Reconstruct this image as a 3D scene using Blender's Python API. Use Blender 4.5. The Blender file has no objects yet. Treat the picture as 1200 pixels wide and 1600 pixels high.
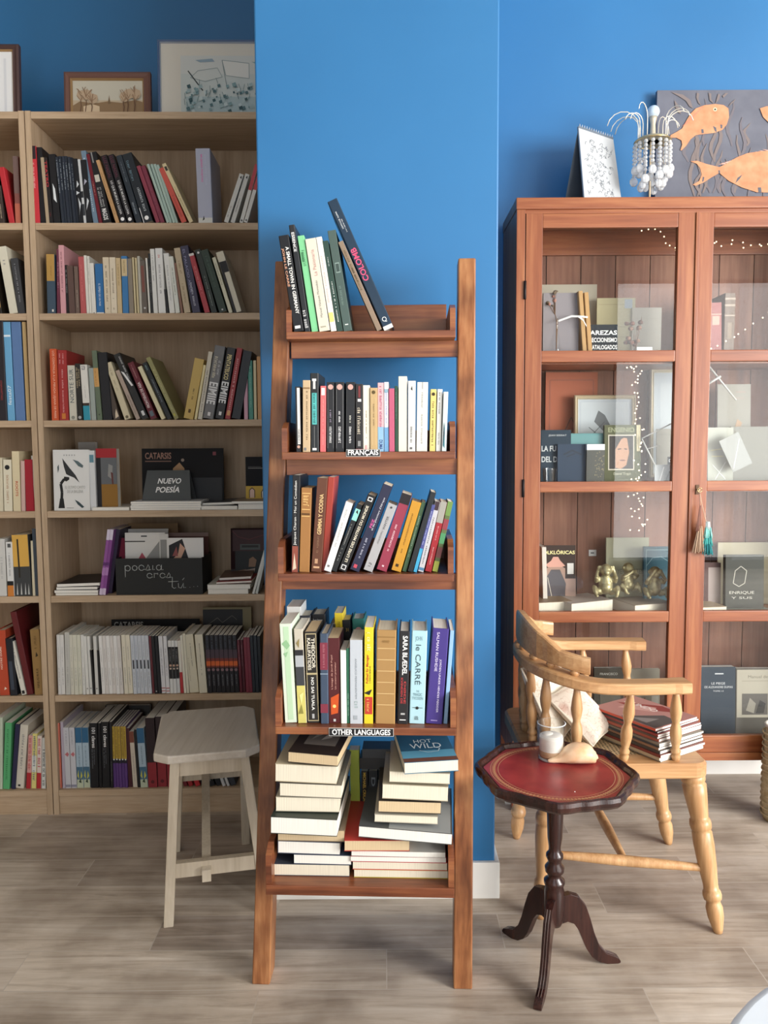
import bpy, bmesh, math, random
from mathutils import Vector, Matrix
random.seed(7)
S = bpy.context.scene
COL = S.collection
# ---------------------------------------------------------------- camera, world, lights, exposure
CAM_H, FPX = 1.18, 1220.0
ROLL, PITCH = 87/14800.0, math.atan(FPX/14800.0)
FW = Vector((0, math.cos(PITCH), -math.sin(PITCH))); _u = Vector((0, math.sin(PITCH), math.cos(PITCH))); _r = Vector((1, 0, 0))
RT = _r*math.cos(ROLL) - _u*math.sin(ROLL); UP = _r*math.sin(ROLL) + _u*math.cos(ROLL)
CP = Vector((0, 0, CAM_H))
cd = bpy.data.cameras.new('camera'); cam = bpy.data.objects.new('camera', cd); COL.objects.link(cam)
cam.matrix_world = Matrix(((RT.x, UP.x, -FW.x, 0), (RT.y, UP.y, -FW.y, 0), (RT.z, UP.z, -FW.z, CAM_H), (0, 0, 0, 1)))
cd.sensor_fit = 'VERTICAL'; cd.sensor_height = 36.0; cd.lens = FPX/1600*36; cd.clip_start = .02
S.camera = cam
S.view_settings.view_transform = 'Standard'; S.view_settings.look = 'None'; S.view_settings.gamma = 1
S.view_settings.use_curve_mapping = False
S.view_settings.exposure = 0.17
W = bpy.data.worlds.new('sky'); S.world = W; W.use_nodes = True
W.node_tree.nodes['Background'].inputs[0].default_value = (.80, .90, 1.0, 1)
W.node_tree.nodes['Background'].inputs[1].default_value = 1.2
def area(name, loc, target, sx, sy, power, col=(1, 1, 1)):
    d = bpy.data.lights.new(name, 'AREA'); d.shape = 'RECTANGLE'; d.size = sx; d.size_y = sy; d.energy = power; d.color = col
    o = bpy.data.objects.new(name, d); COL.objects.link(o); o.location = loc
    o.rotation_euler = (Vector(target)-Vector(loc)).to_track_quat('-Z', 'Y').to_euler(); return o
area('window_daylight', (3.3, -2.44, 1.40), (3.3, 2.0, 1.40), 2.25, 2.55, 100, (1.0, .985, .96))
area('added_side_light', (4.70, -1.15, 1.62), (0.0, 1.6, 1.3), 2.1, 2.1, 390, (1.0, .985, .96))  # added main light, set aside so the cabinet glass never reflects it
area('door_daylight', (-.5, -2.44, 1.45), (-.4, 2.0, 1.1), 1.9, 2.5, 15, (.95, .97, 1.0))

# ---------------------------------------------------------------- pixel -> point helpers (the camera is used as a measuring device)
def ray(x, y): return FW + RT*((x-600)/FPX) - UP*((y-800)/FPX)
def at(x, y, Y): d = ray(x, y); return CP + d*(Y/d.y)
def atz(x, y, z): d = ray(x, y); return CP + d*((z-CAM_H)/d.z)
class Frame:
    def __init__(s, ox, oy, yaw):
        s.o = Vector((ox, oy, 0)); s.yaw = yaw; s.m = Matrix.Translation(s.o) @ Matrix.Rotation(yaw, 4, 'Z'); s.i = s.m.inverted()
    def px(s, x, y, ly):      # local point of the pixel on the local plane y = ly
        c = s.i @ CP; d = s.i.to_3x3() @ ray(x, y); return c + d*((ly-c.y)/d.y)
    def w(s, lx, ly, lz): return s.m @ Vector((lx, ly, lz))

# ---------------------------------------------------------------- materials
def lin(h):
    if isinstance(h, (tuple, list)): return tuple(h)[:3]
    h = h.lstrip('#')
    if len(h) == 3: h = ''.join(c*2 for c in h)
    return tuple(((int(h[i:i+2], 16)/255 + .055)/1.055)**2.4 if int(h[i:i+2], 16) > 10 else int(h[i:i+2], 16)/255/12.92 for i in (0, 2, 4))
_mats = {}
def M(h, rough=.55, metal=0.0, spec=.4):
    k = (h, rough, metal, spec)
    if k in _mats: return _mats[k]
    m = bpy.data.materials.new('plain_'+str(h).strip('#')); m.use_nodes = True; b = m.node_tree.nodes['Principled BSDF']
    c = lin(h); b.inputs['Base Color'].default_value = (*c, 1); b.inputs['Roughness'].default_value = rough
    b.inputs['Metallic'].default_value = metal; b.inputs['Specular IOR Level'].default_value = spec
    _mats[k] = m; return m
def nodes(name):
    m = bpy.data.materials.new(name); m.use_nodes = True; nt = m.node_tree; return m, nt, nt.nodes['Principled BSDF'], nt.nodes.new, nt.links.new
def ramp(N, stops):
    r = N('ShaderNodeValToRGB'); e = r.color_ramp.elements
    while len(e) < len(stops): e.new(.5)
    for i, (p, c) in enumerate(stops): e[i].position = p; e[i].color = (*lin(c), 1)
    return r
def wood(name, c1, c2, c3, axis='z', scale=1.0, rough=.45, fine=1.0, blotch=0.0, bump=.03):
    m, nt, b, N, Lk = nodes(name)
    tc = N('ShaderNodeTexCoord'); mp = N('ShaderNodeMapping'); oi = N('ShaderNodeObjectInfo')
    add = N('ShaderNodeVectorMath'); add.operation = 'ADD'
    Lk(tc.outputs['Object'], add.inputs[0]); mul = N('ShaderNodeVectorMath'); mul.operation = 'SCALE'; mul.inputs[0].default_value = (7, 5, 3)
    Lk(oi.outputs['Random'], mul.inputs['Scale']); Lk(mul.outputs[0], add.inputs[1]); Lk(add.outputs[0], mp.inputs[0])
    s = {'x': (1.2, 22, 22), 'y': (22, 1.2, 22), 'z': (22, 22, 1.2)}[axis]
    mp.inputs['Scale'].default_value = tuple(v*scale for v in s)
    n1 = N('ShaderNodeTexNoise'); n1.inputs['Scale'].default_value = 1.3; n1.inputs['Detail'].default_value = 6; n1.inputs['Roughness'].default_value = .6; n1.inputs['Distortion'].default_value = .5
    n2 = N('ShaderNodeTexNoise'); n2.inputs['Scale'].default_value = 7*fine; n2.inputs['Detail'].default_value = 4
    Lk(mp.outputs[0], n1.inputs[0]); Lk(mp.outputs[0], n2.inputs[0])
    mx = N('ShaderNodeMath'); mx.operation = 'MULTIPLY_ADD'; mx.inputs[1].default_value = .35
    Lk(n2.outputs[0], mx.inputs[0]); m2 = N('ShaderNodeMath'); m2.operation = 'MULTIPLY'; m2.inputs[1].default_value = .68; Lk(n1.outputs[0], m2.inputs[0]); Lk(m2.outputs[0], mx.inputs[2])
    r = ramp(N, [(.34, c1), (.5, c2), (.66, c3)]); Lk(mx.outputs[0], r.inputs[0]); out = r.outputs[0]
    if blotch:
        n3 = N('ShaderNodeTexNoise'); n3.inputs['Scale'].default_value = 9; n3.inputs['Detail'].default_value = 2; Lk(add.outputs[0], n3.inputs[0])
        r3 = ramp(N, [(.42, '#ffffff'), (.66, '#7a5038')]); Lk(n3.outputs[0], r3.inputs[0])
        mm = N('ShaderNodeMix'); mm.data_type = 'RGBA'; mm.blend_type = 'MULTIPLY'; mm.inputs[0].default_value = blotch
        Lk(out, mm.inputs[6]); Lk(r3.outputs[0], mm.inputs[7]); out = mm.outputs[2]
    Lk(out, b.inputs['Base Color']); b.inputs['Roughness'].default_value = rough
    bp = N('ShaderNodeBump'); bp.inputs['Strength'].default_value = bump*4; bp.inputs['Distance'].default_value = .002; Lk(n2.outputs[0], bp.inputs['Height']); Lk(bp.outputs[0], b.inputs['Normal'])
    return m
def mottled(name, c1, c2, scale=6, rough=.6, bump=0, detail=5, metal=0):
    m, nt, b, N, Lk = nodes(name)
    tc = N('ShaderNodeTexCoord'); n1 = N('ShaderNodeTexNoise'); n1.inputs['Scale'].default_value = scale; n1.inputs['Detail'].default_value = detail
    Lk(tc.outputs['Object'], n1.inputs[0]); r = ramp(N, [(.3, c1), (.7, c2)]); Lk(n1.outputs[0], r.inputs[0]); Lk(r.outputs[0], b.inputs['Base Color'])
    b.inputs['Roughness'].default_value = rough; b.inputs['Metallic'].default_value = metal
    if bump:
        bp = N('ShaderNodeBump'); bp.inputs['Strength'].default_value = bump; bp.inputs['Distance'].default_value = .004; Lk(n1.outputs[0], bp.inputs['Height']); Lk(bp.outputs[0], b.inputs['Normal'])
    return m
def pages_mat(name, c1, c2):
    m, nt, b, N, Lk = nodes(name)
    tc = N('ShaderNodeTexCoord'); mp = N('ShaderNodeMapping'); mp.inputs['Scale'].default_value = (900, 6, 6); Lk(tc.outputs['Object'], mp.inputs[0])
    n1 = N('ShaderNodeTexNoise'); n1.inputs['Scale'].default_value = 1; n1.inputs['Detail'].default_value = 1; Lk(mp.outputs[0], n1.inputs[0])
    r = ramp(N, [(.3, c1), (.7, c2)]); Lk(n1.outputs[0], r.inputs[0]); Lk(r.outputs[0], b.inputs['Base Color']); b.inputs['Roughness'].default_value = .8; return m
def floor_mat():
    m, nt, b, N, Lk = nodes('floor_planks')
    tc = N('ShaderNodeTexCoord'); mp = N('ShaderNodeMapping'); mp.inputs['Location'].default_value = (FLOOR_OFF[0], FLOOR_OFF[1], 0); Lk(tc.outputs['Object'], mp.inputs[0])
    br = N('ShaderNodeTexBrick'); br.offset = .37; br.offset_frequency = 2; br.squash = 1
    br.inputs['Scale'].default_value = 1; br.inputs['Brick Width'].default_value = .92; br.inputs['Row Height'].default_value = FLOOR_ROW
    br.inputs['Mortar Size'].default_value = .0011; br.inputs['Mortar Smooth'].default_value = .1; br.inputs['Bias'].default_value = 0
    br.inputs['Color1'].default_value = (0, 0, 0, 1); br.inputs['Color2'].default_value = (1, 1, 1, 1); br.inputs['Mortar'].default_value = (.5, .5, .5, 1)
    Lk(mp.outputs[0], br.inputs[0])
    tone = ramp(N, [(0, '#a89a8c'), (.35, '#beb0a1'), (.7, '#c8bbab'), (1, '#b3a494')]); Lk(br.outputs['Color'], tone.inputs[0])
    m3 = N('ShaderNodeMapping'); m3.inputs['Scale'].default_value = (1.6, 26, 1); Lk(tc.outputs['Object'], m3.inputs[0])
    off = N('ShaderNodeVectorMath'); off.operation = 'MULTIPLY_ADD'; Lk(br.outputs['Color'], off.inputs[0]); off.inputs[1].default_value = (9, 9, 9); Lk(m3.outputs[0], off.inputs[2])
    n1 = N('ShaderNodeTexNoise'); n1.inputs['Scale'].default_value = 1.6; n1.inputs['Detail'].default_value = 7; n1.inputs['Roughness'].default_value = .65; n1.inputs['Distortion'].default_value = .6; Lk(off.outputs[0], n1.inputs[0])
    g = ramp(N, [(.32, '#9a8c80'), (.5, '#ddd6cd'), (.68, '#ffffff')]); Lk(n1.outputs[0], g.inputs[0])
    mm = N('ShaderNodeMix'); mm.data_type = 'RGBA'; mm.blend_type = 'MULTIPLY'; mm.inputs[0].default_value = .8; Lk(tone.outputs[0], mm.inputs[6]); Lk(g.outputs[0], mm.inputs[7])
    n2 = N('ShaderNodeTexNoise'); n2.inputs['Scale'].default_value = 3.2; n2.inputs['Detail'].default_value = 4; Lk(tc.outputs['Object'], n2.inputs[0])
    g2 = ramp(N, [(.35, '#b5aca4'), (.6, '#ffffff')]); Lk(n2.outputs[0], g2.inputs[0])
    m4 = N('ShaderNodeMix'); m4.data_type = 'RGBA'; m4.blend_type = 'MULTIPLY'; m4.inputs[0].default_value = .5; Lk(mm.outputs[2], m4.inputs[6]); Lk(g2.outputs[0], m4.inputs[7])
    m5 = N('ShaderNodeMix'); m5.data_type = 'RGBA'; Lk(br.outputs['Fac'], m5.inputs[0]); Lk(m4.outputs[2], m5.inputs[6]); m5.inputs[7].default_value = (*lin('#8d8278'), 1)
    Lk(m5.outputs[2], b.inputs['Base Color']); b.inputs['Roughness'].default_value = .42; b.inputs['Specular IOR Level'].default_value = .35
    bp = N('ShaderNodeBump'); bp.inputs['Strength'].default_value = .25; bp.inputs['Distance'].default_value = .002; bp.invert = True; Lk(br.outputs['Fac'], bp.inputs['Height']); Lk(bp.outputs[0], b.inputs['Normal'])
    return m
FLOOR_ROW = .147; FLOOR_OFF = (0, 0)
def glass_mat(name, tint=(1, 1, 1), refl=.06, rough=.0, ior=1.5):
    m = bpy.data.materials.new(name); m.use_nodes = True; nt = m.node_tree; nt.nodes.remove(nt.nodes['Principled BSDF']); out = nt.nodes['Material Output']
    tr = nt.nodes.new('ShaderNodeBsdfTransparent'); tr.inputs[0].default_value = (*tint, 1); gl = nt.nodes.new('ShaderNodeBsdfGlossy'); gl.inputs['Roughness'].default_value = rough
    mx = nt.nodes.new('ShaderNodeMixShader'); lw = nt.nodes.new('ShaderNodeLayerWeight'); lw.inputs[0].default_value = .5; pw = nt.nodes.new('ShaderNodeMath'); pw.operation = 'POWER'; pw.inputs[1].default_value = 4.5; nt.links.new(lw.outputs['Facing'], pw.inputs[0])
    ad = nt.nodes.new('ShaderNodeMath'); ad.operation = 'ADD'; ad.inputs[1].default_value = refl; ad.use_clamp = True
    nt.links.new(pw.outputs[0], ad.inputs[0]); nt.links.new(ad.outputs[0], mx.inputs[0]); nt.links.new(tr.outputs[0], mx.inputs[1]); nt.links.new(gl.outputs[0], mx.inputs[2]); nt.links.new(mx.outputs[0], out.inputs[0]); return m
def emit_mat(name, col, s):
    m, nt, b, N, Lk = nodes(name); b.inputs['Emission Color'].default_value = (*lin(col), 1); b.inputs['Emission Strength'].default_value = s; return m

# ---------------------------------------------------------------- mesh builder
_txt = {}
def text_geo(s, bold=False):
    k = (s, bold)
    if k in _txt: return _txt[k]
    cu = bpy.data.curves.new('t', 'FONT'); cu.body = s; cu.resolution_u = 3; cu.fill_mode = 'FRONT'
    if bold: cu.offset = .022
    o = bpy.data.objects.new('t', cu); COL.objects.link(o); bpy.context.view_layer.update()
    me = o.evaluated_get(bpy.context.evaluated_depsgraph_get()).to_mesh()
    vs = [v.co.copy() for v in me.vertices]; fs = [tuple(p.vertices) for p in me.polygons]
    bpy.data.objects.remove(o); bpy.data.curves.remove(cu)
    if not vs: _txt[k] = ([], []); return _txt[k]
    x0 = min(v.x for v in vs); x1 = max(v.x for v in vs); y0 = min(v.y for v in vs); y1 = max(v.y for v in vs)
    vs = [((v.x-x0)/(x1-x0), (v.y-y0)/(y1-y0)) for v in vs]; _txt[k] = (vs, fs); return _txt[k]
def V(*a): return Vector(a)
class MB:
    def __init__(s): s.v = []; s.f = []; s.m = []; s.ms = []; s.sm = []
    def mi(s, m):
        if m not in s.ms: s.ms.append(m)
        return s.ms.index(m)
    def add(s, vs, fs, m, smooth=False):
        n = len(s.v); s.v += [Vector(v) for v in vs]; i = s.mi(m)
        for f in fs: s.f.append(tuple(n+k for k in f)); s.m.append(i); s.sm.append(smooth)
        return s
    def box(s, x0, x1, y0, y1, z0, z1, m, T=None, b=0.0):
        if b > 0:
            bm = bmesh.new(); vs = [bm.verts.new(p) for p in ((x0, y0, z0), (x1, y0, z0), (x1, y1, z0), (x0, y1, z0), (x0, y0, z1), (x1, y0, z1), (x1, y1, z1), (x0, y1, z1))]
            for f in ((3, 2, 1, 0), (4, 5, 6, 7), (0, 1, 5, 4), (1, 2, 6, 5), (2, 3, 7, 6), (3, 0, 4, 7)): bm.faces.new([vs[k] for k in f])
            bmesh.ops.bevel(bm, geom=bm.edges[:], offset=b, segments=2, profile=.7, affect='EDGES', clamp_overlap=True)
            bm.verts.index_update(); pts = [v.co.copy() for v in bm.verts]; fs = [tuple(v.index for v in f.verts) for f in bm.faces]; bm.free()
        else:
            pts = [V(x0, y0, z0), V(x1, y0, z0), V(x1, y1, z0), V(x0, y1, z0), V(x0, y0, z1), V(x1, y0, z1), V(x1, y1, z1), V(x0, y1, z1)]
            fs = [(3, 2, 1, 0), (4, 5, 6, 7), (0, 1, 5, 4), (1, 2, 6, 5), (2, 3, 7, 6), (3, 0, 4, 7)]
        if T is not None: pts = [T @ p for p in pts]
        return s.add(pts, fs, m)
    def prism(s, bot, top, m):      # two matching rings
        n = len(bot); vs = list(bot)+list(top); fs = [tuple(range(n-1, -1, -1)), tuple(range(n, 2*n))]+[(i, (i+1) % n, n+(i+1) % n, n+i) for i in range(n)]
        return s.add(vs, fs, m)
    def tube(s, pts, r, m, seg=8, closed=False):
        pts = [Vector(p) for p in pts]; n = len(pts); rs = r if isinstance(r, (list, tuple)) else [r]*n; vs = []; fs = []
        ref = None
        for i, p in enumerate(pts):
            a = pts[(i-1) % n] if (i or closed) else p; b = pts[(i+1) % n] if (i < n-1 or closed) else p
            t = (b-a).normalized() if (b-a).length > 1e-9 else V(0, 0, 1)
            if ref is None: ref = t.orthogonal().normalized()
            ref = (ref - t*ref.dot(t)); ref = ref.normalized() if ref.length > 1e-6 else t.orthogonal().normalized(); q = t.cross(ref)
            for k in range(seg): an = 2*math.pi*k/seg; vs.append(p+(ref*math.cos(an)+q*math.sin(an))*rs[i])
        for i in range(n-1 if not closed else n):
            for k in range(seg): a = i*seg+k; b = i*seg+(k+1) % seg; j = ((i+1) % n)*seg; fs.append((a, b, j+(k+1) % seg, j+k))
        s.add(vs, fs, m, True)
        if not closed: s.f.append(tuple(len(s.v)-len(vs)+k for k in range(seg-1, -1, -1))); s.m.append(s.mi(m)); s.sm.append(False); s.f.append(tuple(len(s.v)-seg+k for k in range(seg))); s.m.append(s.mi(m)); s.sm.append(False)
        return s
    def lathe(s, p0, p1, prof, m, seg=16, caps=True):   # prof: (t along, radius)
        p0 = Vector(p0); p1 = Vector(p1); return s.tube_r(p0, p1, prof, m, seg, caps)
    def tube_r(s, p0, p1, prof, m, seg, caps=True):
        ax = p1-p0; t = ax.normalized(); a = t.orthogonal().normalized(); b = t.cross(a); vs = []; fs = []
        for (u, r) in prof:
            for k in range(seg): an = 2*math.pi*k/seg; vs.append(p0+ax*u+(a*math.cos(an)+b*math.sin(an))*max(r, 1e-5))
        n = len(prof)
        for i in range(n-1):
            for k in range(seg): q = (k+1) % seg; fs.append((i*seg+k, i*seg+q, (i+1)*seg+q, (i+1)*seg+k))
        s.add(vs, fs, m, True); o = len(s.v)-len(vs)
        for f in ((tuple(o+k for k in range(seg-1, -1, -1)), tuple(o+(n-1)*seg+k for k in range(seg))) if caps else ()): s.f.append(f); s.m.append(s.mi(m)); s.sm.append(False)
        return s
    def sweep(s, pts, hw, m, up=(0, 0, 1), rnd=.25, caps=True):   # pts: centre points; hw: list of (width, height)
        pts = [Vector(p) for p in pts]; n = len(pts); up = Vector(up); vs = []; fs = []; K = 12
        for i, p in enumerate(pts):
            t = (pts[min(i+1, n-1)]-pts[max(i-1, 0)]).normalized(); sd = t.cross(up).normalized(); w, h = hw[i] if isinstance(hw, list) else hw
            for k in range(K):
                a = 2*math.pi*(k+.5)/K; c, q = math.cos(a), math.sin(a); e = 2/(2+6*(1-rnd))
                vs.append(p+sd*(math.copysign(abs(c)**e, c)*w/2)+up*(math.copysign(abs(q)**e, q)*h/2))
        for i in range(n-1):
            for k in range(K): q = (k+1) % K; fs.append((i*K+k, i*K+q, (i+1)*K+q, (i+1)*K+k))
        s.add(vs, fs, m, False)
        o = len(s.v)-len(vs)
        for f in (tuple(o+k for k in range(K-1, -1, -1)), tuple(o+(n-1)*K+k for k in range(K))): s.f.append(f); s.m.append(s.mi(m)); s.sm.append(False)
        return s
    def ball(s, c, r, m, seg=12, T=None):
        c = Vector(c); r = r if isinstance(r, (tuple, list)) else (r, r, r); vs = []; fs = []; R = max(4, seg//2+1)
        for i in range(R+1):
            th = math.pi*i/R
            for k in range(seg):
                an = 2*math.pi*k/seg; p = V(math.sin(th)*math.cos(an)*r[0], math.sin(th)*math.sin(an)*r[1], math.cos(th)*r[2])
                vs.append(c+(T @ p if T is not None else p))
        for i in range(R):
            for k in range(seg): q = (k+1) % seg; fs.append((i*seg+k, (i+1)*seg+k, (i+1)*seg+q, i*seg+q))
        return s.add(vs, fs, m, True)
    def poly(s, o, r, u, pts, m, lift=0.0):       # flat polygon on the plane (o, right r, up u), lifted along the normal r x u
        o = Vector(o); r = Vector(r); u = Vector(u); nrm = r.cross(u).normalized()*lift
        return s.add([o+r*a+u*b+nrm for a, b in pts], [tuple(range(len(pts)))], m)
    def text(s, t, o, r, u, w, h, m, lift=.0003, bold=False):
        vs, fs = text_geo(t, bold); o = Vector(o); r = Vector(r); u = Vector(u); nrm = r.cross(u).normalized()*lift
        return s.add([o+r*(a*w)+u*(b*h)+nrm for a, b in vs], fs, m)
    def scrib(s, o, r, u, w, h, m, lift=.0003, n=None, words=True, rnd=random):   # unreadable fine print as small separate strokes
        o = Vector(o); r = Vector(r); u = Vector(u); nrm = r.cross(u).normalized()*lift
        n = n or max(4, min(26, int(w/max(h*.62, 1e-4)))); cw = w/n
        for i in range(n):
            if words and rnd.random() < .13: continue
            a = i*cw; b = a+cw*(.5+.25*rnd.random()); y1 = h*(.72+.28*rnd.random())
            st = cw*.26; q = rnd.random()
            rs = [(a, a+st, 0, y1)]
            if q < .6: rs.append((b-st, b, 0, h*.72))
            if q > .3: rs.append((a, b, y1-h*.2, y1))
            if q > .75: rs.append((a, b, 0, h*.18))
            for (a0, a1, y0, y2) in rs: s.add([o+r*a0+u*y0+nrm, o+r*a1+u*y0+nrm, o+r*a1+u*y2+nrm, o+r*a0+u*y2+nrm], [(0, 1, 2, 3)], m)
        return s
    def build(s, name, parent=None, label=None, T=None, mods=None):
        me = bpy.data.meshes.new(name); vs = s.v
        if T is None and parent is not None and 'RM' in globals() and parent.name in RM: T = RM[parent.name]
        if T is not None: vs = [T @ v for v in vs]
        me.from_pydata([tuple(v) for v in vs], [], s.f)
        for m in s.ms: me.materials.append(m)
        me.polygons.foreach_set('material_index', s.m); me.polygons.foreach_set('use_smooth', s.sm); me.update()
        o = bpy.data.objects.new(name, me); COL.objects.link(o)
        if parent is not None:
            o.parent = parent
            if parent.name in RM: RM[o.name] = RM[parent.name]
        if label: o['label'] = label
        return o
RM = {}
def thing(name, label, cat, loc=(0, 0, 0), rot=(0, 0, 0), group=None):
    o = bpy.data.objects.new(name, None); COL.objects.link(o); o.location = loc; o.rotation_euler = rot; o.empty_display_size = .05
    o['label'] = label; o['category'] = cat
    if group: o['group'] = group
    from mathutils import Euler
    RM[o.name] = (Matrix.Translation(loc) @ Euler(rot).to_matrix().to_4x4()).inverted(); return o



def tag(o, label, cat, group=None):
    o['label'] = label; o['category'] = cat
    if group: o['group'] = group
    return o
def struct(mb, name):
    o = mb.build(name); o['kind'] = 'structure'; return o
def bevel(o, w=.002, seg=2):
    md = o.modifiers.new('soft_edges', 'BEVEL'); md.width = w; md.segments = seg; md.limit_method = 'ANGLE'; md.angle_limit = math.radians(40); return o
def parts(root, name, *boxes, mat=None, T=None, bev=0): pass
def floor_mat():
    m, nt, b, N, Lk = nodes('floor_planks')
    def mth(op, a, bb=None, c=None):
        n = N('ShaderNodeMath'); n.operation = op
        for i, v in enumerate((a, bb, c)):
            if v is None: continue
            if isinstance(v, (int, float)): n.inputs[i].default_value = v
            else: Lk(v, n.inputs[i])
        return n.outputs[0]
    tc = N('ShaderNodeTexCoord'); sp = N('ShaderNodeSeparateXYZ'); Lk(tc.outputs['Object'], sp.inputs[0])
    vy = mth('DIVIDE', mth('SUBTRACT', sp.outputs[1], 1.478), .137); row = mth('FLOOR', vy); fy = mth('SUBTRACT', vy, row)
    vx = mth('DIVIDE', mth('SUBTRACT', mth('SUBTRACT', sp.outputs[0], .56), mth('MULTIPLY', row, .28)), .84); cx = mth('FLOOR', vx); fx = mth('SUBTRACT', vx, cx)
    ey = mth('MULTIPLY', mth('MINIMUM', fy, mth('SUBTRACT', 1.0, fy)), .137); ex = mth('MULTIPLY', mth('MINIMUM', fx, mth('SUBTRACT', 1.0, fx)), .84)
    edge = mth('MINIMUM', ex, ey); gap = mth('LESS_THAN', edge, .0013)
    cb = N('ShaderNodeCombineXYZ'); Lk(cx, cb.inputs[0]); Lk(row, cb.inputs[1]); wn = N('ShaderNodeTexWhiteNoise'); wn.noise_dimensions = '3D'; Lk(cb.outputs[0], wn.inputs[0])
    tone = ramp(N, [(0, '#aea298'), (.3, '#c9beb2'), (.65, '#d8cdc0'), (1, '#bcb0a4')]); Lk(wn.outputs['Value'], tone.inputs[0])
    m3 = N('ShaderNodeMapping'); m3.inputs['Scale'].default_value = (1.5, 20, 1); Lk(tc.outputs['Object'], m3.inputs[0])
    off = N('ShaderNodeVectorMath'); off.operation = 'MULTIPLY_ADD'; Lk(wn.outputs['Color'], off.inputs[0]); off.inputs[1].default_value = (9, 9, 9); Lk(m3.outputs[0], off.inputs[2])
    n1 = N('ShaderNodeTexNoise'); n1.inputs['Scale'].default_value = 1.7; n1.inputs['Detail'].default_value = 8; n1.inputs['Roughness'].default_value = .68; n1.inputs['Distortion'].default_value = .7; Lk(off.outputs[0], n1.inputs[0])
    g = ramp(N, [(.3, '#a3978c'), (.48, '#e0d9d1'), (.7, '#ffffff')]); Lk(n1.outputs[0], g.inputs[0])
    mm = N('ShaderNodeMix'); mm.data_type = 'RGBA'; mm.blend_type = 'MULTIPLY'; mm.inputs[0].default_value = .75; Lk(tone.outputs[0], mm.inputs[6]); Lk(g.outputs[0], mm.inputs[7])
    n2 = N('ShaderNodeTexNoise'); n2.inputs['Scale'].default_value = 4; n2.inputs['Detail'].default_value = 5; Lk(off.outputs[0], n2.inputs[0]); n2b = N('ShaderNodeTexNoise'); n2b.inputs['Scale'].default_value = 5; n2b.inputs['Detail'].default_value = 5; Lk(tc.outputs['Object'], n2b.inputs[0])
    g2 = ramp(N, [(.36, '#a39a92'), (.58, '#ffffff')]); Lk(n2b.outputs[0], g2.inputs[0])
    m4 = N('ShaderNodeMix'); m4.data_type = 'RGBA'; m4.blend_type = 'MULTIPLY'; m4.inputs[0].default_value = .5; Lk(mm.outputs[2], m4.inputs[6]); Lk(g2.outputs[0], m4.inputs[7])
    m5 = N('ShaderNodeMix'); m5.data_type = 'RGBA'; Lk(gap, m5.inputs[0]); Lk(m4.outputs[2], m5.inputs[6]); m5.inputs[7].default_value = (*lin('#b5aa9e'), 1)
    Lk(m5.outputs[2], b.inputs['Base Color']); b.inputs['Roughness'].default_value = .42; b.inputs['Specular IOR Level'].default_value = .3
    bp = N('ShaderNodeBump'); bp.inputs['Strength'].default_value = .3; bp.inputs['Distance'].default_value = .001; Lk(n1.outputs[0], bp.inputs['Height']); Lk(bp.outputs[0], b.inputs['Normal'])
    return m
# ---------------------------------------------------------------- named materials
M_BLUE = mottled('blue_wall_paint', '#286b9f', '#2d71a6', 2.5, .42, .05, 8)
M_PALE = M('#a59c90', .8); M_CEIL = M('#cfccc4', .8); M_SKIRT = M('#e9e7e2', .5)
M_OAK = wood('pale_oak_laminate', '#a58c70', '#b59c80', '#c1a98e', 'z', 1.6, .55, 1.2, 0, .01)
M_OAKH = wood('pale_oak_laminate_long', '#a58c70', '#b59c80', '#c1a98e', 'x', 1.6, .55, 1.2, 0, .01)
M_OAKB = wood('pale_oak_backing', '#9d8468', '#ab9276', '#b79e82', 'z', 1.0, .6, 1, 0, .01)
M_LAD = wood('stained_ladder_wood', '#6e4022', '#96603a', '#b07d52', 'z', .9, .38, 1, .55, .03)
M_LADH = wood('stained_ladder_wood_long', '#5a301e', '#80492e', '#a16840', 'x', .9, .34, 1, .35, .03)
M_CAB = wood('honey_cabinet_wood', '#753a1d', '#8d4e2d', '#a56840', 'z', .8, .38, .8, 0, .02)
M_CABH = wood('honey_cabinet_wood_long', '#753a1d', '#8d4e2d', '#a56840', 'x', .8, .38, .8, 0, .02)
M_CABB = wood('old_cabinet_boards', '#643a28', '#7e4f3a', '#92644c', 'z', .7, .6, .8, .2, .02)
M_CABD = M('#2a2226', .6)
M_CHR = wood('blond_chair_wood', '#a87a50', '#bd9164', '#cda67a', 'x', 1.3, .36, 1, 0, .015)
M_CHRZ = wood('blond_chair_wood_upright', '#a87a50', '#bd9164', '#cda67a', 'z', 1.3, .36, 1, 0, .015)
M_STL = wood('whitewashed_stool_wood', '#b3a48e', '#c4b6a1', '#cfc2ae', 'z', 1.0, .5, 1, 0, .01)
M_STLT = wood('whitewashed_stool_seat', '#b9aea0', '#c5bbae', '#cec5b9', 'y', .8, .45, 1, 0, .01)
M_MAHO = wood('dark_mahogany', '#1c0f0e', '#2d1815', '#40241e', 'z', 1, .25, 1, 0, .01)
M_GLASS = glass_mat('cabinet_glass', (.97, .98, .98), .020)
M_CLEAR = glass_mat('clear_glass', (.97, .98, .98), .04)
M_PAGE = pages_mat('book_pages', '#cfc6b2', '#e6deca'); M_PAGEW = pages_mat('white_book_pages', '#dcd8cf', '#efece4')
M_PAGET = pages_mat('tan_book_pages', '#bfa783', '#d3bd98')
M_WHITE = M('#e8e6e2', .6); M_BLACK = M('#151517', .5); M_INK = M('#222024', .7)
M_GOLD = mottled('old_gold_resin', '#857a55', '#bfb48a', 70, .42, .35, 6, .55)
M_BRASS = M('#c9b184', .3, .9)

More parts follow.
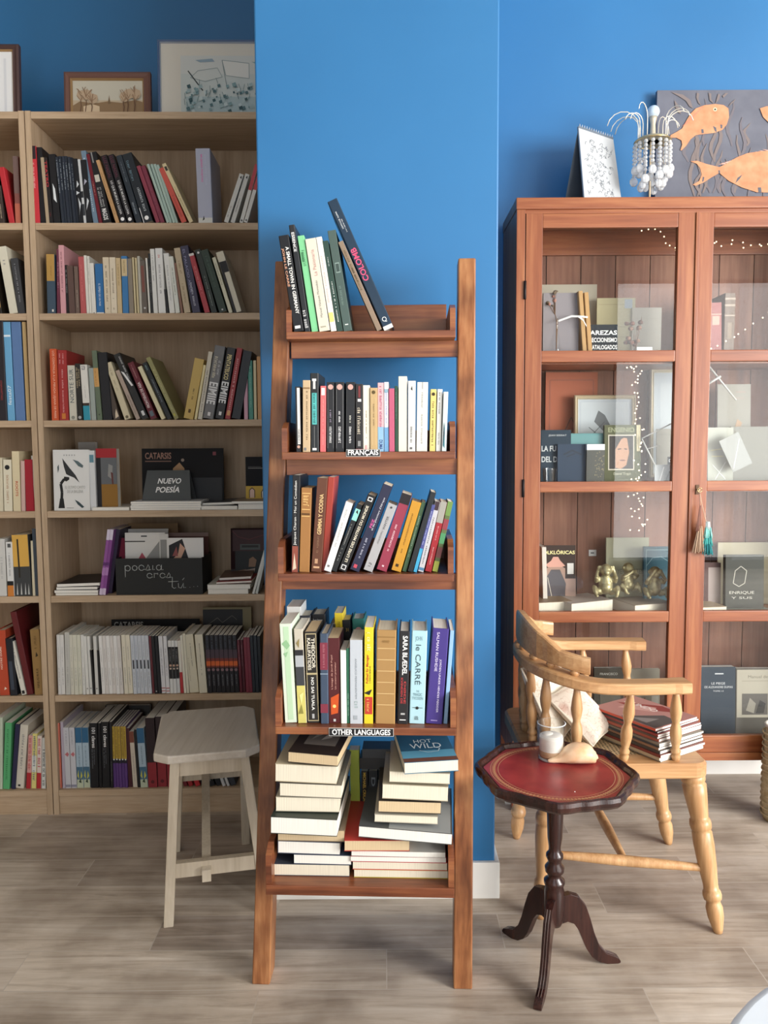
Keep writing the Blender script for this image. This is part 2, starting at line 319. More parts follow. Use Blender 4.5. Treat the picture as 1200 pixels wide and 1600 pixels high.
# ---------------------------------------------------------------- setting
mb = MB(); mb.box(-3.2, 4.8, -2.6, 2.9, -.1, 0, floor_mat()); struct(mb, 'floor')
mb = MB(); mb.box(-3.2, 4.8, 2.74, 2.9, 0, 3.2, M_BLUE); struct(mb, 'wall_back')
mb = MB(); mb.box(-.306, .285, 1.969, 2.739, 0.0, 3.2, M_BLUE); wc = mb.build('wall_column'); wc['kind'] = 'structure'
bevel(wc, .004, 2)
mb = MB(); mb.box(-3.2, 4.8, -2.6, 2.9, 3.2, 3.3, M_CEIL); struct(mb, 'ceiling')
mb = MB(); mb.box(-3.3, -3.2, -2.6, 2.9, 0, 3.2, M_PALE); struct(mb, 'wall_left')
mb = MB()
for y0, y1, z0, z1 in ((-2.6, -2.25, 0, 3.2), (-.05, 2.9, 0, 3.2), (-2.25, -.05, 0, .5), (-2.25, -.05, 2.75, 3.2)): mb.box(4.8, 4.9, y0, y1, z0, z1, M_PALE)
struct(mb, 'wall_right')
mb = MB(); fm = M('#3a3a3c', .4)
for y0, y1, z0, z1 in ((-2.25, -2.2, .5, 2.75), (-.1, -.05, .5, 2.75), (-2.2, -.1, .5, .55), (-2.2, -.1, 2.7, 2.75), (-1.18, -1.12, .55, 2.7)): mb.box(4.82, 4.88, y0, y1, z0, z1, fm)
struct(mb, 'added_side_window')  # unseen window frame, added only to go with the added side light
mb = MB()
for x0, x1, z0, z1 in ((-3.2, -1.5, 0, 3.2), (.5, 2.15, 0, 3.2), (4.45, 4.8, 0, 3.2), (-1.5, .5, 2.72, 3.2), (2.15, 4.45, 2.72, 3.2)): mb.box(x0, x1, -2.6, -2.45, z0, z1, M_PALE)
struct(mb, 'wall_front')
for nm, x0, x1 in (('window_1', 2.15, 4.45), ('window_2', -1.5, .5)):
    mb = MB(); fm = M('#3a3a3c', .4); d = .05
    mb.box(x0, x0+d, -2.56, -2.5, 0, 2.72, fm); mb.box(x1-d, x1, -2.56, -2.5, 0, 2.72, fm); mb.box(x0, x1, -2.56, -2.5, 2.66, 2.72, fm); mb.box(x0, x1, -2.56, -2.5, 0, .08, fm); xm = (x0+x1)/2; mb.box(xm-.03, xm+.03, -2.56, -2.5, .08, 2.66, fm)
    struct(mb, nm)
# white skirting round the column and along the back wall
mb = MB()
mb.box(-.306, .297, 1.957, 1.969, 0, .098, M_SKIRT, b=.002); mb.box(.285, .297, 1.969, 2.74, 0, .098, M_SKIRT, b=.002); mb.box(-.318, -.306, 1.957, 2.74, 0, .098, M_SKIRT, b=.002)
struct(mb, 'baseboard_column')
mb = MB(); mb.box(.297, 4.8, 2.726, 2.74, 0, .098, M_SKIRT, b=.002); mb.box(-3.2, -1.85, 2.726, 2.74, 0, .098, M_SKIRT, b=.002); struct(mb, 'baseboard_back')

# ---------------------------------------------------------------- bookcases
BC = Frame(-1.076, 2.443, math.radians(1.0))
ZS = [BC.px(60, y, 0).z for y in (348, 489.5, 657, 799, 932, 1087.5)]; ZS.append(BC.px(95, 1235, 0).z)   # shelf tops
ZTOP = BC.px(60, 174, 0).z; TH = .0205; BW = .758; BD = .262
def bookcase(x0, label):
    t = thing('bookcase', label, 'bookcase', BC.w(x0, 0, 0), (0, 0, BC.yaw)); I = Matrix.Identity(4)
    for a in (0, BW-.018): mb = MB(); mb.box(a+.0005, a+.0175, 0, BD, 0, ZTOP+.002, M_OAK, b=.001); mb.build('side_panel', t, T=I)
    mb = MB(); mb.box(.018, BW-.018, .001, BD, ZTOP-TH, ZTOP, M_OAKH, b=.001); mb.build('top_panel', t, T=I)
    for z in ZS: mb = MB(); mb.box(.018, BW-.018, .002, BD-.006, z-TH, z, M_OAKH, b=.001); mb.build('shelf', t, T=I)
    mb = MB(); mb.box(.018, BW-.018, BD-.006, BD, .02, ZTOP-TH, M_OAKB); mb.build('back_panel', t, T=I)
    mb = MB(); mb.box(.018, BW-.018, .006, .022, 0, ZS[6]-TH-.001, M_OAKH, b=.001); mb.build('plinth', t, T=I)
    return t
bookcase(0, 'tall pale oak bookcase with seven rows beside the blue column')
bookcase(-.76, 'tall pale oak bookcase cut off by the photo edge')

# ---------------------------------------------------------------- ladder shelf
LD = Frame(-.298, 1.6325, math.atan2(-.0205, .484))
def lpt(x, y, ly): return LD.px(x, y, ly)
LEAN = (1.80-1.62)/1.60      # run per metre of height
ladder = thing('ladder_shelf', 'dark reddish wooden ladder shelf with five trays of books leaning towards the column', 'shelf', LD.w(0, 0, 0), (0, 0, LD.yaw))
I4 = Matrix.Identity(4)
def stile(xb0, xb1, xt0, xt1, h, label=None):
    mb = MB(); d = .062
    bot = [V(xb0, 0, 0), V(xb1, 0, 0), V(xb1, d, 0), V(xb0, d, 0)]; r = LEAN*h
    top = [V(xt0, r, h), V(xt1, r, h), V(xt1, r+d, h), V(xt0, r+d, h)]
    mb.prism(bot, top, M_LAD); o = mb.build('stile', ladder, label, T=I4); bevel(o, .003); return o
HL = 1.603
stile(0, .040, .047, .084, HL); stile(.444, .485, .461, .500, HL)
TZ = []       # (z, front local y)
# (left px, right px, lip top px, side panel top px at left)
for k, (xl, xr, yl, hs, dep) in enumerate(((447, 712, 517, .06, .235), (440, 712, 706, .065, .235), (434, 709, 897, .07, .235), (430, 713, 1137, .075, .25), (415, 710, 1386, .075, .26))):
    ly = -.07; 
    for _ in range(3): p = lpt(580, yl, ly); ly = p.z*LEAN - (.045, .075, .10, .11, .115)[k]
    a = lpt(xl, yl, ly); b_ = lpt(xr, yl, ly); z = p.z; x0, x1 = a.x, b_.x; TZ.append((z, ly, x0, x1, dep))
    xs0 = max(x0, .041+(.060)*z/HL) ; xs1 = min(x1, .443+.017*z/HL)
    mb = MB(); mb.box(x0, x1, ly, ly+dep, z-(.021 if k == 4 else .016), z, M_LADH, b=.002); tr = mb.build('tray_board', ladder, T=I4); RM[tr.name] = I4
    for sx in (x0, x1-.012):
        mb = MB(); y1 = ly+dep
        pr = [(ly+.004, z), (y1, z), (y1, z+hs), (ly+.035, z+hs), (ly+.006, z+hs*.8)]
        mb.prism([V(sx, a_, b__) for a_, b__ in pr], [V(sx+.012, a_, b__) for a_, b__ in pr], M_LADH); mb.build('tray_side', tr, T=I4)
    mb = MB(); mb.box(x0+.012, x1-.012, ly+dep-.012, ly+dep, z, z+(.095 if k == 0 else .05), M_LADH, b=.001); mb.build('back_rail', tr, T=I4)
    if k < 3:
        yy = z*LEAN; mb = MB(); mb.box(xs0-.012, xs1+.012, yy+.004, yy+.022, z-.016-(.036, .036, .036)[k], z-.016, M_LADH, b=.001); mb.build('cross_rail', ladder, T=I4)
# shelf signs
def sign(txt, xa, ya, xb, yb, k, label):
    z, ly, *_ = TZ[k]; p = lpt(xa, yb, ly-.002); q = lpt(xb, ya, ly-.002)
    t = thing('shelf_sign', label, 'sign', LD.w(p.x, ly-.0015, p.z), (0, 0, LD.yaw)); w = q.x-p.x; h = q.z-p.z
    mb = MB(); mb.box(0, w, 0, .0012, 0, h, M('#dcdcd8'), None); mb.box(.0007, w-.0007, -.0003, .0003, .0007, h-.0007, M('#1c1b1d')); mb.build('plate', t, T=I4)
    mb = MB(); mb.text(txt, (w*.05, 0, h*(.16 if 'Ç' not in txt else .03)), V(1, 0, 0), V(0, 0, 1), w*.9, h*(.70 if 'Ç' not in txt else .9), M('#f2f2f0'), .0006, True); mb.build('lettering', t, T=I4)
sign('FRANÇAIS', 541, 702, 594, 713.5, 1, 'small black shelf sign reading FRANÇAIS on the ladder shelf')
sign('OTHER LANGUAGES', 514, 1138.5, 615, 1150, 3, 'small black shelf sign reading OTHER LANGUAGES on the ladder shelf')

# ---------------------------------------------------------------- glazed cabinet
CY = 2.45; CX0, CX1, CZ0, CZ1, CB = .411, 1.517, .165, 1.936, 2.722
cab = thing('display_cabinet', 'tall honey brown glazed cabinet with two doors standing against the blue wall', 'cabinet', (CX0, CY, 0))
mb = MB()
def cbox(name, x0, x1, y0, y1, z0, z1, m, par=None, bv=.0015, lab=None):
    mb = MB(); mb.box(x0, x1, y0, y1, z0, z1, m, b=bv); return mb.build(name, par or cab, lab)
cbox('side_panel', CX0, CX0+.026, CY, CB, CZ0, CZ1-.034, M_CAB); cbox('side_panel', CX1-.026, CX1, CY, CB, CZ0, CZ1-.034, M_CAB)
cbox('top_panel', CX0-.002, CX1+.002, CY-.004, CB, CZ1-.034, CZ1, M_CABH, bv=.003)
cbox('bottom_panel', CX0+.026, CX1-.026, CY, CB, CZ0, CZ0+.026, M_CABH)
cbox('front_rail', CX0+.026, CX1-.026, CY+.002, CY+.02, CZ1-.046, CZ1-.034, M_CABH)
nb = 9; bw = (CX1-CX0-.052)/nb
for i in range(nb):
    x = CX0+.026+i*bw; mb = MB(); mb.box(x+.0015, x+bw-.0015, 2.700, 2.712, CZ0+.026, CZ1-.034, M_CABB); mb.build('back_board', cab)
cbox('back_sheet', CX0+.02, CX1-.02, 2.713, 2.720, CZ0, CZ1-.034, M_CABD)
cbox('back_rail', CX0+.026, CX1-.026, 2.685, 2.6995, CZ1-.115, CZ1-.034, M_CABH)
SH = [1.455, 1.052, .634]
for z in SH: cbox('shelf', CX0+.027, CX1-.027, CY+.03, 2.699, z-.018, z, M_CABH)
for x0, x1, y0, y1 in ((CX0, CX0+.03, CY, CY+.03), (CX1-.03, CX1, CY, CY+.03), (CX0, CX0+.03, CB-.03, CB), (CX1-.03, CX1, CB-.03, CB)): cbox('leg', x0, x1, y0, y1, 0, CZ0, M_CAB)
def cdoor(x0, x1, hinge_left):
    xi0, xi1 = (x0+.051, x1-.052) if hinge_left else (x0+.045, x1-.051); y0, y1 = CY-.001, CY+.021
    d = cbox('door', x0, xi0, y0, y1, .192, 1.8895, M_CAB); 
    cbox('door_stile', xi1, x1, y0, y1, .192, 1.8895, M_CAB, d)
    for za, zb in ((1.847, 1.8895), (1.441, 1.476), (1.038, 1.070), (.621, .656), (.192, .248)): cbox('door_rail', xi0, xi1, y0+.001, y1-.001, za, zb, M_CABH, d, .003)
    for za, zb in ((1.476, 1.847), (1.070, 1.441), (.656, 1.038), (.248, .621)):
        mb = MB(); mb.box(xi0, xi1, CY+.010, CY+.0125, za, zb, M_GLASS); mb.build('glass_pane', d)
    for z in (1.66, 1.05, .42):
        hx = x0-.002 if hinge_left else x1+.002; mb = MB(); mb.lathe((hx, CY-.004, z-.028), (hx, CY-.004, z+.028), [(0, .003), (.02, .004), (.5, .004), (.98, .004), (1, .003)], M('#2b2523', .4, .7), 8); mb.build('hinge', d)
    return d
cdoor(.4395, .957, True); d2 = cdoor(.9685, 1.487, False)
cbox('centre_bead', .9575, .968, CY-.006, CY+.02, .192, 1.8895, M_CAB)
mb = MB(); mb.box(.978, .990, CY-.0035, CY-.001, 1.028, 1.058, M('#4a3626', .4, .6), b=.001); mb.build('lock_plate', d2)
mb = MB(); mb.tube([(.984, CY-.004, 1.043), (.984, CY-.02, 1.043)], .0018, M_BRASS); mb.tube([V(.984+.007*math.cos(a), CY-.021, 1.043+.007*math.sin(a)) for a in [i*math.pi/5 for i in range(11)]], .0013, M_BRASS); tag(mb.build('key'), 'small key in the lock of the glazed cabinet door', 'key')

# ---------------------------------------------------------------- whitewashed stool
st = thing('stool', 'whitewashed wooden stool with chamfered square seat beside the ladder shelf', 'stool', (-.47, 2.0, 0))
ZSE = .425
c = [atz(238, 1186, ZSE), atz(262, 1104, ZSE), atz(330, 1098, ZSE)]
p0 = atz(238, 1184, ZSE); p1 = atz(403, 1170, ZSE); p3 = atz(266, 1100, ZSE); ex = (p1-p0).normalized(); ey = V(-ex.y, ex.x, 0); 
SW = .262; SD = .345; ch = .028
seatpts = [(ch*1.3, 0), (SW-ch*1.3, 0), (SW, ch), (SW, SD-ch), (SW-ch, SD), (ch, SD), (0, SD-ch), (0, ch)]
def sp(u, v, z): q = p0+ex*u+ey*v; return V(q.x, q.y, z)
mb = MB(); mb.prism([sp(u, v, ZSE-.022) for u, v in seatpts], [sp(u, v, ZSE) for u, v in seatpts], M_STLT); bevel(mb.build('seat', st), .004)
def quadleg(a, b, w, d, m):     # a bottom, b top (centres)
    def ring(c): return [c+ex*(-w/2)+ey*(-d/2), c+ex*(w/2)+ey*(-d/2), c+ex*(w/2)+ey*(d/2), c+ex*(-w/2)+ey*(d/2)]
    mb = MB(); mb.prism(ring(a), ring(b), m); return mb
fx0, fx1, fy0, fy1 = .028, SW+.010, -.012, SD+.012; tx0, tx1, ty0, ty1 = .052, SW-.040, .03, SD-.035
for (a, b_, e, f) in ((fx0, fy0, tx0, ty0), (fx1, fy0, tx1, ty0), (fx0, fy1, tx0, ty1), (SW-.032, fy1, tx1+.006, ty1)): bevel(quadleg(sp(a, b_, 0), sp(e, f, ZSE-.022), .024, .03, M_STL).build('leg', st), .002)
def board(u0, v0, u1, v1, z0, z1, th, z0b=None, z1b=None):
    a = sp(u0, v0, 0); b_ = sp(u1, v1, 0); n = (b_-a).normalized().cross(V(0, 0, 1))*th/2; z0b = z0 if z0b is None else z0b; z1b = z1 if z1b is None else z1b
    return MB().prism([a-n+V(0, 0, z0), b_-n+V(0, 0, z0b), b_+n+V(0, 0, z0b), a+n+V(0, 0, z0)], [a-n+V(0, 0, z1), b_-n+V(0, 0, z1b), b_+n+V(0, 0, z1b), a+n+V(0, 0, z1)], M_STL)
for args in ((tx0, ty0, tx1, ty0, ZSE-.062, ZSE-.022, .018), (tx0, ty1, tx1, ty1, ZSE-.062, ZSE-.022, .018), (tx0, ty0, tx0, ty1, ZSE-.062, ZSE-.022, .018), (tx1, ty0, tx1, ty1, ZSE-.062, ZSE-.022, .018)): board(*args).build('apron', st)
board(.04, fy0+.012, SW+.004, fy0+.012, .115, .152, .018).build('foot_rail', st)
board(.04, fy1-.012, SW-.035, fy1-.012, .215, .25, .018).build('back_rail', st)
board(.123, fy0-.012, .118, fy1-.012, .105, .135, .022, .215, .24).build('cross_bar', st)

# ---------------------------------------------------------------- tripod table
TC = V(.380, 1.690, 0); TT = .459
tb = thing('tripod_table', 'small dark mahogany tripod table with octagonal red leather top', 'table', TC)
def oct_r(th, R, wave=.0011):
    k = 8; a0 = math.radians(-10.5); a = ((th-a0) % (2*math.pi/k)) - math.pi/k; r = R*math.cos(math.pi/k)/math.cos(a)
    u = abs(a)/(math.pi/k); return r + wave*math.cos(u*math.pi*3)
NT = 192
def ring(R, z, wave=.0011): return [TC+V(math.cos(t)*oct_r(t, R, wave), math.sin(t)*oct_r(t, R, wave), z) for t in [2*math.pi*i/NT for i in range(NT)]]
def loft(mb, rings, m, cap0=False, cap1=False):
    n = len(rings[0]); vs = [p for r in rings for p in r]; fs = [(i*n+k, i*n+(k+1) % n, (i+1)*n+(k+1) % n, (i+1)*n+k) for i in range(len(rings)-1) for k in range(n)]
    if cap0: fs.append(tuple(range(n-1, -1, -1)))
    if cap1: fs.append(tuple((len(rings)-1)*n+k for k in range(n)))
    mb.add(vs, fs, m)
mb = MB(); R = .182
loft(mb, [ring(R-.03, TT-.022, .002), ring(R-.008, TT-.020), ring(R-.001, TT-.013), ring(R+.001, TT-.004), ring(R-.001, TT+.004), ring(R-.006, TT+.0065), ring(R-.012, TT+.004), ring(R-.016, TT-.003), ring(R-.02, TT-.004, .0)], M_MAHO, True, True)
mb.build('table_top', tb)
def leather():
    m, nt, b, N, Lk = nodes('tooled_red_leather'); tc = N('ShaderNodeTexCoord'); n1 = N('ShaderNodeTexNoise'); n1.inputs['Scale'].default_value = 14; n1.inputs['Detail'].default_value = 4; Lk(tc.outputs['Object'], n1.inputs[0])
    r = ramp(N, [(.35, '#7a2226'), (.65, '#9f3836')]); Lk(n1.outputs[0], r.inputs[0]); Lk(r.outputs[0], b.inputs['Base Color']); b.inputs['Roughness'].default_value = .33; return m
M_LEA = leather()
mb = MB(); loft(mb, [ring(R-.021, TT-.0045, 0), ring(R-.021, TT-.0032, 0), ring(.001, TT-.0032, 0)], M_LEA, True, True); mb.build('leather_inset', tb)
mb = MB(); gm = M('#c99a70', .5)
for k in range(2):
    r0 = .127+k*.017
    for i in range(96): a = 2*math.pi*i/96; b_ = 2*math.pi*(i+1)/96; mb.add([TC+V(math.cos(t)*r, math.sin(t)*r, TT-.0028) for t, r in ((a, r0), (b_, r0), (b_, r0+.0012), (a, r0+.0012))], [(0, 1, 2, 3)], gm)
for i in range(110):
    a = 2*math.pi*i/110; q = TC+V(math.cos(a)*.1365, math.sin(a)*.1365, TT-.0028); e = V(math.cos(a), math.sin(a), 0); t = V(-math.sin(a), math.cos(a), 0); s_ = .0052
    mb.add([q+e*s_, q+t*s_*.75, q-e*s_, q-t*s_*.75], [(0, 1, 2, 3)], M('#bd8a62', .5)); q2 = q+t*.004; mb.add([q2+e*.006, q2+t*.001+e*.004, q2+e*.003, q2-t*.001+e*.004], [(0, 1, 2, 3)], gm)
mb.build('gilt_border', tb)
zc = .165
mb = MB(); mb.lathe(TC+V(0, 0, .10), TC+V(0, 0, TT-.02), [(0, .017), (.02, .020), (.06, .022), (.24, .0225), (.27, .020), (.29, .0235), (.31, .0235), (.33, .016), (.35, .015), (.37, .021), (.40, .022), (.43, .015), (.45, .016), (.47, .0195), (.49, .019), (.51, .0135), (.54, .0135), (.60, .0165), (.78, .0185), (.82, .0175), (.84, .022), (.90, .023), (.97, .021), (1, .03)], M_MAHO, 24); mb.build('column', tb)
mb = MB(); mb.box(TC.x-.05, TC.x+.05, TC.y-.05, TC.y+.05, TT-.032, TT-.021, M_MAHO, b=.003); mb.build('top_block', tb)
for fp in ((.317, 1.55), (.291, 1.816), (.531, 1.704)):
    d = (V(fp[0], fp[1], 0)-TC); L = d.length+.004; d.normalize(); n = V(-d.y, d.x, 0)
    prof_t = [(.010, .168), (.035, .172), (.055, .165), (.072, .142), (.083, .110), (.093, .075), (.105, .045), (.122, .026), (.14, .019), (L-.004, .012), (L, .006)]
    prof_b = [(.010, .102), (.030, .108), (.045, .102), (.056, .086), (.065, .064), (.075, .040), (.088, .020), (.105, .007), (.125, .001), (L-.006, 0), (L, .002)]
    mb = MB(); th = .0085; mid = []
    ringp = prof_t+prof_b[::-1]
    A = [TC+d*r_+V(0, 0, z)+n*th for r_, z in ringp]; B = [TC+d*r_+V(0, 0, z)-n*th for r_, z in ringp]
    k = len(prof_t); nn = len(ringp)
    vs = A+B; fs = []
    for i in range(k-1): fs.append((i, i+1, nn-2-i, nn-1-i)); fs.append((nn+nn-1-i, nn+nn-2-i, nn+i+1, nn+i))
    for i in range(nn): j = (i+1) % nn; fs.append((i, nn+i, nn+j, j))
    mb.add(vs, fs, M_MAHO)
    for off in (-.003, .003):
        mb.tube([TC+d*(r_+.0006)+V(0, 0, z+.0006)+n*off for r_, z in prof_t[2:-2]], .0009, M('#5a4640', .3), 5)
    o = mb.build('foot', tb); bevel(o, .002, 2)

# ---------------------------------------------------------------- captain's chair
chr_ = thing('armchair', 'blond wooden captain chair with turned legs and a cane seat beside the table', 'chair', (.58, 2.04, 0))
SZ = .411
def turned(p0, p1, prof, name, par=chr_, m=None, seg=16):
    if name == 'spindle': prof = [(u, r*.88) for u, r in prof]
    mb = MB(); mb.lathe(p0, p1, prof, m or M_CHRZ, seg); return mb.build(name, par)
sx0, sx1, sy0, sy1 = .350, .790, 1.835, 2.262
mb = MB()
def rrect(x0, x1, y0, y1, r, n=5):
    pts = []
    for cx_, cy_, a0 in ((x1-r, y0+r, -90), (x1-r, y1-r, 0), (x0+r, y1-r, 90), (x0+r, y0+r, 180)):
        for i in range(n+1): a = math.radians(a0+90*i/n); pts.append((cx_+r*math.cos(a), cy_+r*math.sin(a)))
    return pts
out = rrect(sx0, sx1, sy0, sy1, .035); inn = rrect(sx0+.062, sx1-.062, sy0+.062, sy1-.062, .01)
n = len(out); rg = [[V(x, y, SZ-.038) for x, y in rrect(sx0+.004, sx1-.004, sy0+.004, sy1-.004, .031)], [V(x, y, SZ-.034) for x, y in out], [V(x, y, SZ-.006) for x, y in out], [V(x, y, SZ) for x, y in rrect(sx0+.006, sx1-.006, sy0+.006, sy1-.006, .029)], [V(x, y, SZ) for x, y in inn], [V(x, y, SZ-.038) for x, y in inn]]
loft(mb, rg+[rg[0]], M_CHR); mb.build('seat_frame', chr_)
def cane():
    m, nt, b, N, Lk = nodes('woven_cane'); tc = N('ShaderNodeTexCoord'); mp = N('ShaderNodeMapping'); mp.inputs['Scale'].default_value = (90, 90, 90); Lk(tc.outputs['Object'], mp.inputs[0]); vo = N('ShaderNodeTexVoronoi'); vo.inputs['Randomness'].default_value = .15; vo.inputs['Scale'].default_value = 1.2; Lk(mp.outputs[0], vo.inputs[0])
    r = ramp(N, [(.25, '#4a3625'), (.38, '#d9bf94')]); Lk(vo.outputs['Distance'], r.inputs[0]); Lk(r.outputs[0], b.inputs['Base Color']); b.inputs['Roughness'].default_value = .6; return m
mb = MB(); mb.box(sx0+.060, sx1-.060, sy0+.060, sy1-.060, SZ-.008, SZ-.002, cane()); mb.build('cane_seat', chr_)
LEGP = [(0, .010), (.03, .013), (.10, .019), (.16, .020), (.19, .0165), (.205, .0165), (.21, .021), (.235, .0225), (.26, .021), (.265, .018), (.30, .0175), (.42, .022), (.55, .0245), (.63, .024), (.645, .021), (.65, .0245), (.68, .026), (.71, .0245), (.715, .021), (.73, .0215), (.86, .027), (.93, .029), (.94, .025), (.955, .029), (1, .030)]
legs = [((.807, 1.808), (.757, 1.868)), ((.842, 2.236), (.765, 2.222)), ((.388, 1.872), (.405, 1.885)), ((.395, 2.275), (.41, 2.225))]
for (fx, fy), (tx, ty) in legs: turned(V(fx, fy, 0), V(tx, ty, SZ-.036), LEGP, 'leg')
STRP = [(0, .006), (.04, .009), (.35, .0125), (.49, .0135), (.50, .0125), (.51, .0135), (.65, .0125), (.96, .009), (1, .006)]
def on(l, z): (fx, fy), (tx, ty) = l; k = z/(SZ-.036); return V(fx+(tx-fx)*k, fy+(ty-fy)*k, z)
a1, a2 = on(legs[2], .165), on(legs[0], .15); turned(a1, a2, STRP, 'stretcher'); b1, b2 = on(legs[3], .15), on(legs[1], .145); turned(b1, b2, STRP, 'stretcher')
turned((a1+a2)/2, (b1+b2)/2, STRP, 'stretcher')
# arm rail
AZ = .607
ap = []
for x, y in ((.724, 1.832), (.66, 1.826), (.58, 1.822), (.50, 1.832), (.435, 1.862), (.395, 1.910), (.375, 1.970), (.371, 2.045), (.378, 2.115), (.402, 2.172), (.44, 2.213), (.51, 2.235), (.60, 2.238), (.68, 2.234), (.752, 2.228)):
    ap.append(V(x, y, AZ + max(0, (.50-x))*.18))
def smooth(pts, it=2):
    for _ in range(it):
        q = [pts[0]]
        for a, b in zip(pts, pts[1:]): q += [a*.75+b*.25, a*.25+b*.75]
        pts = q+[pts[-1]]
    return pts
ap = smooth(ap, 2); n = len(ap)
hw = [(.052 if 3 < i < n-4 else .058, .029) for i in range(n)]
mb = MB(); mb.sweep(ap, hw, M_CHR, rnd=.3); mb.build('arm_rail', chr_)
# crest
idx = [p for p in ap if p.x < .50]; mbp = [p+V(-.004 if p.x < .4 else 0, 0, 0) for p in idx]; n2 = len(mbp); hw2 = []; cp2 = []
L = [0]
for a, b_ in zip(mbp, mbp[1:]): L.append(L[-1]+(b_-a).length)
for p, l in zip(mbp, L):
    u = l/L[-1]; hgt = .040+.048*max(0, math.sin(math.pi*min(max((u-.14)/.72, 0), 1)))**.9; hw2.append((.022, hgt)); cp2.append(V(p.x-.004*math.sin(math.pi*u), p.y, p.z+.0145+.010+hgt/2+.004*math.sin(math.pi*u)))
mb = MB(); mb.sweep(cp2, hw2, M_CHR, rnd=.35); mb.build('crest_rail', chr_)
for fr in (.08, .22, .36, .5, .64, .78, .92):
    i = int(fr*(n2-1)); q = mbp[i]; mb = MB(); mb.lathe(V(q.x, q.y, q.z+.012), V(q.x, q.y, cp2[i].z-hw2[i][1]/2+.004), [(0, .007), (.2, .010), (.5, .012), (.8, .010), (1, .007)], M_CHR, 12); mb.build('crest_bead', chr_)
SPP = [(0, .010), (.05, .014), (.09, .016), (.12, .011), (.14, .016), (.18, .017), (.21, .012), (.28, .013), (.40, .0185), (.50, .020), (.60, .018), (.72, .013), (.86, .011), (1, .0095)]
SPB = [(0, .009), (.05, .012), (.09, .0135), (.115, .0095), (.13, .0135), (.16, .014), (.19, .0095), (.28, .0135), (.38, .0165), (.46, .0155), (.53, .0105), (.56, .0105), (.62, .0140), (.70, .0165), (.80, .0140), (.92, .0095), (1, .008)]
for (bx, by), (tx, ty) in (((.713, 1.862), (.698, 1.830)), ((.585, 1.862), (.588, 1.824)), ((.470, 1.866), (.463, 1.843)), ((.400, 1.905), (.401, 1.902)), ((.384, 1.985), (.374, 1.970)), ((.380, 2.07), (.371, 2.06)), ((.390, 2.15), (.386, 2.138)), ((.44, 2.225), (.432, 2.205)), ((.60, 2.232), (.575, 2.236)), ((.715, 2.232), (.70, 2.232))):
    z1 = AZ-.010+max(0, .50-tx)*.18; turned(V(bx, by, SZ-.003), V(tx, ty, z1), SPB, 'spindle', seg=14)
# ---------------------------------------------------------------- books
ORD = ('first second third fourth fifth sixth seventh eighth ninth tenth eleventh twelfth thirteenth fourteenth fifteenth sixteenth seventeenth eighteenth nineteenth').split()
TENS = {2: 'twenty', 3: 'thirty', 4: 'forty', 5: 'fifty'}; TENTH = {2: 'twentieth', 3: 'thirtieth', 4: 'fortieth', 5: 'fiftieth'}
def ordinal(n):
    if n < 20: return ORD[n-1]
    return TENTH[n//10] if n % 10 == 0 else TENS[n//10]+'-'+ORD[n % 10-1]
ux, uy, uz = V(1, 0, 0), V(0, 1, 0), V(0, 0, 1)
def do_marks(mb, marks, t, h, y=-.0004, seed=0):
    rnd = random.Random(seed); lift = .0
    for k, mk in enumerate([q.strip() for q in marks.split(';') if q.strip()]):
        a = mk.split(None, 1); op, rest = a[0], a[1]; yy = y-.00012*k
        if op == 'b':        # band: y0 y1 col [x0 x1]
            q = rest.split(); y0, y1 = float(q[0]), float(q[1]); x0, x1 = (float(q[3]), float(q[4])) if len(q) > 4 else (.02, .98)
            mb.add([V(t*x0, yy, h*y0), V(t*x1, yy, h*y0), V(t*x1, yy, h*y1), V(t*x0, yy, h*y1)], [(0, 1, 2, 3)], M(q[2]))
        elif op == 's':      # fine print along the spine: y0 y1 col [x0 x1]
            q = rest.split(); y0, y1 = float(q[0]), float(q[1]); x0, x1 = (float(q[3]), float(q[4])) if len(q) > 4 else (.36, .64)
            mb.scrib((t*x1 if False else t*x0, yy, h*y1), -uz, ux, h*(y1-y0), t*(x1-x0), M(q[2]), 0, rnd=rnd)
        elif op == 't':      # t dir y0 y1 col x0 x1 TEXT
            q = rest.split(None, 6); dr = q[0]; y0, y1, x0, x1 = float(q[1]), float(q[2]), float(q[4]), float(q[5]); c = M(q[3]); tx = q[6]; bold = tx.startswith('*'); tx = tx.lstrip('*')
            if dr == 'd': mb.text(tx, (t*x0, yy, h*y1), -uz, ux, h*(y1-y0), t*(x1-x0), c, 0, bold)
            elif dr == 'u': mb.text(tx, (t*x1, yy, h*y0), uz, -ux, h*(y1-y0), t*(x1-x0), c, 0, bold)
            else: mb.text(tx, (t*x0, yy, h*y0), ux, uz, t*(x1-x0), h*(y1-y0), c, 0, bold)
        elif op == 'd':      # dot: y col [r fraction of t]
            q = rest.split(); r = t*(float(q[2]) if len(q) > 2 else .3); cy = h*float(q[0]); mb.add([V(t/2+r*math.cos(i*math.pi/6), yy, cy+r*math.sin(i*math.pi/6)) for i in range(12)], [tuple(range(12))], M(q[1]))
        elif op == 'l':      # stroke: col width x,y x,y ...
            q = rest.split(); wd = t*float(q[1])/2; pt = [V(t*float(c.split(',')[0]), yy, h*float(c.split(',')[1])) for c in q[2:]]; mt = M(q[0])
            for a_, b_ in zip(pt, pt[1:]):
                e_ = (b_-a_).normalized(); n_ = V(-e_.z, 0, e_.x)*wd; mb.add([a_-n_, b_-n_, b_+n_, a_+n_], [(0, 1, 2, 3)], mt)
        elif op == 'p':      # polygon: col x,y x,y ...
            q = rest.split(); mb.add([V(t*float(c.split(',')[0]), yy, h*float(c.split(',')[1])) for c in q[1:]], [tuple(range(len(q)-1))], M(q[0]))
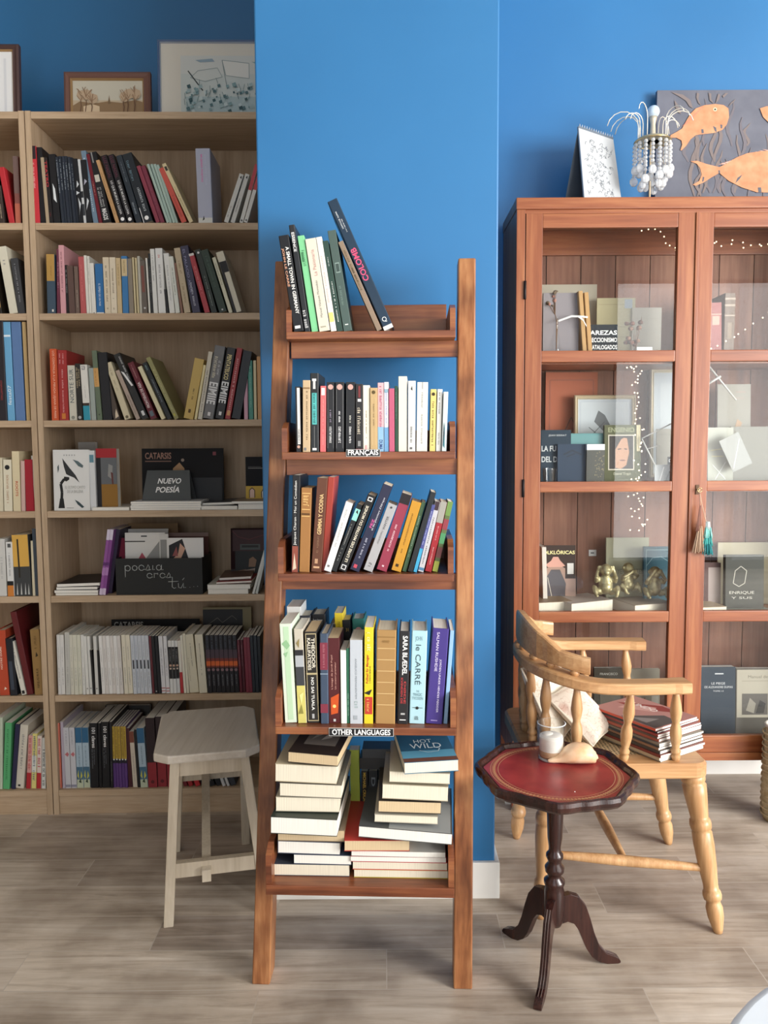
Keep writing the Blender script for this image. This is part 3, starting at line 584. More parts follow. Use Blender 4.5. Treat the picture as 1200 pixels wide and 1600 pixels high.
def book_mesh(t, d, h, cols, hard, page, marks='', seed=0, rough=.42):
    """cover (spine + boards) and page block; spine on the plane y = 0, boards run back to y = d"""
    c = min(.0024 if hard else .0007, t*.2); o = .0035 if hard else .0006; ch = min(.0018 if hard else .0008, t*.2); m = M(cols, rough)
    mb = MB(); pr = [(ch, 0), (t-ch, 0), (t, ch), (t, d), (t-c, d), (t-c, c+ch), (t-c-ch*.5, c), (c+ch*.5, c), (c, c+ch), (c, d), (0, d), (0, ch)]
    n = len(pr); vs = [V(x, y, 0) for x, y in pr]+[V(x, y, h) for x, y in pr]; fs = [(i, (i+1) % n, n+(i+1) % n, n+i) for i in range(n)]
    for quad in ((0, 1, 6, 7), (1, 2, 5, 6), (2, 3, 4, 5), (0, 7, 8, 11), (11, 8, 9, 10)): fs.append(tuple(quad[::-1])); fs.append(tuple(n+k for k in quad))
    mb.add(vs, fs, m); do_marks(mb, marks, t, h, seed=seed)
    pb = MB(); pb.box(c+.0001, t-c-.0001, c+.0002, d-o, o, h-o, page); return mb, pb
PG = {'c': M_PAGE, 'w': M_PAGEW, 't': M_PAGET}
BOOKN = [0]
def book(fr, lx, ly, z, t, h, d, lean, spec, label, group, marks='', cat='book', extra_yaw=0):
    hard = spec[0] == 'h'; pg = PG[spec[1]]; col = spec[2:]
    BOOKN[0] += 1; mb, pb = book_mesh(t, d, h, col, hard, pg, marks, BOOKN[0])
    b = thing('book', label, cat, fr.w(lx, ly, z), (0, lean, fr.yaw+extra_yaw), group)
    mb.build('cover', b, T=I4); pb.build('page_block', b, T=I4); return b
DEPTH = {}
def row(fr, zs, base, where, group, items, dmax=.22, ratio=.72, yb=None):
    rnd = random.Random(len(where)+len(items))
    for i, e in enumerate(items):
        xb, xt, yt, w, spec, desc = e[:6]; marks = e[6] if len(e) > 6 else ''; opt = e[7] if len(e) > 7 else {}
        ly = base + opt.get('ly', rnd.uniform(0, .006))
        y = yb
        for _ in range(3): p = fr.px(xb, y, ly); y -= (zs-p.z)*FPX/max(fr.w(p.x, ly, 0).y, .5)
        p = fr.px(xb, y, ly); q = fr.px(xb+w, y, ly); r = fr.px(xt, yt, ly)
        lean = math.atan2(r.x-p.x, r.z-zs); t = (q.x-p.x)*math.cos(lean)*.985; z = zs+.0004; 
        if lean > 0: z += t*math.sin(lean)
        h = math.hypot(r.x-p.x, r.z-z); d = min(opt.get('d', h*ratio), dmax-opt.get('ly', 0))
        label = desc if opt.get('own') else f'{desc}, {ordinal(i+1)} along {where}'
        book(fr, p.x, ly, z, t, h, d, lean, spec, label, group, marks)
GR = lambda y0=.12, y1=.85, c='#5a5a5a': f's {y0} {y1} {c}'
# --- main bookcase, top row
R1 = [
 (53, 46, 228, 9.5, 'pc#c2323c', 'red book with a dark top to its spine', 'b .83 1 #2a1c22; s .45 .78 #e8b0b0'),
 (63, 57, 230, 8, 'pc#17151a', 'tall black book', ''),
 (72, 63, 246, 5, 'pt#a8957c', 'thin beige book', ''),
 (77.5, 68, 246, 5.5, 'pc#1b1719', 'black book with red lettering', 't d .55 .95 #b03038 .1 .8 *TEATRO; s .1 .16 #a04040'),
 (84, 75, 241, 11, 'pc#16161b', 'black book with a white splash on the spine', 'p #d8dde0 .3,.35 .7,.3 .6,.5 .3,.58'),
 (96.5, 86, 245, 4.2, 'pc#252c38', 'thin slate paperback of a matching set', 's .45 .95 #aab4bd .3 .6'),
 (101, 91, 244, 4.2, 'pc#232a36', 'thin slate paperback of a matching set', 's .45 .95 #aab4bd .3 .6'),
 (105.5, 96, 244, 4.2, 'pc#262d3a', 'thin slate paperback of a matching set', 's .5 .9 #aab4bd .3 .6'),
 (110, 100.5, 244, 4.2, 'pc#232a36', 'thin slate paperback of a matching set', 's .5 .9 #aab4bd .3 .6'),
 (114.5, 105, 245, 4.2, 'pc#252c38', 'thin slate paperback of a matching set', 's .5 .9 #aab4bd .3 .6'),
 (119, 109, 246, 4.2, 'pc#1f2530', 'thin slate paperback of a matching set', 's .5 .9 #8a949d .3 .6'),
 (123.5, 113, 248, 7, 'pc#14161c', 'black book with white marks', 'p #cfd4d8 .3,.55 .9,.6 .5,.66; p #cfd4d8 .2,.1 .9,.3 .4,.4 .5,.2; p #cfd4d8 .1,.44 .9,.47 .2,.5'),
 (131, 121, 249, 4, 'pw#c9ccce', 'thin white spined booklet', 'b .4 .5 #22252a; b .12 .3 #30343a'),
 (135.5, 125.5, 250, 9, 'pc#15171d', 'black book with pale marks', 'p #cfd4d8 .2,.2 .8,.35 .5,.4; p #aab .2,.6 .8,.66 .4,.7'),
 (146, 126, 236, 8, 'pw#6d8498', 'grey blue paperback', 's .15 .9 #c8d6e0 .35 .6'),
 (154.5, 134.5, 241, 5.5, 'pc#6b1526', 'dark red paperback', 's .4 .6 #c98 .35 .6'),
 (161, 137, 239, 13.5, 'pc#15151a', 'black book with bold white lettering near its foot', 't d .04 .2 #e8e8e8 .2 .75 *MAGOS; s .22 .5 #b8b8b8 .2 .42; s .22 .5 #b8b8b8 .5 .68; b .58 .68 #c8c4b8 .2 .75; b .85 1 #8a8a8a .35 .5'),
 (181, 149.5, 251, 6, 'pt#c49a6c', 'tan thin paperback', 's .1 .8 #9a7448 .35 .6'),
 (188.5, 157, 244, 10, 'pc#17151a', 'black book with white and maroon capitals', 't d .12 .62 #d6d6d6 .28 .72 *LO QUE MUEVE LA LLUVIA; t d .66 .98 #5e2a3c .25 .75 *LUZ NADAL; d .05 #f4f4f4 .3'),
 (200, 168, 243, 10, 'pc#17151a', 'black book matching the one before it', 't d .12 .62 #d6d6d6 .28 .72 *LO QUE MUEVE LA LLUVIA; t d .66 .98 #5e2a3c .25 .75 *LUZ NADAL; d .05 #f4f4f4 .3'),
 (213, 181, 244, 9.5, 'pc#27303a', 'slate paperback with grey lettering', 's .12 .3 #9aa4ac .3 .6; s .6 .9 #7c868e .4 .6'),
 (224, 190.5, 242, 16, 'pc#1d242c', 'thick near black book with a white dot', 's .15 .5 #b9c0c4 .45 .7; s .6 .9 #6f8a98 .2 .45; d .06 #f4f4f4 .22; b .0 .22 #e8e8e8 .05 .12'),
 (244, 213, 260, 6.5, 'pc#8a3a4c', 'plum paperback', ''), (251, 220, 260, 7, 'pc#7a3044', 'plum paperback', 's .2 .8 #a86878 .4 .55'),
 (260.5, 229, 257, 4.3, 'pw#a9bdb4', 'thin pale aqua paperback', ''), (265, 234.5, 257, 4.3, 'pw#a3b8af', 'thin pale aqua paperback', ''), (270, 239.5, 257, 4.3, 'pw#a9bdb4', 'thin pale aqua paperback', ''), (274.5, 244, 258, 4.3, 'pw#a3b8af', 'thin pale aqua paperback', ''),
 (284, 248, 264, 9, 'pc#c9574a', 'coral paperback', 's .1 .5 #9a3a34'),
 (296, 253, 257, 7, 'pt#d9c9a0', 'cream spined book with a dark cover', 's .1 .6 #a89868; b .88 .95 #3a3630 .2 .8'),
 (310, 305, 232, 23, 'hw#b4b8cc', 'thick lilac white hardback with pink lettering', 't d .55 .92 #e07ab8 .30 .45 *MUJERES POETAS; s .5 .95 #c3c6da .6 .72; b 0 .07 #d8d8d2; p #222 .3,.03 .45,.05 .4,.1'),
 (350, 375, 271, 7.3, 'pw#d2d0ca', 'slim white paperback leaning on its neighbour', 's .1 .35 #8a8a86; p #222 .35,.93 .8,.9 .7,.97'),
 (360, 384, 271, 7.3, 'pw#d2d0ca', 'slim white paperback leaning on its neighbour', 's .2 .5 #8a8a86; p #222 .35,.93 .8,.9 .7,.97'),
 (374, 399, 256, 6, 'pw#d6d4ce', 'white paperback with a red top', 'b .56 1 #b84a50; d .04 #555 .25'),
 (381, 407, 256, 6, 'pw#d6d4ce', 'white paperback with a red top', 'b .56 1 #b84a50; d .04 #555 .25'),
]
row(BC, ZS[0], .004, "the bookcase's top row", 'books in the top row of the bookcase', R1, yb=346, dmax=.235)
R2 = [
 (74, 72, 397, 13, 'pc#3d4f60', 'slate book with a golden upper half', 'b .55 1 #b08a48; s .62 .8 #7a5a28 .5 .62; b .03 .07 #e0ddd4 .6 .8'),
 (89, 88, 389, 5, 'pc#6a3044', 'plum book', 's .4 .8 #c89aa8'), (95, 91, 383, 8.3, 'pc#d09aa0', 'pale pink book', 's .3 .9 #80505c'),
 (104, 101, 414, 4, 'pc#1d1a1c', 'thin black book', 's .4 .9 #aaa'), (108.5, 104, 415, 9.5, 'pc#5e4842', 'brown book', ''), (118.5, 115, 416, 6, 'pc#6e5b52', 'grey brown book', 's .1 .5 #b8a89c .5 .7'),
 (126, 122, 401, 9, 'pc#b5595a', 'dusty red book', 's .2 .85 #d88 .4 .55'), (135.5, 130.5, 399, 4.2, 'pw#dedbd2', 'thin white paperback', ''), (140, 135.5, 400, 3.6, 'pw#dedbd2', 'thin white paperback', 's .5 .95 #999'),
 (144, 139.5, 411, 6.5, 'pw#e0ddd6', 'white paperback', 's .4 .8 #b4b4b0 .4 .55; b 0 .02 #222 .4 .6'), (151, 148, 412, 12, 'pw#2f6ca4', 'bright blue paperback', 't d .15 .6 #e0e8ee .3 .62 EL ESPEJO DE UN MAR; b 0 .02 #dcdcd8'),
 (164, 160, 402, 9.7, 'pc#d9cbb2', 'cream paperback', 's .2 .85 #8a7a64; s .06 .1 #8a7a64'), (174, 170.5, 402, 9.3, 'pc#dccfb8', 'cream paperback', 's .25 .8 #8a7a64; s .06 .1 #8a7a64'), (184, 180.5, 403, 7.3, 'pt#cbb38a', 'sand paperback', 's .5 .9 #a08858'),
 (192, 189, 400, 9.2, 'pc#3c78ae', 'blue paperback with a cream upper band', 'b .65 .95 #cdb890; s .7 .92 #8a7448'), (202, 198, 404, 7.5, 'pc#8d8274', 'grey beige paperback', ''),
 (210.5, 206, 402, 2.8, 'pc#cfc09a', 'thin cream booklet', ''), (214.8, 210.5, 403, 2.8, 'pc#cfc09a', 'thin cream booklet', ''), (218.5, 214, 400, 4, 'pw#b8b4a8', 'thin grey white booklet', ''), (223, 218, 407, 8, 'pc#675e56', 'grey book with a red patch', 'b .4 .9 #7c4a42 .2 .7; d .1 #ccc .2'),
 (232.5, 227, 403, 2.8, 'pw#dcdad2', 'thin white booklet', ''), (236, 231, 396, 3.8, 'pc#26282a', 'thin black book', 's .3 .8 #888'),
 (240, 234, 389, 6.8, 'pw#dcdcd8', 'white paperback', 's .5 .9 #999'), (248, 242, 388, 11.3, 'pw#e0e0de', 'wide white paperback', 's .3 .75 #9a9a9a; s .85 .9 #c66'), (260, 256, 452, 4, 'pc#1d1d1f', 'low black booklet', ''), (265, 255, 396, 8.5, 'pw#dededa', 'white paperback', 's .2 .8 #b0b0b0'), (274.5, 263.5, 401, 6.8, 'pw#d8dad2', 'white paperback', 's .3 .8 #8a948a'),  # the low black piece stands in for the shade between white paperbacks
 (282.5, 271, 411, 4, 'pc#8a6656', 'thin brown book', ''), (288, 271.5, 388, 10, 'pc#bcab90', 'beige book', 's .15 .45 #8a7658; s .6 .8 #8a7658'), (301, 281.5, 385, 12.5, 'pc#39374e', 'navy book', 't d .3 .95 #8f90b0 .2 .5 EL PALACIO AZUL; s .1 .45 #b8bac8 .35 .6'),
 (320, 294.5, 397, 8.5, 'pc#a83c44', 'red book with a white cap', 'b .96 1 #d8d4d0; s .3 .8 #d08a8a'), (330.5, 304, 391, 9.5, 'pc#232c28', 'dark green book', 's .1 .6 #8a948c .4 .6; d .95 #ddd .2'), (343, 313, 392, 12.5, 'pc#28392f', 'wide dark green book', 's .4 .9 #4c6254; d .04 #ccc .12'),
 (358, 331, 403, 6, 'pw#d5d0b8', 'narrow cream book', 's .5 .9 #7a7a62'), (366, 337, 395, 12.5, 'pw#cfc8b4', 'cream and black book', 'b .66 .84 #1f1d20; b 0 .66 #242226 .0 .35'),
]
row(BC, ZS[1], .006, "the bookcase's second row", 'books in the second row of the bookcase', R2, yb=488, dmax=.235)
R3 = [
 (81, 77, 545, 11, 'pc#c8552e', 'orange book with white lettering', 't d .03 .97 #f0c8b0 .3 .7 LOS CONTINUA A LA MIRADA LEJANA DE PARIS'), (93, 89, 547, 14.5, 'hc#a02f2e', 'red hardback', 's .1 .75 #d8a0a0 .42 .58; s .8 .95 #d8a0a0 .2 .35; s .8 .95 #d8a0a0 .55 .7; b .02 .1 #c87a34 .3 .7'),
 (109, 105, 571, 11.3, 'pw#c9c4b6', 'pale book lettered NORTE SUR', 't u .32 .93 #44545c .2 .75 NORTE SUR; d .05 #8a8a80 .25'), (121, 117, 568, 8.5, 'pc#262422', 'black book with beige lettering', 's .55 .93 #b8a888 .15 .42; s .6 .9 #b8a888 .55 .8; d .05 #aaa .3'),
 (131, 125, 570, 10.8, 'pw#dcd9d2', 'white book with a teal foot', 'b .0 .26 #2f8fa6; b .26 .31 #3a2a22; s .9 .98 #556 .2 .8; s .4 .62 #9a9a9a .45 .55'), (143, 138, 575, 7.5, 'pw#9aa39e', 'pale grey green book', ''), (152, 143, 548, 8, 'pc#62705c', 'moss green book with an orange label', 'b .48 .75 #c89a5c; s .5 .73 #8a6234 .3 .5; d .08 #2c3a2c .15'),
 (161, 152, 551, 15, 'hc#1b1b20', 'tall black hardback', ''), (178, 156, 577, 10.5, 'pc#4d423a', 'brown photo covered paperback', 'b .5 .95 #8a7862 .0 .3; p #cfc0a8 .3,.02 .9,.05 .8,.2 .5,.12'), (195, 164, 568, 10.5, 'pc#cabfa2', 'cream paperback', 's .5 .9 #a09478; d .04 #6a6048 .25'),
 (213, 180, 580, 7, 'pc#a8968a', 'taupe paperback', 's .1 .5 #6a5c54'), (222, 177, 555, 11.5, 'pc#222222', 'black book with a white flash', 'p #dcdcdc .05,.75 .4,.72 .9,.5 .6,.5; s .6 .95 #bbb .6 .85; b .05 .12 #cfcfcf .35 .75'), (236, 199, 568, 10.5, 'pc#5e1a26', 'dark red book with white capitals', 't u .2 .65 #d8c8c8 .25 .7 *FRONTERAS DE ASIA; b .05 .14 #5a6a74 .2 .8; s .7 .95 #b88 .4 .6'),
 (252.5, 215, 574, 7.2, 'pw#d4cba8', 'pale yellow paperback', ''), (262, 222, 568, 8, 'pc#202326', 'black book with blue grey lettering', 's .3 .7 #8a96a0 .4 .65; s .85 .95 #8aa'), (273, 228, 560, 7.8, 'pc#8f8b5c', 'olive paperback', 's .15 .8 #c0bc90 .35 .6; b .05 .09 #b8b040 .3 .6'),
 (287, 305, 559, 15.5, 'pt#c2a55c', 'mustard yellow book', 's .3 .5 #4a3818 .45 .6; b .1 .16 #5a4018 .35 .6'), (303.5, 318, 570, 4, 'pw#d8cc9c', 'narrow cream book', ''), (309, 326, 549, 7, 'pw#c9c2b2', 'grey white paperback', 's .1 .75 #7a746a'),
 (317, 336.5, 539, 17, 'hc#6f6e6f', 'grey thick book with white type strokes', 's .55 .85 #cfc8b0 .2 .5; s .6 .8 #ccc .6 .8; t d .2 .5 #e4e4e4 .1 .9 *EIMIIE; b .04 .09 #ddd .4 .65'), (336, 355.5, 542, 14, 'hc#232122', 'black thick book with white type strokes', 't d .55 .9 #d8c890 .2 .7 *PENTATEUCO; t d .22 .52 #e4e4e4 .1 .9 *EIMIIE; b .05 .1 #ddd .35 .65'), (351.5, 371, 543, 8.5, 'pc#962c30', 'red paperback', 's .1 .85 #d8a8a8; b .05 .12 #cf9a6a .2 .8'), 
 (362, 381, 547, 14, 'pc#15171f', 'black paperback', ''), (381.5, 380, 553, 6.2, 'pc#c898a8', 'pink book', 's .5 .9 #8a5a70'), (389, 387, 563, 7, 'pc#3c8272', 'teal book', 's .2 .9 #8ac0b0'), (397, 395.5, 563, 4.5, 'pw#cbbd98', 'thin cream book', ''), (403, 401, 557, 6, 'pt#b98854', 'tan book', ''),
]
row(BC, ZS[2], .006, "the bookcase's third row", 'books in the third row of the bookcase', R3, yb=655, dmax=.235)
# row of white poetry books
R6 = []
def addr(*e): R6.append(e)
WG = 's .15 .45 #8a8a86 .4 .6; s .55 .8 #9a9a96 .42 .58'
for i, (xb, xt, w, c, nm) in enumerate(((91, 88, 5.3, '#d4d2cf', 'white'), (96.5, 93.5, 5.8, '#d6d4d1', 'white'), (103, 100.5, 7.5, '#bdbcb6', 'pale grey'), (111, 107.5, 5.5, '#cfccbe', 'off white'), (117, 113, 6, '#d2d0c0', 'off white'), (123.5, 119.5, 5.5, '#d2d0c0', 'off white'), (129.5, 125.5, 4.6, '#dad9d4', 'white'))): addr(xb, xt, 992 if i != 2 else 988, w, 'pw'+c, f'{nm} slim poetry paperback', WG)
for xb, xt, w, c in ((135, 130, 4.6, '#dad9d4'), (140.5, 135.5, 4.4, '#dad9d4')): addr(xb, xt, 994, w, 'pw'+c, 'slim white poetry paperback', 'd .1 #555 .2')
addr(145.5, 140, 1016, 3.4, 'pc#1c1c1c', 'thin black booklet'); addr(149.5, 145, 994, 5, 'pw#cfcec9', 'slim white poetry paperback', 'd .1 #555 .2'); addr(155, 151, 1016, 3.2, 'pc#1c1c1c', 'thin black booklet')
for k in range(6): addr(159.5+k*5.7, 153.5+k*5.7, 993.5, 5.4, 'pw'+('#e6e4e1', '#d8d3cf')[k % 2 == 1], 'warm white poetry paperback', WG)
addr(194.5, 189, 992, 6.2, 'pw#ded7c4', 'cream poetry paperback', WG); addr(201, 195, 992, 7.2, 'pw#ded7c4', 'cream poetry paperback', WG)
for k in range(5): addr(208.8+k*5.8, 203+k*5.7, 993, 5.5, 'pw#c9ced6', 'bluish white paperback of a matching set', 'b .43 .58 #3c4048 .3 .75; s .1 .38 #70757c .4 .6; s .62 .9 #8a9098 .42 .58')
addr(238.2, 232, 994, 3.6, 'pw#6a2c34', 'thin maroon paperback', ''); addr(242.3, 235.5, 994, 5, 'pw#15171c', 'black paperback', 'd .04 #ccc .2'); addr(247.6, 241, 994, 4.8, 'pw#171a20', 'black paperback', '')
addr(253, 247, 994, 6.5, 'pw#dddde0', 'white paperback with a ruled foot', 'b .03 .1 #b87a7a; b .05 .08 #dddde0; s .3 .8 #a0a0a4'); addr(260, 254.5, 994, 5.6, 'pw#dddde0', 'white paperback with a ruled foot', 'b .03 .1 #b87a7a; b .05 .08 #dddde0; s .3 .8 #a0a0a4')
for k in range(3): addr(266.2+k*5.3, 262+k*5.2, 1001, 5, 'pw#dddddb', 'white paperback with a black belly band', 'b .28 .88 #181618; s .6 .84 #bbb .4 .6; d .53 #c8a48c .38; d .47 #dcc8b8 .3')
addr(282.5, 277.5, 1001, 4.4, 'pw#b02f34', 'thin red and white booklet', 'b .4 1 #dcd8cc'); addr(287.5, 281, 993, 4, 'pw#dcd8c8', 'narrow cream booklet'); addr(292, 285, 990, 4, 'pc#d8d2be', 'narrow cream booklet')
addr(296.8, 287, 992, 14.5, 'pw#d4cdb6', 'thick cream paperback', 's .4 .85 #6a6658 .55 .64; s .2 .6 #8a8674 .2 .27'); addr(311.8, 304, 992, 12.5, 'pw#d8d1bc', 'thick cream paperback', 's .3 .85 #5a564c .45 .56')
for k in range(7): addr(325.2+k*7.05, 319.8+k*7.05, 992.5, 6.8, 'pw#16141a', 'black paperback with a flame band', 'b .58 .75 #4a3a44; b .44 .6 #7a3228; b .47 .55 #d2622c; d .4 #8a6a70 .35; s .12 .32 #9a9aa0 .4 .6; s .75 .98 #5a6270 .35 .65')
for k, (w, c) in enumerate(((4.2, '#5e1a28'), (4.2, '#4e1522'), (5, '#7a2a3a'), (5, '#742838'))): addr(375+k*4.9, 370+k*4.9, 1000 if k < 2 else 996, w, 'pw'+c, 'slim maroon paperback', 's .5 .9 #b08890 .35 .55' if k < 2 else '')
addr(394.8, 390, 993, 4.8, 'pw#1b222b', 'slim navy black paperback'); addr(400, 395.5, 993, 5, 'pw#232a32', 'slim navy black paperback'); addr(405.5, 401, 994, 5, 'pw#171c22', 'slim navy black paperback')
row(BC, ZS[5], .008, "the bookcase's white poetry row", 'poetry paperbacks in the sixth row of the bookcase', R6, yb=1085, dmax=.16, ratio=.75)
FL = 'b .72 1 #2f6288; b .3 .75 #a8bccb; b .12 .35 #456a84; b 0 .14 #b8c0a8; p #c9c454 .1,.2 .35,.15 .3,.3; p #c9c454 .55,.14 .9,.2 .7,.28; s .35 .7 #5f7688 .42 .58; p #2c4030 .3,.1 .7,.08 .6,.16'
R7 = [
 (92.5, 88.5, 1130, 4, 'pw#d87a68', 'thin coral booklet', ''), (98, 94, 1128, 4.5, 'pw#b4aab8', 'thin lilac grey paperback', ''),
 (103, 98.5, 1137, 8.4, 'pw#c4c4ca', 'lilac white paperback with a red diamond', 'p #b86a70 .1,.56 .6,.6 .9,.56 .6,.52; s .7 .95 #9a9aa4; b .02 .06 #889'), (112, 107.5, 1137, 8.4, 'pw#c4c4ca', 'lilac white paperback with a red diamond', 'p #b86a70 .1,.56 .6,.6 .9,.56 .6,.52; s .7 .95 #9a9aa4; b .02 .06 #889'),
 (121, 117, 1137, 10, 'pw#a8bccb', 'sky blue flower painted paperback', FL), (131.5, 127.5, 1137, 10, 'pw#a8bccb', 'sky blue flower painted paperback', FL),
 (142, 139, 1130, 12.5, 'pw#17181c', 'black book lettered 101 claves', 't d .62 .93 #dcdcdc .3 .75 *101 claves; s .3 .6 #70747c .25 .4; s .36 .6 #70747c .5 .62'), (155.2, 152.5, 1130, 4.4, 'pw#15161a', 'thin black paperback', ''),
 (160.5, 157.5, 1128, 11.8, 'pw#17181c', 'black book lettered 101 claves', 't d .62 .93 #dcdcdc .3 .75 *101 claves; s .3 .6 #70747c .25 .4; s .36 .6 #70747c .5 .62'), (173, 170.5, 1128, 4, 'pw#1d1c20', 'thin black paperback', 's .1 .4 #777'),
]
for k in range(5): R7.append((177.8+k*4.5, 174.2+k*4.5, 1135, 4.3, 'pw#5a3a78', 'slim yellow and purple booklet', 'b .47 1 #b89a3c; s .5 .97 #5a4418 .3 .7; b .4 .47 #17151a; d .46 #ddd .3'))
R7 += [
 (201, 196, 1138, 6, 'pw#4a2128', 'dark maroon paperback', ''), (208, 201.5, 1143, 7, 'pw#cfc4b4', 'white paperback with a brown top', 'b .8 1 #7a4434; s .1 .6 #7a6a60 .45 .6'), (215.5, 209.5, 1140, 4, 'pw#1a1a1e', 'thin black paperback', ''),
 (220, 213, 1138, 11.5, 'pw#a8bccb', 'sky blue flower painted paperback', FL), (232, 226.5, 1122, 14.5, 'pw#2a1a1e', 'thick black book with a red foot', 'b 0 .36 #8e2a32; b .36 1 #2a1a1e; d .08 #5a1a20 .2'), (247, 242, 1120, 14.5, 'pw#2a1a1e', 'thick black book with a red foot', 'b 0 .36 #8e2a32; d .08 #5a1a20 .2'), (262, 257, 1120, 12, 'pw#2a1a1e', 'thick black book with a red foot', 'b 0 .36 #8e2a32'),
 (288, 250+8, 1150, 6, 'pw#6a1c24', 'slanting red booklet under the stool seat', ''), (295.5, 266, 1150, 7, 'pw#a02a30', 'slanting red booklet under the stool seat', ''), (306, 276, 1150, 8, 'pw#b83238', 'slanting red booklet under the stool seat', ''),
 (316, 287, 1150, 10, 'pw#191a1e', 'slanting black booklet under the stool seat', ''), (328, 299, 1150, 9, 'pw#1c1d22', 'slanting black booklet under the stool seat', 'b .1 .3 #a8acb0 .4 .5'), (339, 310, 1150, 8, 'pw#1c1d22', 'slanting black booklet under the stool seat', ''), (348, 320, 1150, 5, 'pw#cfd0d2', 'slanting white booklet under the stool seat', ''), (355, 327, 1150, 4.5, 'pw#cfd0d2', 'slanting white booklet under the stool seat', ''), (361, 333, 1150, 9, 'pw#3a3d44', 'slanting grey booklet under the stool seat', ''),
]
row(BC, ZS[6], .012, "the bookcase's bottom row", 'books in the bottom row of the bookcase', R7, yb=1232, dmax=.19, ratio=.8)
# --- neighbouring bookcase, only its last few books are in the picture
LB = "the cut off bookcase's "
row(BC, ZS[0], .006, LB+'top row', 'books in the neighbouring bookcase', [(-10, -16, 262, 8, 'pc#2a2220', 'dark brown book'), (0, -6, 290, 7, 'pc#3a2e2a', 'brown paperback', 's .1 .5 #b8a890'), (14, -3, 262, 9, 'hc#b22a32', 'glossy red hardback', ''), (24.5, 19.5, 244, 8.5, 'pc#7c4a44', 'rosy brown book', 'b .0 .3 #b0604c; b .45 1 #6a5450')], yb=346)
row(BC, ZS[1], .006, LB+'second row', 'books in the neighbouring bookcase', [(-6, -18, 400, 9, 'pc#221d16', 'black and gold book', 'b .1 .6 #8a7038'), (15, -4, 386, 13, 'pw#cfcab8', 'tall cream book', 's .7 .8 #888'), (29, 16, 404, 11, 'pc#3a3b3e', 'dark grey book', 's .2 .9 #8a8c90 .4 .6')], yb=488)
row(BC, ZS[2], .006, LB+'third row', 'books in the neighbouring bookcase', [(-1, -8, 500, 12, 'hc#26242a', 'large black book', 's .2 .4 #9a3a3a'), (12, 4, 503, 11.3, 'hw#68a4cc', 'light blue book lettered festa 07', 't u .16 .36 #e4eef4 .25 .7 festa07; b .85 .87 #dfeaf2'), (24.5, 16.5, 503, 15, 'hw#5a79a8', 'tall blue book', ''), (41.5, 34, 503, 6, 'pt#b59a6e', 'thin tan book')], yb=656)
row(BC, ZS[3], .006, LB+'fourth row', 'books in the neighbouring bookcase', [(-2, -4, 715, 7, 'pc#cfc6ae', 'cream book'), (6.5, 4.5, 718, 13, 'pc#d9d2bc', 'cream book with a black ring', 's .15 .7 #b08a6a; d .85 #1d1d1d .3'), (21, 18, 705, 11.5, 'pc#d6c8a6', 'sand paperback with red lettering', 't d .25 .5 #b8502c .4 .75 *ROOTS'), (33.5, 32, 720, 6, 'pc#c9a8a0', 'thin pink grey book'), (40.5, 37.5, 718, 14, 'hc#9c1c2c', 'crimson hardback'), (55, 48.5, 712, 3.4, 'pw#d8d6d0', 'thin white booklet')], yb=797)
row(BC, ZS[4], .006, LB+'fifth row', 'books in the neighbouring bookcase', [(-1, -5, 842, 12, 'pw#c9c8c4', 'white book', 's .3 .7 #aaa'), (12.5, 8.5, 847, 10, 'pw#d8d8d6', 'white book with orange foot', 'b 0 .2 #c87c34; b .2 .28 #1b1b1b; s .35 .8 #999; b .9 .97 #555 .3 .8'), (24, 17.5, 836, 26, 'pc#3b3d3e', 'wide yellow and charcoal book', 'b .48 1 #d2a44c; b .3 .93 #2a2418 .3 .4; p #b8bab8 .1,.02 .2,.02 .18,.22; p #b8bab8 .35,.02 .45,.02 .42,.22; p #b8bab8 .6,.02 .7,.02 .67,.22; p #b8bab8 .8,.02 .9,.02 .87,.2'), (51, 47.5, 845, 4, 'pw#c8bea4', 'thin cream book'), (55.5, 49.5, 826, 8, 'pc#39434e', 'slate book')], yb=932)
row(BC, ZS[5], .006, LB+'sixth row', 'books in the neighbouring bookcase', [(0, -7, 985, 15, 'hc#b8492e', 'orange red hardback', 't u .4 .75 #e8c8b8 .3 .5 *NOTRE DAME; p #e8d8c8 .5,.08 .8,.1 .6,.13'), (16, 8, 998, 11, 'hc#1c1e26', 'black photo book', 'b .1 .6 #3a4250 .2 .7'), (34, 14.5, 1003, 7.5, 'pw#d8d5ca', 'slim white book leaning over', 's .3 .95 #777; b .02 .08 #222 .2 .8'), (42.5, 15.5, 957, 9.5, 'hc#5e1c20', 'large dark red album leaning over'), (54.5, 46.5, 984, 14.5, 'pt#8f7042', 'ochre book', 's .1 .4 #4a3618; p #2a2010 .4,.58 .7,.6 .5,.66; s .7 .9 #6a5028')], yb=1086)
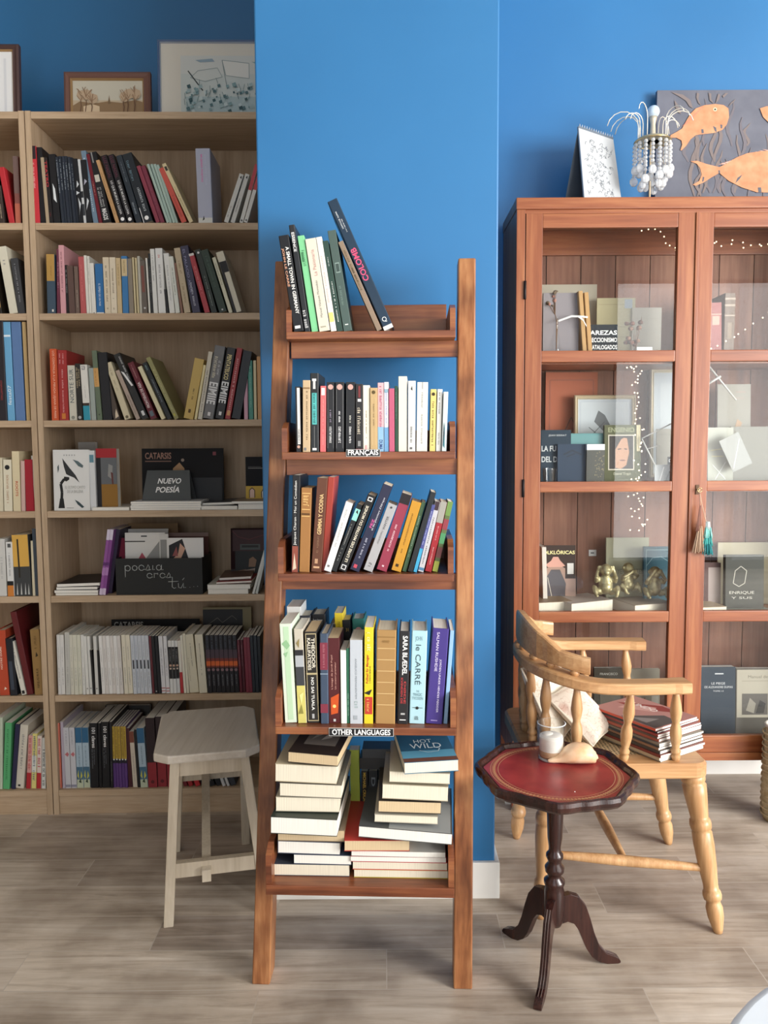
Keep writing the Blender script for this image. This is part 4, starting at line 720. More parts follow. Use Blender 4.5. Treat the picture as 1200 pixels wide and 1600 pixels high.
row(BC, ZS[6], .012, LB+'bottom row', 'books in the neighbouring bookcase', [(-7, -7, 1121, 11, 'pw#b9c4b0', 'pale green book'), (4.5, 8, 1129, 10.5, 'pw#58a870', 'bright green book', 's .1 .9 #2f7a48'), (17.5, 24, 1131, 6.5, 'pc#2a2a48', 'navy book'), (24.5, 32, 1132, 12.5, 'pw#cfc8ba', 'wide off white book', 's .3 .85 #777; b .03 .06 #222 .3 .6'), (41, 44.5, 1149, 7, 'pw#cf9a94', 'red and white manga paperback', 'b 0 .3 #a8242c; s .35 .95 #b84a48 .2 .8'), (49, 51, 1146, 7.3, 'pw#d8cc80', 'yellow and white manga paperback', 'b .3 .6 #d8d8d0; s .1 .95 #5a6a80 .25 .75'), (57.2, 58.5, 1150, 7, 'pw#d8c8c0', 'white manga paperback with red foot', 'b 0 .3 #b02a30; s .4 .95 #b83a40 .2 .8'), (65.2, 66, 1153, 6.3, 'pw#d5d5d0', 'black lettered white manga paperback', 's .05 .8 #222 .2 .8')], yb=1230)
# --- ladder shelf
L1 = [
 (459, 435, 369, 16, 'hc#191a1e', 'black hardback titled A Small Town in Germany', 't d .18 .88 #ecebe6 .5 .85 *A SMALL TOWN IN GERMANY; t d .47 .87 #cf9a7c .08 .40 *JOHN LE CARRÉ; b .03 .06 #ddd .2 .75', {'own': 1}),
 (476, 451, 352, 9, 'hc#24262a', 'tall narrow black hardback leaning between the black and the green book on the ladder', 't d .75 .93 #e4e4e4 .25 .75 *ESSENCE; s .03 .2 #ccc .2 .8', {'own': 1}),
 (487, 464.5, 369, 10.5, 'pw#7fca92', 'pale green paperback on the top ladder tray', 'b .73 .83 #3f7a52 .2 .5; s .68 .85 #4f8a62 .3 .7', {'own': 1}),
 (499, 476.5, 374, 17, 'pw#d9d3c2', 'wide cream paperback titled La Pasionaria', 't u .15 .55 #6a6a62 .35 .6 Manuel Vázquez Montalbán; t u .6 .88 #c08a84 .35 .65 La Pasionaria; b .04 .055 #a8a490 .2 .7', {'own': 1}),
 (517, 493.5, 371, 9, 'pw#e2e0d6', 'slim white paperback with a yellow foot band', 'b .1 .2 #e6cf7e .1 .9; s .3 .8 #d8b8b8', {'own': 1}),
 (527, 503.5, 377, 9, 'pc#2e463e', 'dark green paperback between white and grey green books', 's .1 .55 #dfe4e0 .4 .6; s .72 .82 #dfe4e0 .4 .55', {'own': 1}),
 (537, 511.5, 361, 13, 'pc#4a5c57', 'grey green book with a small square emblem', 's .25 .45 #6f857e .3 .6; b .06 .07 #dfe4e0 .3 .7; b .58 .68 #8ba09a .25 .8; b .59 .67 #3d4d49 .32 .73', {'own': 1, 'd': .12}),
 (589, 528, 379, 9, 'pc#8d7a68', 'slim taupe paperback leaning on the big navy book', 's .45 .9 #6b5a38 .3 .65; s .55 .7 #3f3420', {'own': 1, 'd': .13}),
 (600.5, 511.5, 316, 17.5, 'hw#1f3448', 'tall navy hardback lettered COLOMB in pink', 't u .38 .63 #d8547a .15 .72 *COLOMB; s .78 .92 #e4e8ea .3 .45; s .75 .85 #e4e8ea .55 .65; t h .055 .095 #e8ecee .25 .7 Q; b 0 .03 #d8d6d0', {'own': 1, 'd': .15}),
]
T = TZ[0]; row(LD, T[0], T[1]+.006, 'the top ladder tray', 'books on the ladder top tray', L1, yb=515, dmax=.2)
PEN = 'b .05 .95 #8a8a8a .12 .15; b .05 .95 #8a8a8a .85 .88; d .93 #d8a49a .33; s .12 .36 #e8e8e8 .35 .65; s .42 .6 #a89ab0 .38 .6'
L2 = [
 (463, 461, 604, 8, 'pc#26262a', 'slim black paperback with a white label', 'b .12 .98 #dcdad6 .35 .9; s .14 .35 #222 .45 .75; d .08 #c8a090 .3'), (473, 473, 594, 11.5, 'pc#c4ab88', 'tan paperback', 's .1 .85 #6a553a .5 .68; b .02 .06 #777 .2 .5; b .88 .9 #8a6c48'), (485.2, 484.5, 583, 13, 'hw#232628', 'black hardback with a teal label', 'b .35 .75 #54b3b0 .22 .8; s .36 .74 #1d4a4c .35 .65; b .9 .93 #ddd .25 .75; b .02 .05 #ddd .25 .75; b .05 .33 #999 .47 .51; b .8 .9 #ccc .35 .65'), (500, 500.5, 603, 9, 'pw#d86a6c', 'coral paperback with a white head', 'b .86 .97 #eae0dc .2 .8; s .1 .8 #f0b0a8 .45 .6'),
 (510.5, 510.5, 597, 12.3, 'pc#232326', 'black paperback with a pink disc', PEN), (524, 524, 597, 13.5, 'pc#232326', 'black paperback with a pink disc', PEN.replace('#a89ab0', '#e8e8e8')), (540, 540.5, 597, 14.5, 'pc#1f2023', 'thicker black paperback with a pink disc', 'd .93 #d8a49a .3; s .12 .36 #e8e8e8 .38 .62; s .4 .52 #e8e8dc .4 .6; b .05 .9 #555 .08 .1; b .05 .9 #555 .9 .92'), (556, 555.5, 600, 11, 'pc#2a2828', 'black paperback with beige blocks', 'b .05 .0 #222; s .25 .65 #cfc4b0 .25 .7; b .8 .97 #7a3436 .4 .7; b .74 .78 #ddd .3 .8; b .08 .16 #888 .3 .7; b 0 .04 #a83c50'),
 (567.5, 567, 602, 10.5, 'pw#e9e2cf', 'ivory paperback', 's .2 .62 #6a5a48 .42 .6; b .03 .1 #e0a8a8 .3 .6'), (578.5, 578, 606, 11.5, 'pt#bfa274', 'sand coloured paperback', 's .4 .75 #6a5430 .42 .58; d .93 #5a4a2a .25; b .1 .85 #e0c89c .25 .28; b .1 .85 #e0c89c .72 .75'), (590.5, 590, 598, 9.5, 'pw#d9b0b4', 'pink paperback with a blue foot', 'b 0 .36 #8cb4d2; s .35 .95 #a03a68 .3 .7; t d .03 .17 #2a3a78 .2 .8 *DUMA'), (600.5, 600, 597, 7, 'pw#dfe0ec', 'white paperback with a blue foot', 'b 0 .35 #6f9ec8; s .4 .85 #7a80b8; b .85 .9 #8ab .1 .9'), (608, 607.5, 607, 8.5, 'pc#bb5a76', 'raspberry paperback'), (617, 616.5, 603, 4.6, 'pc#284a38', 'thin dark green paperback', 's .5 .9 #6a8a78'),
 (622.5, 622.5, 588, 13.5, 'pw#ddd8c8', 'thick ivory paperback', ''), (637, 637.5, 595, 12, 'pw#d3d3d0', 'white paperback', 's .12 .35 #555 .35 .6; p #222 .4,.88 .6,.86 .55,.93; b .03 .06 #666 .3 .6'), (650.5, 652, 597, 17, 'pw#d6d5ce', 'wide white paperback', 's .1 .85 #9a9890 .42 .55; b .9 1 #999 .48 .52'), (671, 673, 608, 9, 'pt#dcc878', 'yellow paperback', 's .08 .8 #4a3c1c .35 .65; d .92 #3a3018 .3'), (681, 683.5, 608, 8, 'pw#dcdcd8', 'slim white paperback', 's .6 .95 #555 .35 .6; s .1 .3 #999'), (690, 693, 612, 7.5, 'pw#c9d4d6', 'leaning white and blue paperback', 'p #3c7884 .2,.1 .6,.05 .5,.5; p #22303c .2,.05 .5,.3 .3,.5'),
]
T = TZ[1]; row(LD, T[0], T[1]+.008, 'the FRANÇAIS tray', 'books on the ladder tray marked FRANÇAIS', L2, yb=699, dmax=.2)
L3 = [
 (455, 457.5, 742, 11.5, 'pw#19181a', 'tall black book titled Moi un Comédien', 't u .28 .94 #ecebe6 .25 .68 Jacques Charon · Moi un Comédien; b 0 .27 #8a4a3c .1 .9; p #cfc0a8 .2,.02 .7,.04 .4,.2', {'own': 1}), (467.5, 471, 762, 16, 'pt#9c6e3c', 'tan leather bound book', 'b .74 .75 #d8b070 .1 .9; b .93 .94 #d8b070 .1 .9; s .77 .91 #d8b070 .2 .8; b .68 .7 #5a3c1c .1 .9; b .66 .67 #d8b070 .1 .9', {}), (486, 496, 746, 16, 'pc#5e3826', 'brown book titled Gemma y Codina', 't u .4 .83 #d8b884 .35 .75 *GEMMA Y CODINA; s .2 .38 #8a6a50 .4 .6; b .04 .06 #caa27c .2 .8; b .09 .14 #b89070 .3 .6', {'own': 1, 'd': .10}),
 (502.6, 513, 745, 9.5, 'pw#9c3a2c', 'rust red book behind the white leaning paperback', '', {'own': 1, 'd': .10, 'ly': .012}), (506, 541.5, 784, 12, 'pw#dedede', 'white paperback leaning to the right', 's .35 .9 #bcbcb8; b .06 .09 #777 .3 .6', {'own': 1, 'ly': .002}), (518, 560, 787, 9, 'pc#1e2022', 'black paperback with a teal patch', 'b .76 .93 #8fd0c8; s .15 .7 #9a9a96 .3 .5; p #1e2022 .3,.88 .8,.86 .5,.92'), (529, 577, 772, 13.5, 'pc#1b1a1a', 'black book titled Le livre des maîtres du monde', 't u .12 .86 #d8d0bc .32 .68 *LE LIVRE DES MAITRES DU MONDE; b .02 .08 #ddd .2 .8; b .03 .07 #222 .3 .7; b .92 .97 #ddd .2 .8; b .93 .96 #222 .3 .7', {'own': 1}),
 (547, 601, 756, 16, 'pc#262840', 'tall navy book with pink and white title', 't u .5 .6 #d0589a .3 .55 *FEZ; t u .48 .86 #dcdce4 .55 .8 et les pionniers d\'Afrique; s .14 .38 #bcbccc .4 .6; b .03 .07 #c04a5c .25 .6', {'own': 1}), (568, 608.5, 786, 15.5, 'pc#a7a6a8', 'light grey paperback', 't u .62 .82 #444 .4 .65 WINTER; s .4 .6 #777 .4 .58; s .06 .12 #666 .35 .7; d .95 #444 .12'), (588.5, 630, 770, 17, 'pc#8f3448', 'raspberry book with a black head', 'b .87 1 #201c20; s .25 .6 #e4c0c8 .4 .6; b .05 .07 #e4c0c8 .4 .6'), (611.5, 645, 782, 16, 'pt#bf8a2a', 'mustard book', 's .25 .85 #7a5412 .42 .56; b .06 .1 #3a2808 .3 .6'),
 (628.5, 659.5, 784, 7, 'pc#3f5c40', 'slim green book', 's .2 .8 #90a890'), (637, 674, 768, 9, 'pc#222528', 'tall black book'), (646, 675.5, 788, 5.5, 'pw#4a4f88', 'slim violet and blue book', 'b .0 .35 #3f9cc4; s .4 .9 #b8bce0'), (653, 680.5, 783, 9, 'pw#bdbcc0', 'grey white paperback', 's .1 .8 #555 .4 .6; b .02 .06 #4a7a9c; b .88 1 #3a2a30 .1 .9'), (664, 689.5, 783, 10.5, 'pc#9a242c', 'red paperback with a grey head', 'b .7 1 #9a9890; s .1 .35 #e0a8a8 .4 .6; s .45 .65 #e0a8a8 .4 .6'), (675.5, 700.5, 783, 8.5, 'pw#5a6a40', 'multicoloured checked paperback', 'b 0 .15 #a8b050; b .2 .35 #7a4a4a; b .4 .55 #4a8a5c; b .6 .75 #8a3a44; b .8 1 #6a8a48'),
]
T = TZ[2]; row(LD, T[0], T[1]+.02, 'the middle ladder tray', 'books on the middle ladder tray', L3, yb=886, dmax=.18, ratio=.62)
L4 = [
 (445.5, 436.5, 975, 18.5, 'pw#cfdcc9', 'pale green white paperback with leaf pattern', 'b .03 .97 #b4d0ae .3 .75; p #8ab488 .1,.8 .5,.84 .8,.78 .5,.74; p #8ab488 .2,.7 .6,.72 .4,.66', {'own': 1}), (466, 459, 983, 13.5, 'pw#bfb8a8', 'flower covered paperback', 'b 0 .4 #c9c06c; b .4 .6 #3a3c40; b .6 .72 #a8acb0; b .72 .78 #26262a; p #8a7a4c .2,.85 .6,.9 .5,.8; p #8a8440 .1,.1 .5,.2 .7,.1; p #f0e090 .3,.3 .8,.33 .5,.2'),
 (481, 476, 987, 18.5, 'pt#2a2826', 'black and gold book with a framed spine', 'b .02 .98 #b0a27c .04 .96; b .03 .97 #26231f .1 .9; b .53 .55 #b0a27c; t d .6 .93 #ddd6c4 .52 .82 *THEODOR; t d .58 .93 #ddd6c4 .18 .46 *KALLIFATIDES; t d .14 .5 #e0e0dc .4 .65 *NO SAI TUALA; b .05 .1 #aaa .4 .6', {}), (501, 499.5, 990, 12.5, 'hc#3e4c60', 'blue grey cloth book with red labels', 'b .6 .9 #7c3040; b .12 .22 #7c3040; s .62 .88 #a86a74; b .55 .56 #8a98a8'), (514, 511.5, 997, 18.5, 'pt#4e1c1e', 'dark red book with a glowing lamp picture', 't u .4 .8 #d8a898 .25 .42 L\'image de Jordi Pujol; t u .4 .72 #d8a898 .55 .72 Un oratori prematur; p #c4501e .2,.3 .9,.35 .8,.12 .2,.1; d .2 #f0c878 .15; b .02 .05 #bbb .4 .6'),
 (533, 531.5, 1016, 8.8, 'pw#e0e2da', 'narrow white paperback'), (542, 541, 1013, 4.8, 'pc#2f6a50', 'thin green paperback', 's .1 .4 #9ac0ac'), (547, 546.5, 1000, 19.5, 'pw#b9bfc6', 'pale grey book with tiny lettering', 't d .3 .78 #70787f .42 .56 ANGELICO PERMANENTEM; s .18 .3 #9aa; b .05 .1 #9aa2a8 .3 .6'), (568.8, 569.5, 980, 14, 'pw#d9c62c', 'yellow paperback with a red box', 't u .42 .72 #b8342c .2 .55 *Fußball für Manager; s .42 .6 #5a3c1c .6 .75; b .1 .28 #b8382c .1 .95; s .12 .26 #d8aa5c .3 .6; p #222 .0,.32 .9,.36 .6,.3; s .75 .95 #fff0a0 .3 .7'),
 (586.5, 588.5, 984, 31, 'hc#a4804f', 'thick tan leather bound book', 'b .92 .93 #8a6838 .05 .95; b .8 .81 #c8a874 .05 .95; b .68 .69 #c8a874 .05 .95; b .56 .57 #c8a874 .05 .95; b .44 .45 #c8a874 .05 .95; b .32 .33 #c8a874 .05 .95; b .2 .21 #c8a874 .05 .95; s .85 .89 #8a6838 .3 .7'), (620.8, 624, 986, 16.5, 'hw#232224', 'black hardback with tall white and red lettering', 't d .53 .95 #f0efec .35 .82 *SARA BLÆDEL; t d .22 .5 #b03a3c .25 .45 *KVINDEN DE; t d .22 .46 #b03a3c .55 .75 *DØDE; b .04 .05 #ddd .2 .8; b .1 .12 #aaa .3 .7'), (639, 643.5, 985, 24.5, 'hw#a9cdd6', 'light blue hardback with a knotted thread emblem', 't h .88 .94 #7a9aa2 .25 .7 JOHN; t d .42 .85 #3a5058 .3 .72 le CARRÉ; t h .34 .36 #5a7880 .4 .6 THE; t h .3 .33 #5a7880 .2 .8 TRAGIC; t h .26 .29 #5a7880 .15 .85 TYCOON; d .17 #1c1c1e .1; b .17 .175 #2a2a2a .2 .85; s .04 .08 #333 .35 .6'), (665, 676, 981, 26, 'hw#43357e', 'purple hardback with white lettering', 't d .55 .96 #e0d8f0 .3 .46 SALMAN RUSHDIE; t d .12 .68 #e0d8f0 .55 .7 JORDEN UNDER HENDES FØDDER; b .03 .04 #9a8cc4 .3 .7', {}), (693, 703.5, 985, 6, 'pw#8fb4d8', 'thin pale blue booklet'),
]
T = TZ[3]; row(LD, T[0], T[1]+.02, 'the OTHER LANGUAGES tray', 'books on the ladder tray marked OTHER LANGUAGES', L4, yb=1127, dmax=.14, ratio=.55)
L4b = [(452, 448, 948, 22, 'pw#cfd0cc', 'white thick book behind the pale green one', 's .7 .9 #bbb', {'own': 1}), (472, 467.5, 962, 18, 'hc#3c3e44', 'charcoal hardback standing in the rear row of the OTHER LANGUAGES tray', '', {'own': 1}), (491, 487, 960, 21, 'hc#1d1d20', 'black hardback with a white name, behind the red and blue books', 't h .9 .95 #d8d8d8 .1 .8 Lee Jones', {'own': 1}), (518, 516, 975, 8, 'pc#4a4a44', 'narrow grey book behind the yellow one', '', {'own': 1}), (527, 522.5, 958, 13, 'pw#dfc530', 'yellow book standing behind the slim white paperback', 's .6 .9 #7a6a18', {'own': 1}), (541, 534, 969, 14, 'hc#202022', 'black book standing behind the pale grey one', 't h .86 .9 #c8a850 .4 .7 31', {'own': 1}), (556, 550, 967, 19, 'hw#2c6e64', 'green book with a coral rosette behind the pale grey one', 'd .86 #c89a94 .28', {'own': 1})]
row(LD, T[0], T[1]+.165, '', 'rear row of the OTHER LANGUAGES tray', L4b, yb=1100, dmax=.25, ratio=.4)
# ---------------------------------------------------------------- things lying flat, things facing out
def flat(fr, xl, xr, z, th, d, ly, page, col, label, group, yaw=0, tilt=0, spine='b', cat='book', name='book', zpx=None, wave=0, top=''):
    """book lying down; page edges towards the room unless spine == 'f'. th in pixels."""
    y = 900
    for _ in range(4): p = fr.px(xl, y, ly); y -= (z-p.z)*FPX/fr.w(p.x, ly, 0).y
    p = fr.px(xl, y, ly); q = fr.px(xr, y, ly); w = q.x-p.x; t = th*fr.w(p.x, ly, 0).y/FPX; c = min(.0012 if t > .012 else .0006, t*.2)
    tl = math.radians(tilt); z0 = z+.0003+(w*math.sin(tl) if tl > 0 else 0)
    b = thing(name, label, cat, fr.w(p.x, ly, z0), (0, tl, fr.yaw+math.radians(yaw)), group); m = M(col, .45)
    mb = MB(); mb.box(0, w, 0, d, 0, c, m); mb.box(0, w, 0, d, t-c, t, m)
    if spine == 'b': mb.box(0, w, d-c, d, c, t-c, m)
    elif spine == 'f': mb.box(0, w, 0, c, c, t-c, m)
    elif spine == 'l': mb.box(0, c, 0, d, c, t-c, m)
    elif spine == 'r': mb.box(w-c, w, 0, d, c, t-c, m)
    if top:     # picture or title on the upper cover, drawn in (x, depth)
        sub = MB(); do_marks(sub, top, w, d, 0, 3); T = Matrix(((1, 0, 0, 0), (0, 0, 1, 0), (0, -1, 0, t), (0, 0, 0, 1)))
        for f, mi_ in zip(sub.f, sub.m): mb.add([T @ sub.v[i] + V(0, 0, .0003) for i in f], [tuple(range(len(f)))], sub.ms[mi_])
    mb.build('cover', b, T=I4); i = .0007 if t > .012 else .0004
    pb = MB(); pb.box(c if spine == 'l' else i, w-(c if spine == 'r' else i), c if spine == 'f' else i, d-(c if spine == 'b' else i), c+.0001, t-c-.0001, PG[page])
    pb.build('page_block', b, T=I4); b['top'] = z0+t; return z0+t-(w*math.sin(tl) if tl > 0 else 0)*.0
def face(fr, xl, xr, yt, z0, ly, th, tilt, col, label, cat, marks='', group=None, name='book', page='w', yaw=0, border=None, partname='cover'):
    p = fr.px(xl, yt, ly); q = fr.px(xr, yt, ly); w = q.x-p.x; h = p.z-z0; tl = math.radians(tilt)
    b = thing(name, label, cat, fr.w(p.x, ly, z0+.0004+(th*math.sin(tl) if tl > 0 else 0)*0), (-tl, 0, fr.yaw+math.radians(yaw)), group); m = M(col, .8, 0, .2)
    mb = MB()
    if th > .006:
        mb.box(0, w, 0, .0012, 0, h, m); mb.box(0, w, th-.0012, th, 0, h, m); mb.box(0, .0012, .0012, th-.0012, 0, h, m); do_marks(mb, marks, w, h, seed=len(label)); mb.build(partname, b, T=I4)
        pb = MB(); pb.box(.0013, w-.0015, .0013, th-.0013, .001, h-.001, PG[page]); pb.build('page_block', b, T=I4)
    else:
        mb.box(0, w, 0, th, 0, h, m); do_marks(mb, marks, w, h, seed=len(label))
        r = RM.pop(b.name); o = mb.build(name, None, label); o.location = b.location; o.rotation_euler = b.rotation_euler; o['category'] = cat
        if group: o['group'] = group
        nm = b.name; bpy.data.objects.remove(b); return o
    return b
def framed(fr, xl, xr, yt, z0, ly, bw, fcol, bg, marks, label, th=.02, tilt=4, inner='#a08058', extra=0, glass=False):
    p = fr.px(xl, yt, ly); q = fr.px(xr, yt, ly); w = q.x-p.x; h = p.z-z0; tl = math.radians(tilt)
    b = thing('framed_picture', label, 'picture', fr.w(p.x, ly, z0+.0004), (-tl, 0, fr.yaw)); m = M(fcol, .4) if isinstance(fcol, str) else fcol
    mb = MB()
    def fr_ring(i0, i1, y0, y1, mm):
        for a, c_ in (((i0, i0), (w-i0, i0)), ((w-i0, i0), (w-i0, h-i0)), ((w-i0, h-i0), (i0, h-i0)), ((i0, h-i0), (i0, i0))): pass
        o = [(i0, i0), (w-i0, i0), (w-i0, h-i0), (i0, h-i0)]; n = [(i1, i1), (w-i1, i1), (w-i1, h-i1), (i1, h-i1)]
        mb.add([V(x, y0, z) for x, z in o]+[V(x, y1, z) for x, z in n], [(k, (k+1) % 4, 4+(k+1) % 4, 4+k) for k in range(4)], mm)
    fr_ring(0, 0, th, .004, m); fr_ring(0, bw*.25, .004, 0, m); fr_ring(bw*.25, bw*.6, 0, .003, m); fr_ring(bw*.6, bw*.8, .003, .001, m); fr_ring(bw*.8, bw, .001, .007, M(inner, .4)); fr_ring(bw, bw, .007, th, m)
    mb.add([V(0, th, 0), V(w, th, 0), V(w, th, h), V(0, th, h)], [(0, 3, 2, 1)], M('#6b5a48')); mb.build('frame', b, T=I4)
    pb = MB(); pb.box(bw*.9, w-bw*.9, .0075, .010, bw*.9, h-bw*.9, M(bg, .5)); sub = MB(); do_marks(sub, marks, w-2*bw, h-2*bw, 0, 5)
    for f, mi_ in zip(sub.f, sub.m): pb.add([sub.v[i]+V(bw, .0072, bw) for i in f], [tuple(range(len(f)))], sub.ms[mi_])
    pb.build('picture_sheet', b, T=I4)
    if glass: gb = MB(); gb.box(bw*.85, w-bw*.85, .0050, .0056, bw*.85, h-bw*.85, M_GLASS); gb.build('glass', b, T=I4)
    return b
# pictures on top of the bookcase
framed(BC, -95, 25, 64, ZTOP, .10, .022, '#4a3432', '#e4e5e6', 'b .1 .9 #d4d6da .86 .9', 'large dark framed picture with white sheet, cut off by the photo edge', tilt=3)
rt_ = random.Random(4); tr = []
for bx, by0, hh in ((.1, .05, .62), (.17, .0, .7), (.26, .05, .5), (.72, .0, .62), (.78, .02, .68), (.88, .03, .66)):
    top = (bx+rt_.uniform(-.02, .06), by0+hh); tr.append(f'l #6a4c3a .012 {bx},{by0} {bx+.02},{by0+hh*.4} {top[0]},{top[1]}')
    tr.append('p #bda58a '+' '.join(f'{bx+.03+.075*math.cos(i*.785)*(1+.2*math.sin(i*2.3)):.3f},{min(.98, by0+hh*.86+.15*math.sin(i*.785)):.3f}' for i in range(8)))
    for k in range(7):
        a = rt_.uniform(-.9, .9); L = rt_.uniform(.12, .28); y0 = by0+hh*rt_.uniform(.55, 1); tr.append(f'l #94765c .008 {bx+.02},{y0} {bx+.02+math.sin(a)*L*.5:.3f},{min(.97, y0+abs(math.cos(a))*L):.3f}')
framed(BC, 97, 233, 109, ZTOP, .09, .026, '#6e4c42', '#c9c4b4', 'b 0 .3 #b59c7c 0 1; b .3 .45 #c4b298 0 1; p #8f7456 0,.3 .1,.42 .3,.36 .5,.42 .7,.38 .9,.46 1,.4 1,.1 0,.1; p #7a6248 .5,.35 .52,.6 .54,.35; p #d8c0a0 .15,.12 .38,.12 .38,.28 .28,.34 .15,.28; b .02 .1 #a88a68 0 1; '+'; '.join(tr), 'small brown framed landscape with bare trees standing on the bookcase', tilt=3)
rq = random.Random(9); cr = []
for k in range(70):
    x = rq.uniform(.2, .86); y = rq.uniform(.06, .42); s_ = rq.uniform(.012, .03); c_ = rq.choice(('#4f7078', '#7d9ca2', '#33545c', '#9db4b8', '#c0d0d2')); cr.append(f'p {c_} {x},{y} {x+s_},{y+s_*.6} {x+s_*.7},{y+s_*2.2} {x-s_*.3},{y+s_*1.6}')
for k in range(26):
    x = rq.uniform(.18, .86); y = rq.uniform(.1, .45); cr.append(f'l #5c7a80 .004 {x},{y} {x+rq.uniform(-.02, .02)},{y+.08}')
framed(BC, 243, 446, 57, ZTOP, .075, .010, '#5f7598', '#d6d2c8', 'b .03 .84 #c3cccb .16 .88; b .6 .84 #ccd0ce .16 .88; p #c9cfcd .24,.55 .3,.64 .46,.68 .5,.56 .36,.5; p #d9dad6 .5,.78 .56,.77 .72,.74 .72,.54 .62,.56 .53,.58; l #8a9a9c .005 .5,.78 .56,.77 .72,.74 .72,.54 .62,.56 .53,.58 .5,.78; l #8a9a9c .005 .24,.55 .3,.64 .46,.68 .5,.56 .36,.5 .24,.55; l #26343a .009 .22,.64 .34,.38; l #7a8a8c .006 .5,.78 .54,.4; p #8ea4b4 .28,.78 .42,.8 .44,.76 .32,.75; p #8aa8ac .74,.76 .82,.75 .8,.71; b .05 .3 #a9bcc0 .2 .86; '+'; '.join(cr), 'large blue framed print of a crowd with flags standing on the bookcase', tilt=3, inner='#aab4c4')
# --- fourth row: display items
z4 = ZS[3]; WH = 'l #1b1b1d .075 .2,.06 .23,.3 .2,.44 .3,.52; p #1b1b1d .12,.04 .3,.04 .27,.2 .17,.2; p #1b1b1d .28,.5 .3,.56 .44,.55 .44,.51 .36,.48; p #2c2e31 .26,.86 .46,.7 .62,.58 .72,.46 .58,.54 .42,.58 .36,.6 .3,.72; p #55666a .55,.84 .7,.81 .84,.74 .82,.7 .7,.73; p #33464a .12,.72 .16,.76 .16,.68 .13,.62; p #33464a .58,.18 .7,.14 .84,.06 .78,.04 .66,.1; t h .36 .42 #a8a8a4 .32 .88 EL ÚLTIMO CANTO; t h .29 .34 #a8a8a4 .38 .82 DE LA BALLENA; s .0 .0 #fff; t h .9 .92 #a0a0a0 .3 .62 - - - - -; b .04 .048 #888 .35 .55'
face(BC, 81, 137.5, 703, z4, .018, .012, 2, '#dddddb', 'white book with a black whale and tree on its cover', 'book', WH, 'books in the fourth row of the bookcase')
row(BC, z4, .02, "the bookcase's fourth row", 'books in the fourth row of the bookcase', [(141.5, 137.8, 704, 9.5, 'pw#d4d6d8', 'white paperback with a teal label', 'b .8 .93 #5f8898 .15 .85', {'own': 1, 'd': .12})], yb=797)
face(BC, 122, 149, 691, z4, .16, .02, 0, '#96928c', 'pale grey book standing behind the white whale book', 'book', '', 'books in the fourth row of the bookcase')
face(BC, 95, 118, 702, z4, .165, .02, 0, '#8f8a80', 'beige book barely showing behind the white whale book', 'book', '', 'books in the fourth row of the bookcase')
face(BC, 149.5, 181.5, 701, z4, .035, .035, 0, '#8f6a36', 'thick book with a red head and an ochre foot', 'book', 'b .85 1 #a02028 0 1; b 0 .85 #17171c 0 .22; b .42 .85 #5f6266 .22 1; p #8a8a88 .6,.75 .8,.72 .75,.5 .55,.55; p #5a2a26 .7,.62 .8,.6 .82,.42 .75,.42', 'books in the fourth row of the bookcase', yaw=0)
ZB = flat(BC, 144, 202, z4, 5, .16, .01, 'w', '#d8d4cb', 'thin white booklet lying before the red and ochre book', 'booklets lying in the fourth row')
face(BC, 220, 348, 701, z4, .13, .006, 3, '#242426', 'black CATARSIS album standing behind the NUEVO POESÍA sign', 'magazine', 't h .82 .93 #a07a6a .04 .36 *CATARSIS; s 0 0 #000; b .775 .79 #8a6a5c .04 .36; p #b08a62 .38,.66 .46,.76 .52,.66 .52,.56 .38,.56; d .8 #9a8a7c .02; b .88 .94 #7c3a44 .87 .91; b .1 .14 #999 .9 .92; b .0 .5 #1d1e22 .1 .98', name='magazine')
z = z4
for k in range(4): z = flat(BC, 203.5+(.6, 0, 1, .5)[k], 313.5+(0, 1.2, .4, 1)[k], z, 3.3, .19, .008, 'w', '#cfd0d2', f'white booklet under the NUEVO POESÍA sign, {("lowest", "second", "third", "topmost")[k]} of its stack', 'white booklets under the sign')
# tent sign
def tent(fr, pts, label): pass
a = BC.px(222, 785, .05); b_ = BC.px(297.5, 785, .05); zt = BC.px(230, 735, .085).z; c_ = BC.px(230, 735, .085); d_ = BC.px(296, 735, .085)
ts = thing('tent_sign', 'grey folded card sign reading NUEVO POESÍA on white booklets', 'sign', BC.w(a.x, a.y, z), (0, 0, BC.yaw)); off = V(a.x, a.y, z)
P = [V(a.x, .05, z)-off, V(b_.x+.002, .05, z)-off, V(d_.x, .085, zt)-off, V(c_.x, .085, zt)-off]; Q = [V(a.x, .12, z)-off, V(b_.x+.004, .12, z)-off]
mg = M('#4c5052', .6); mb = MB(); th_ = V(0, .0012, 0)
mb.prism([P[0], P[1], P[2], P[3]], [q+th_ for q in (P[0], P[1], P[2], P[3])], mg); mb.build('front_panel', ts, T=I4)
mb = MB(); mb.prism([Q[0], Q[1], P[2], P[3]], [q+th_ for q in (Q[0], Q[1], P[2], P[3])], mg); mb.build('rear_panel', ts, T=I4)
uu = (P[3]-P[0]); uu = V(0, uu.y, uu.z).normalized(); w_ = P[1].x; hh = (P[3]-P[0]).length; nrm = ux.cross(uu)
mb = MB(); sh = uu+ux*.18
for tx, x0, x1, y0, y1 in (('NUEVO', .23, .78, .55, .73), ('POESÍA', .2, .77, .26, .49)): mb.text(tx, P[0]+ux*(w_*x0+.01)+uu*(hh*y0)+V(0, 0, 0), ux, sh, w_*(x1-x0)*.86, hh*(y1-y0), M('#f2f2f2'), .0008, True)
mb.build('lettering', ts, T=I4)
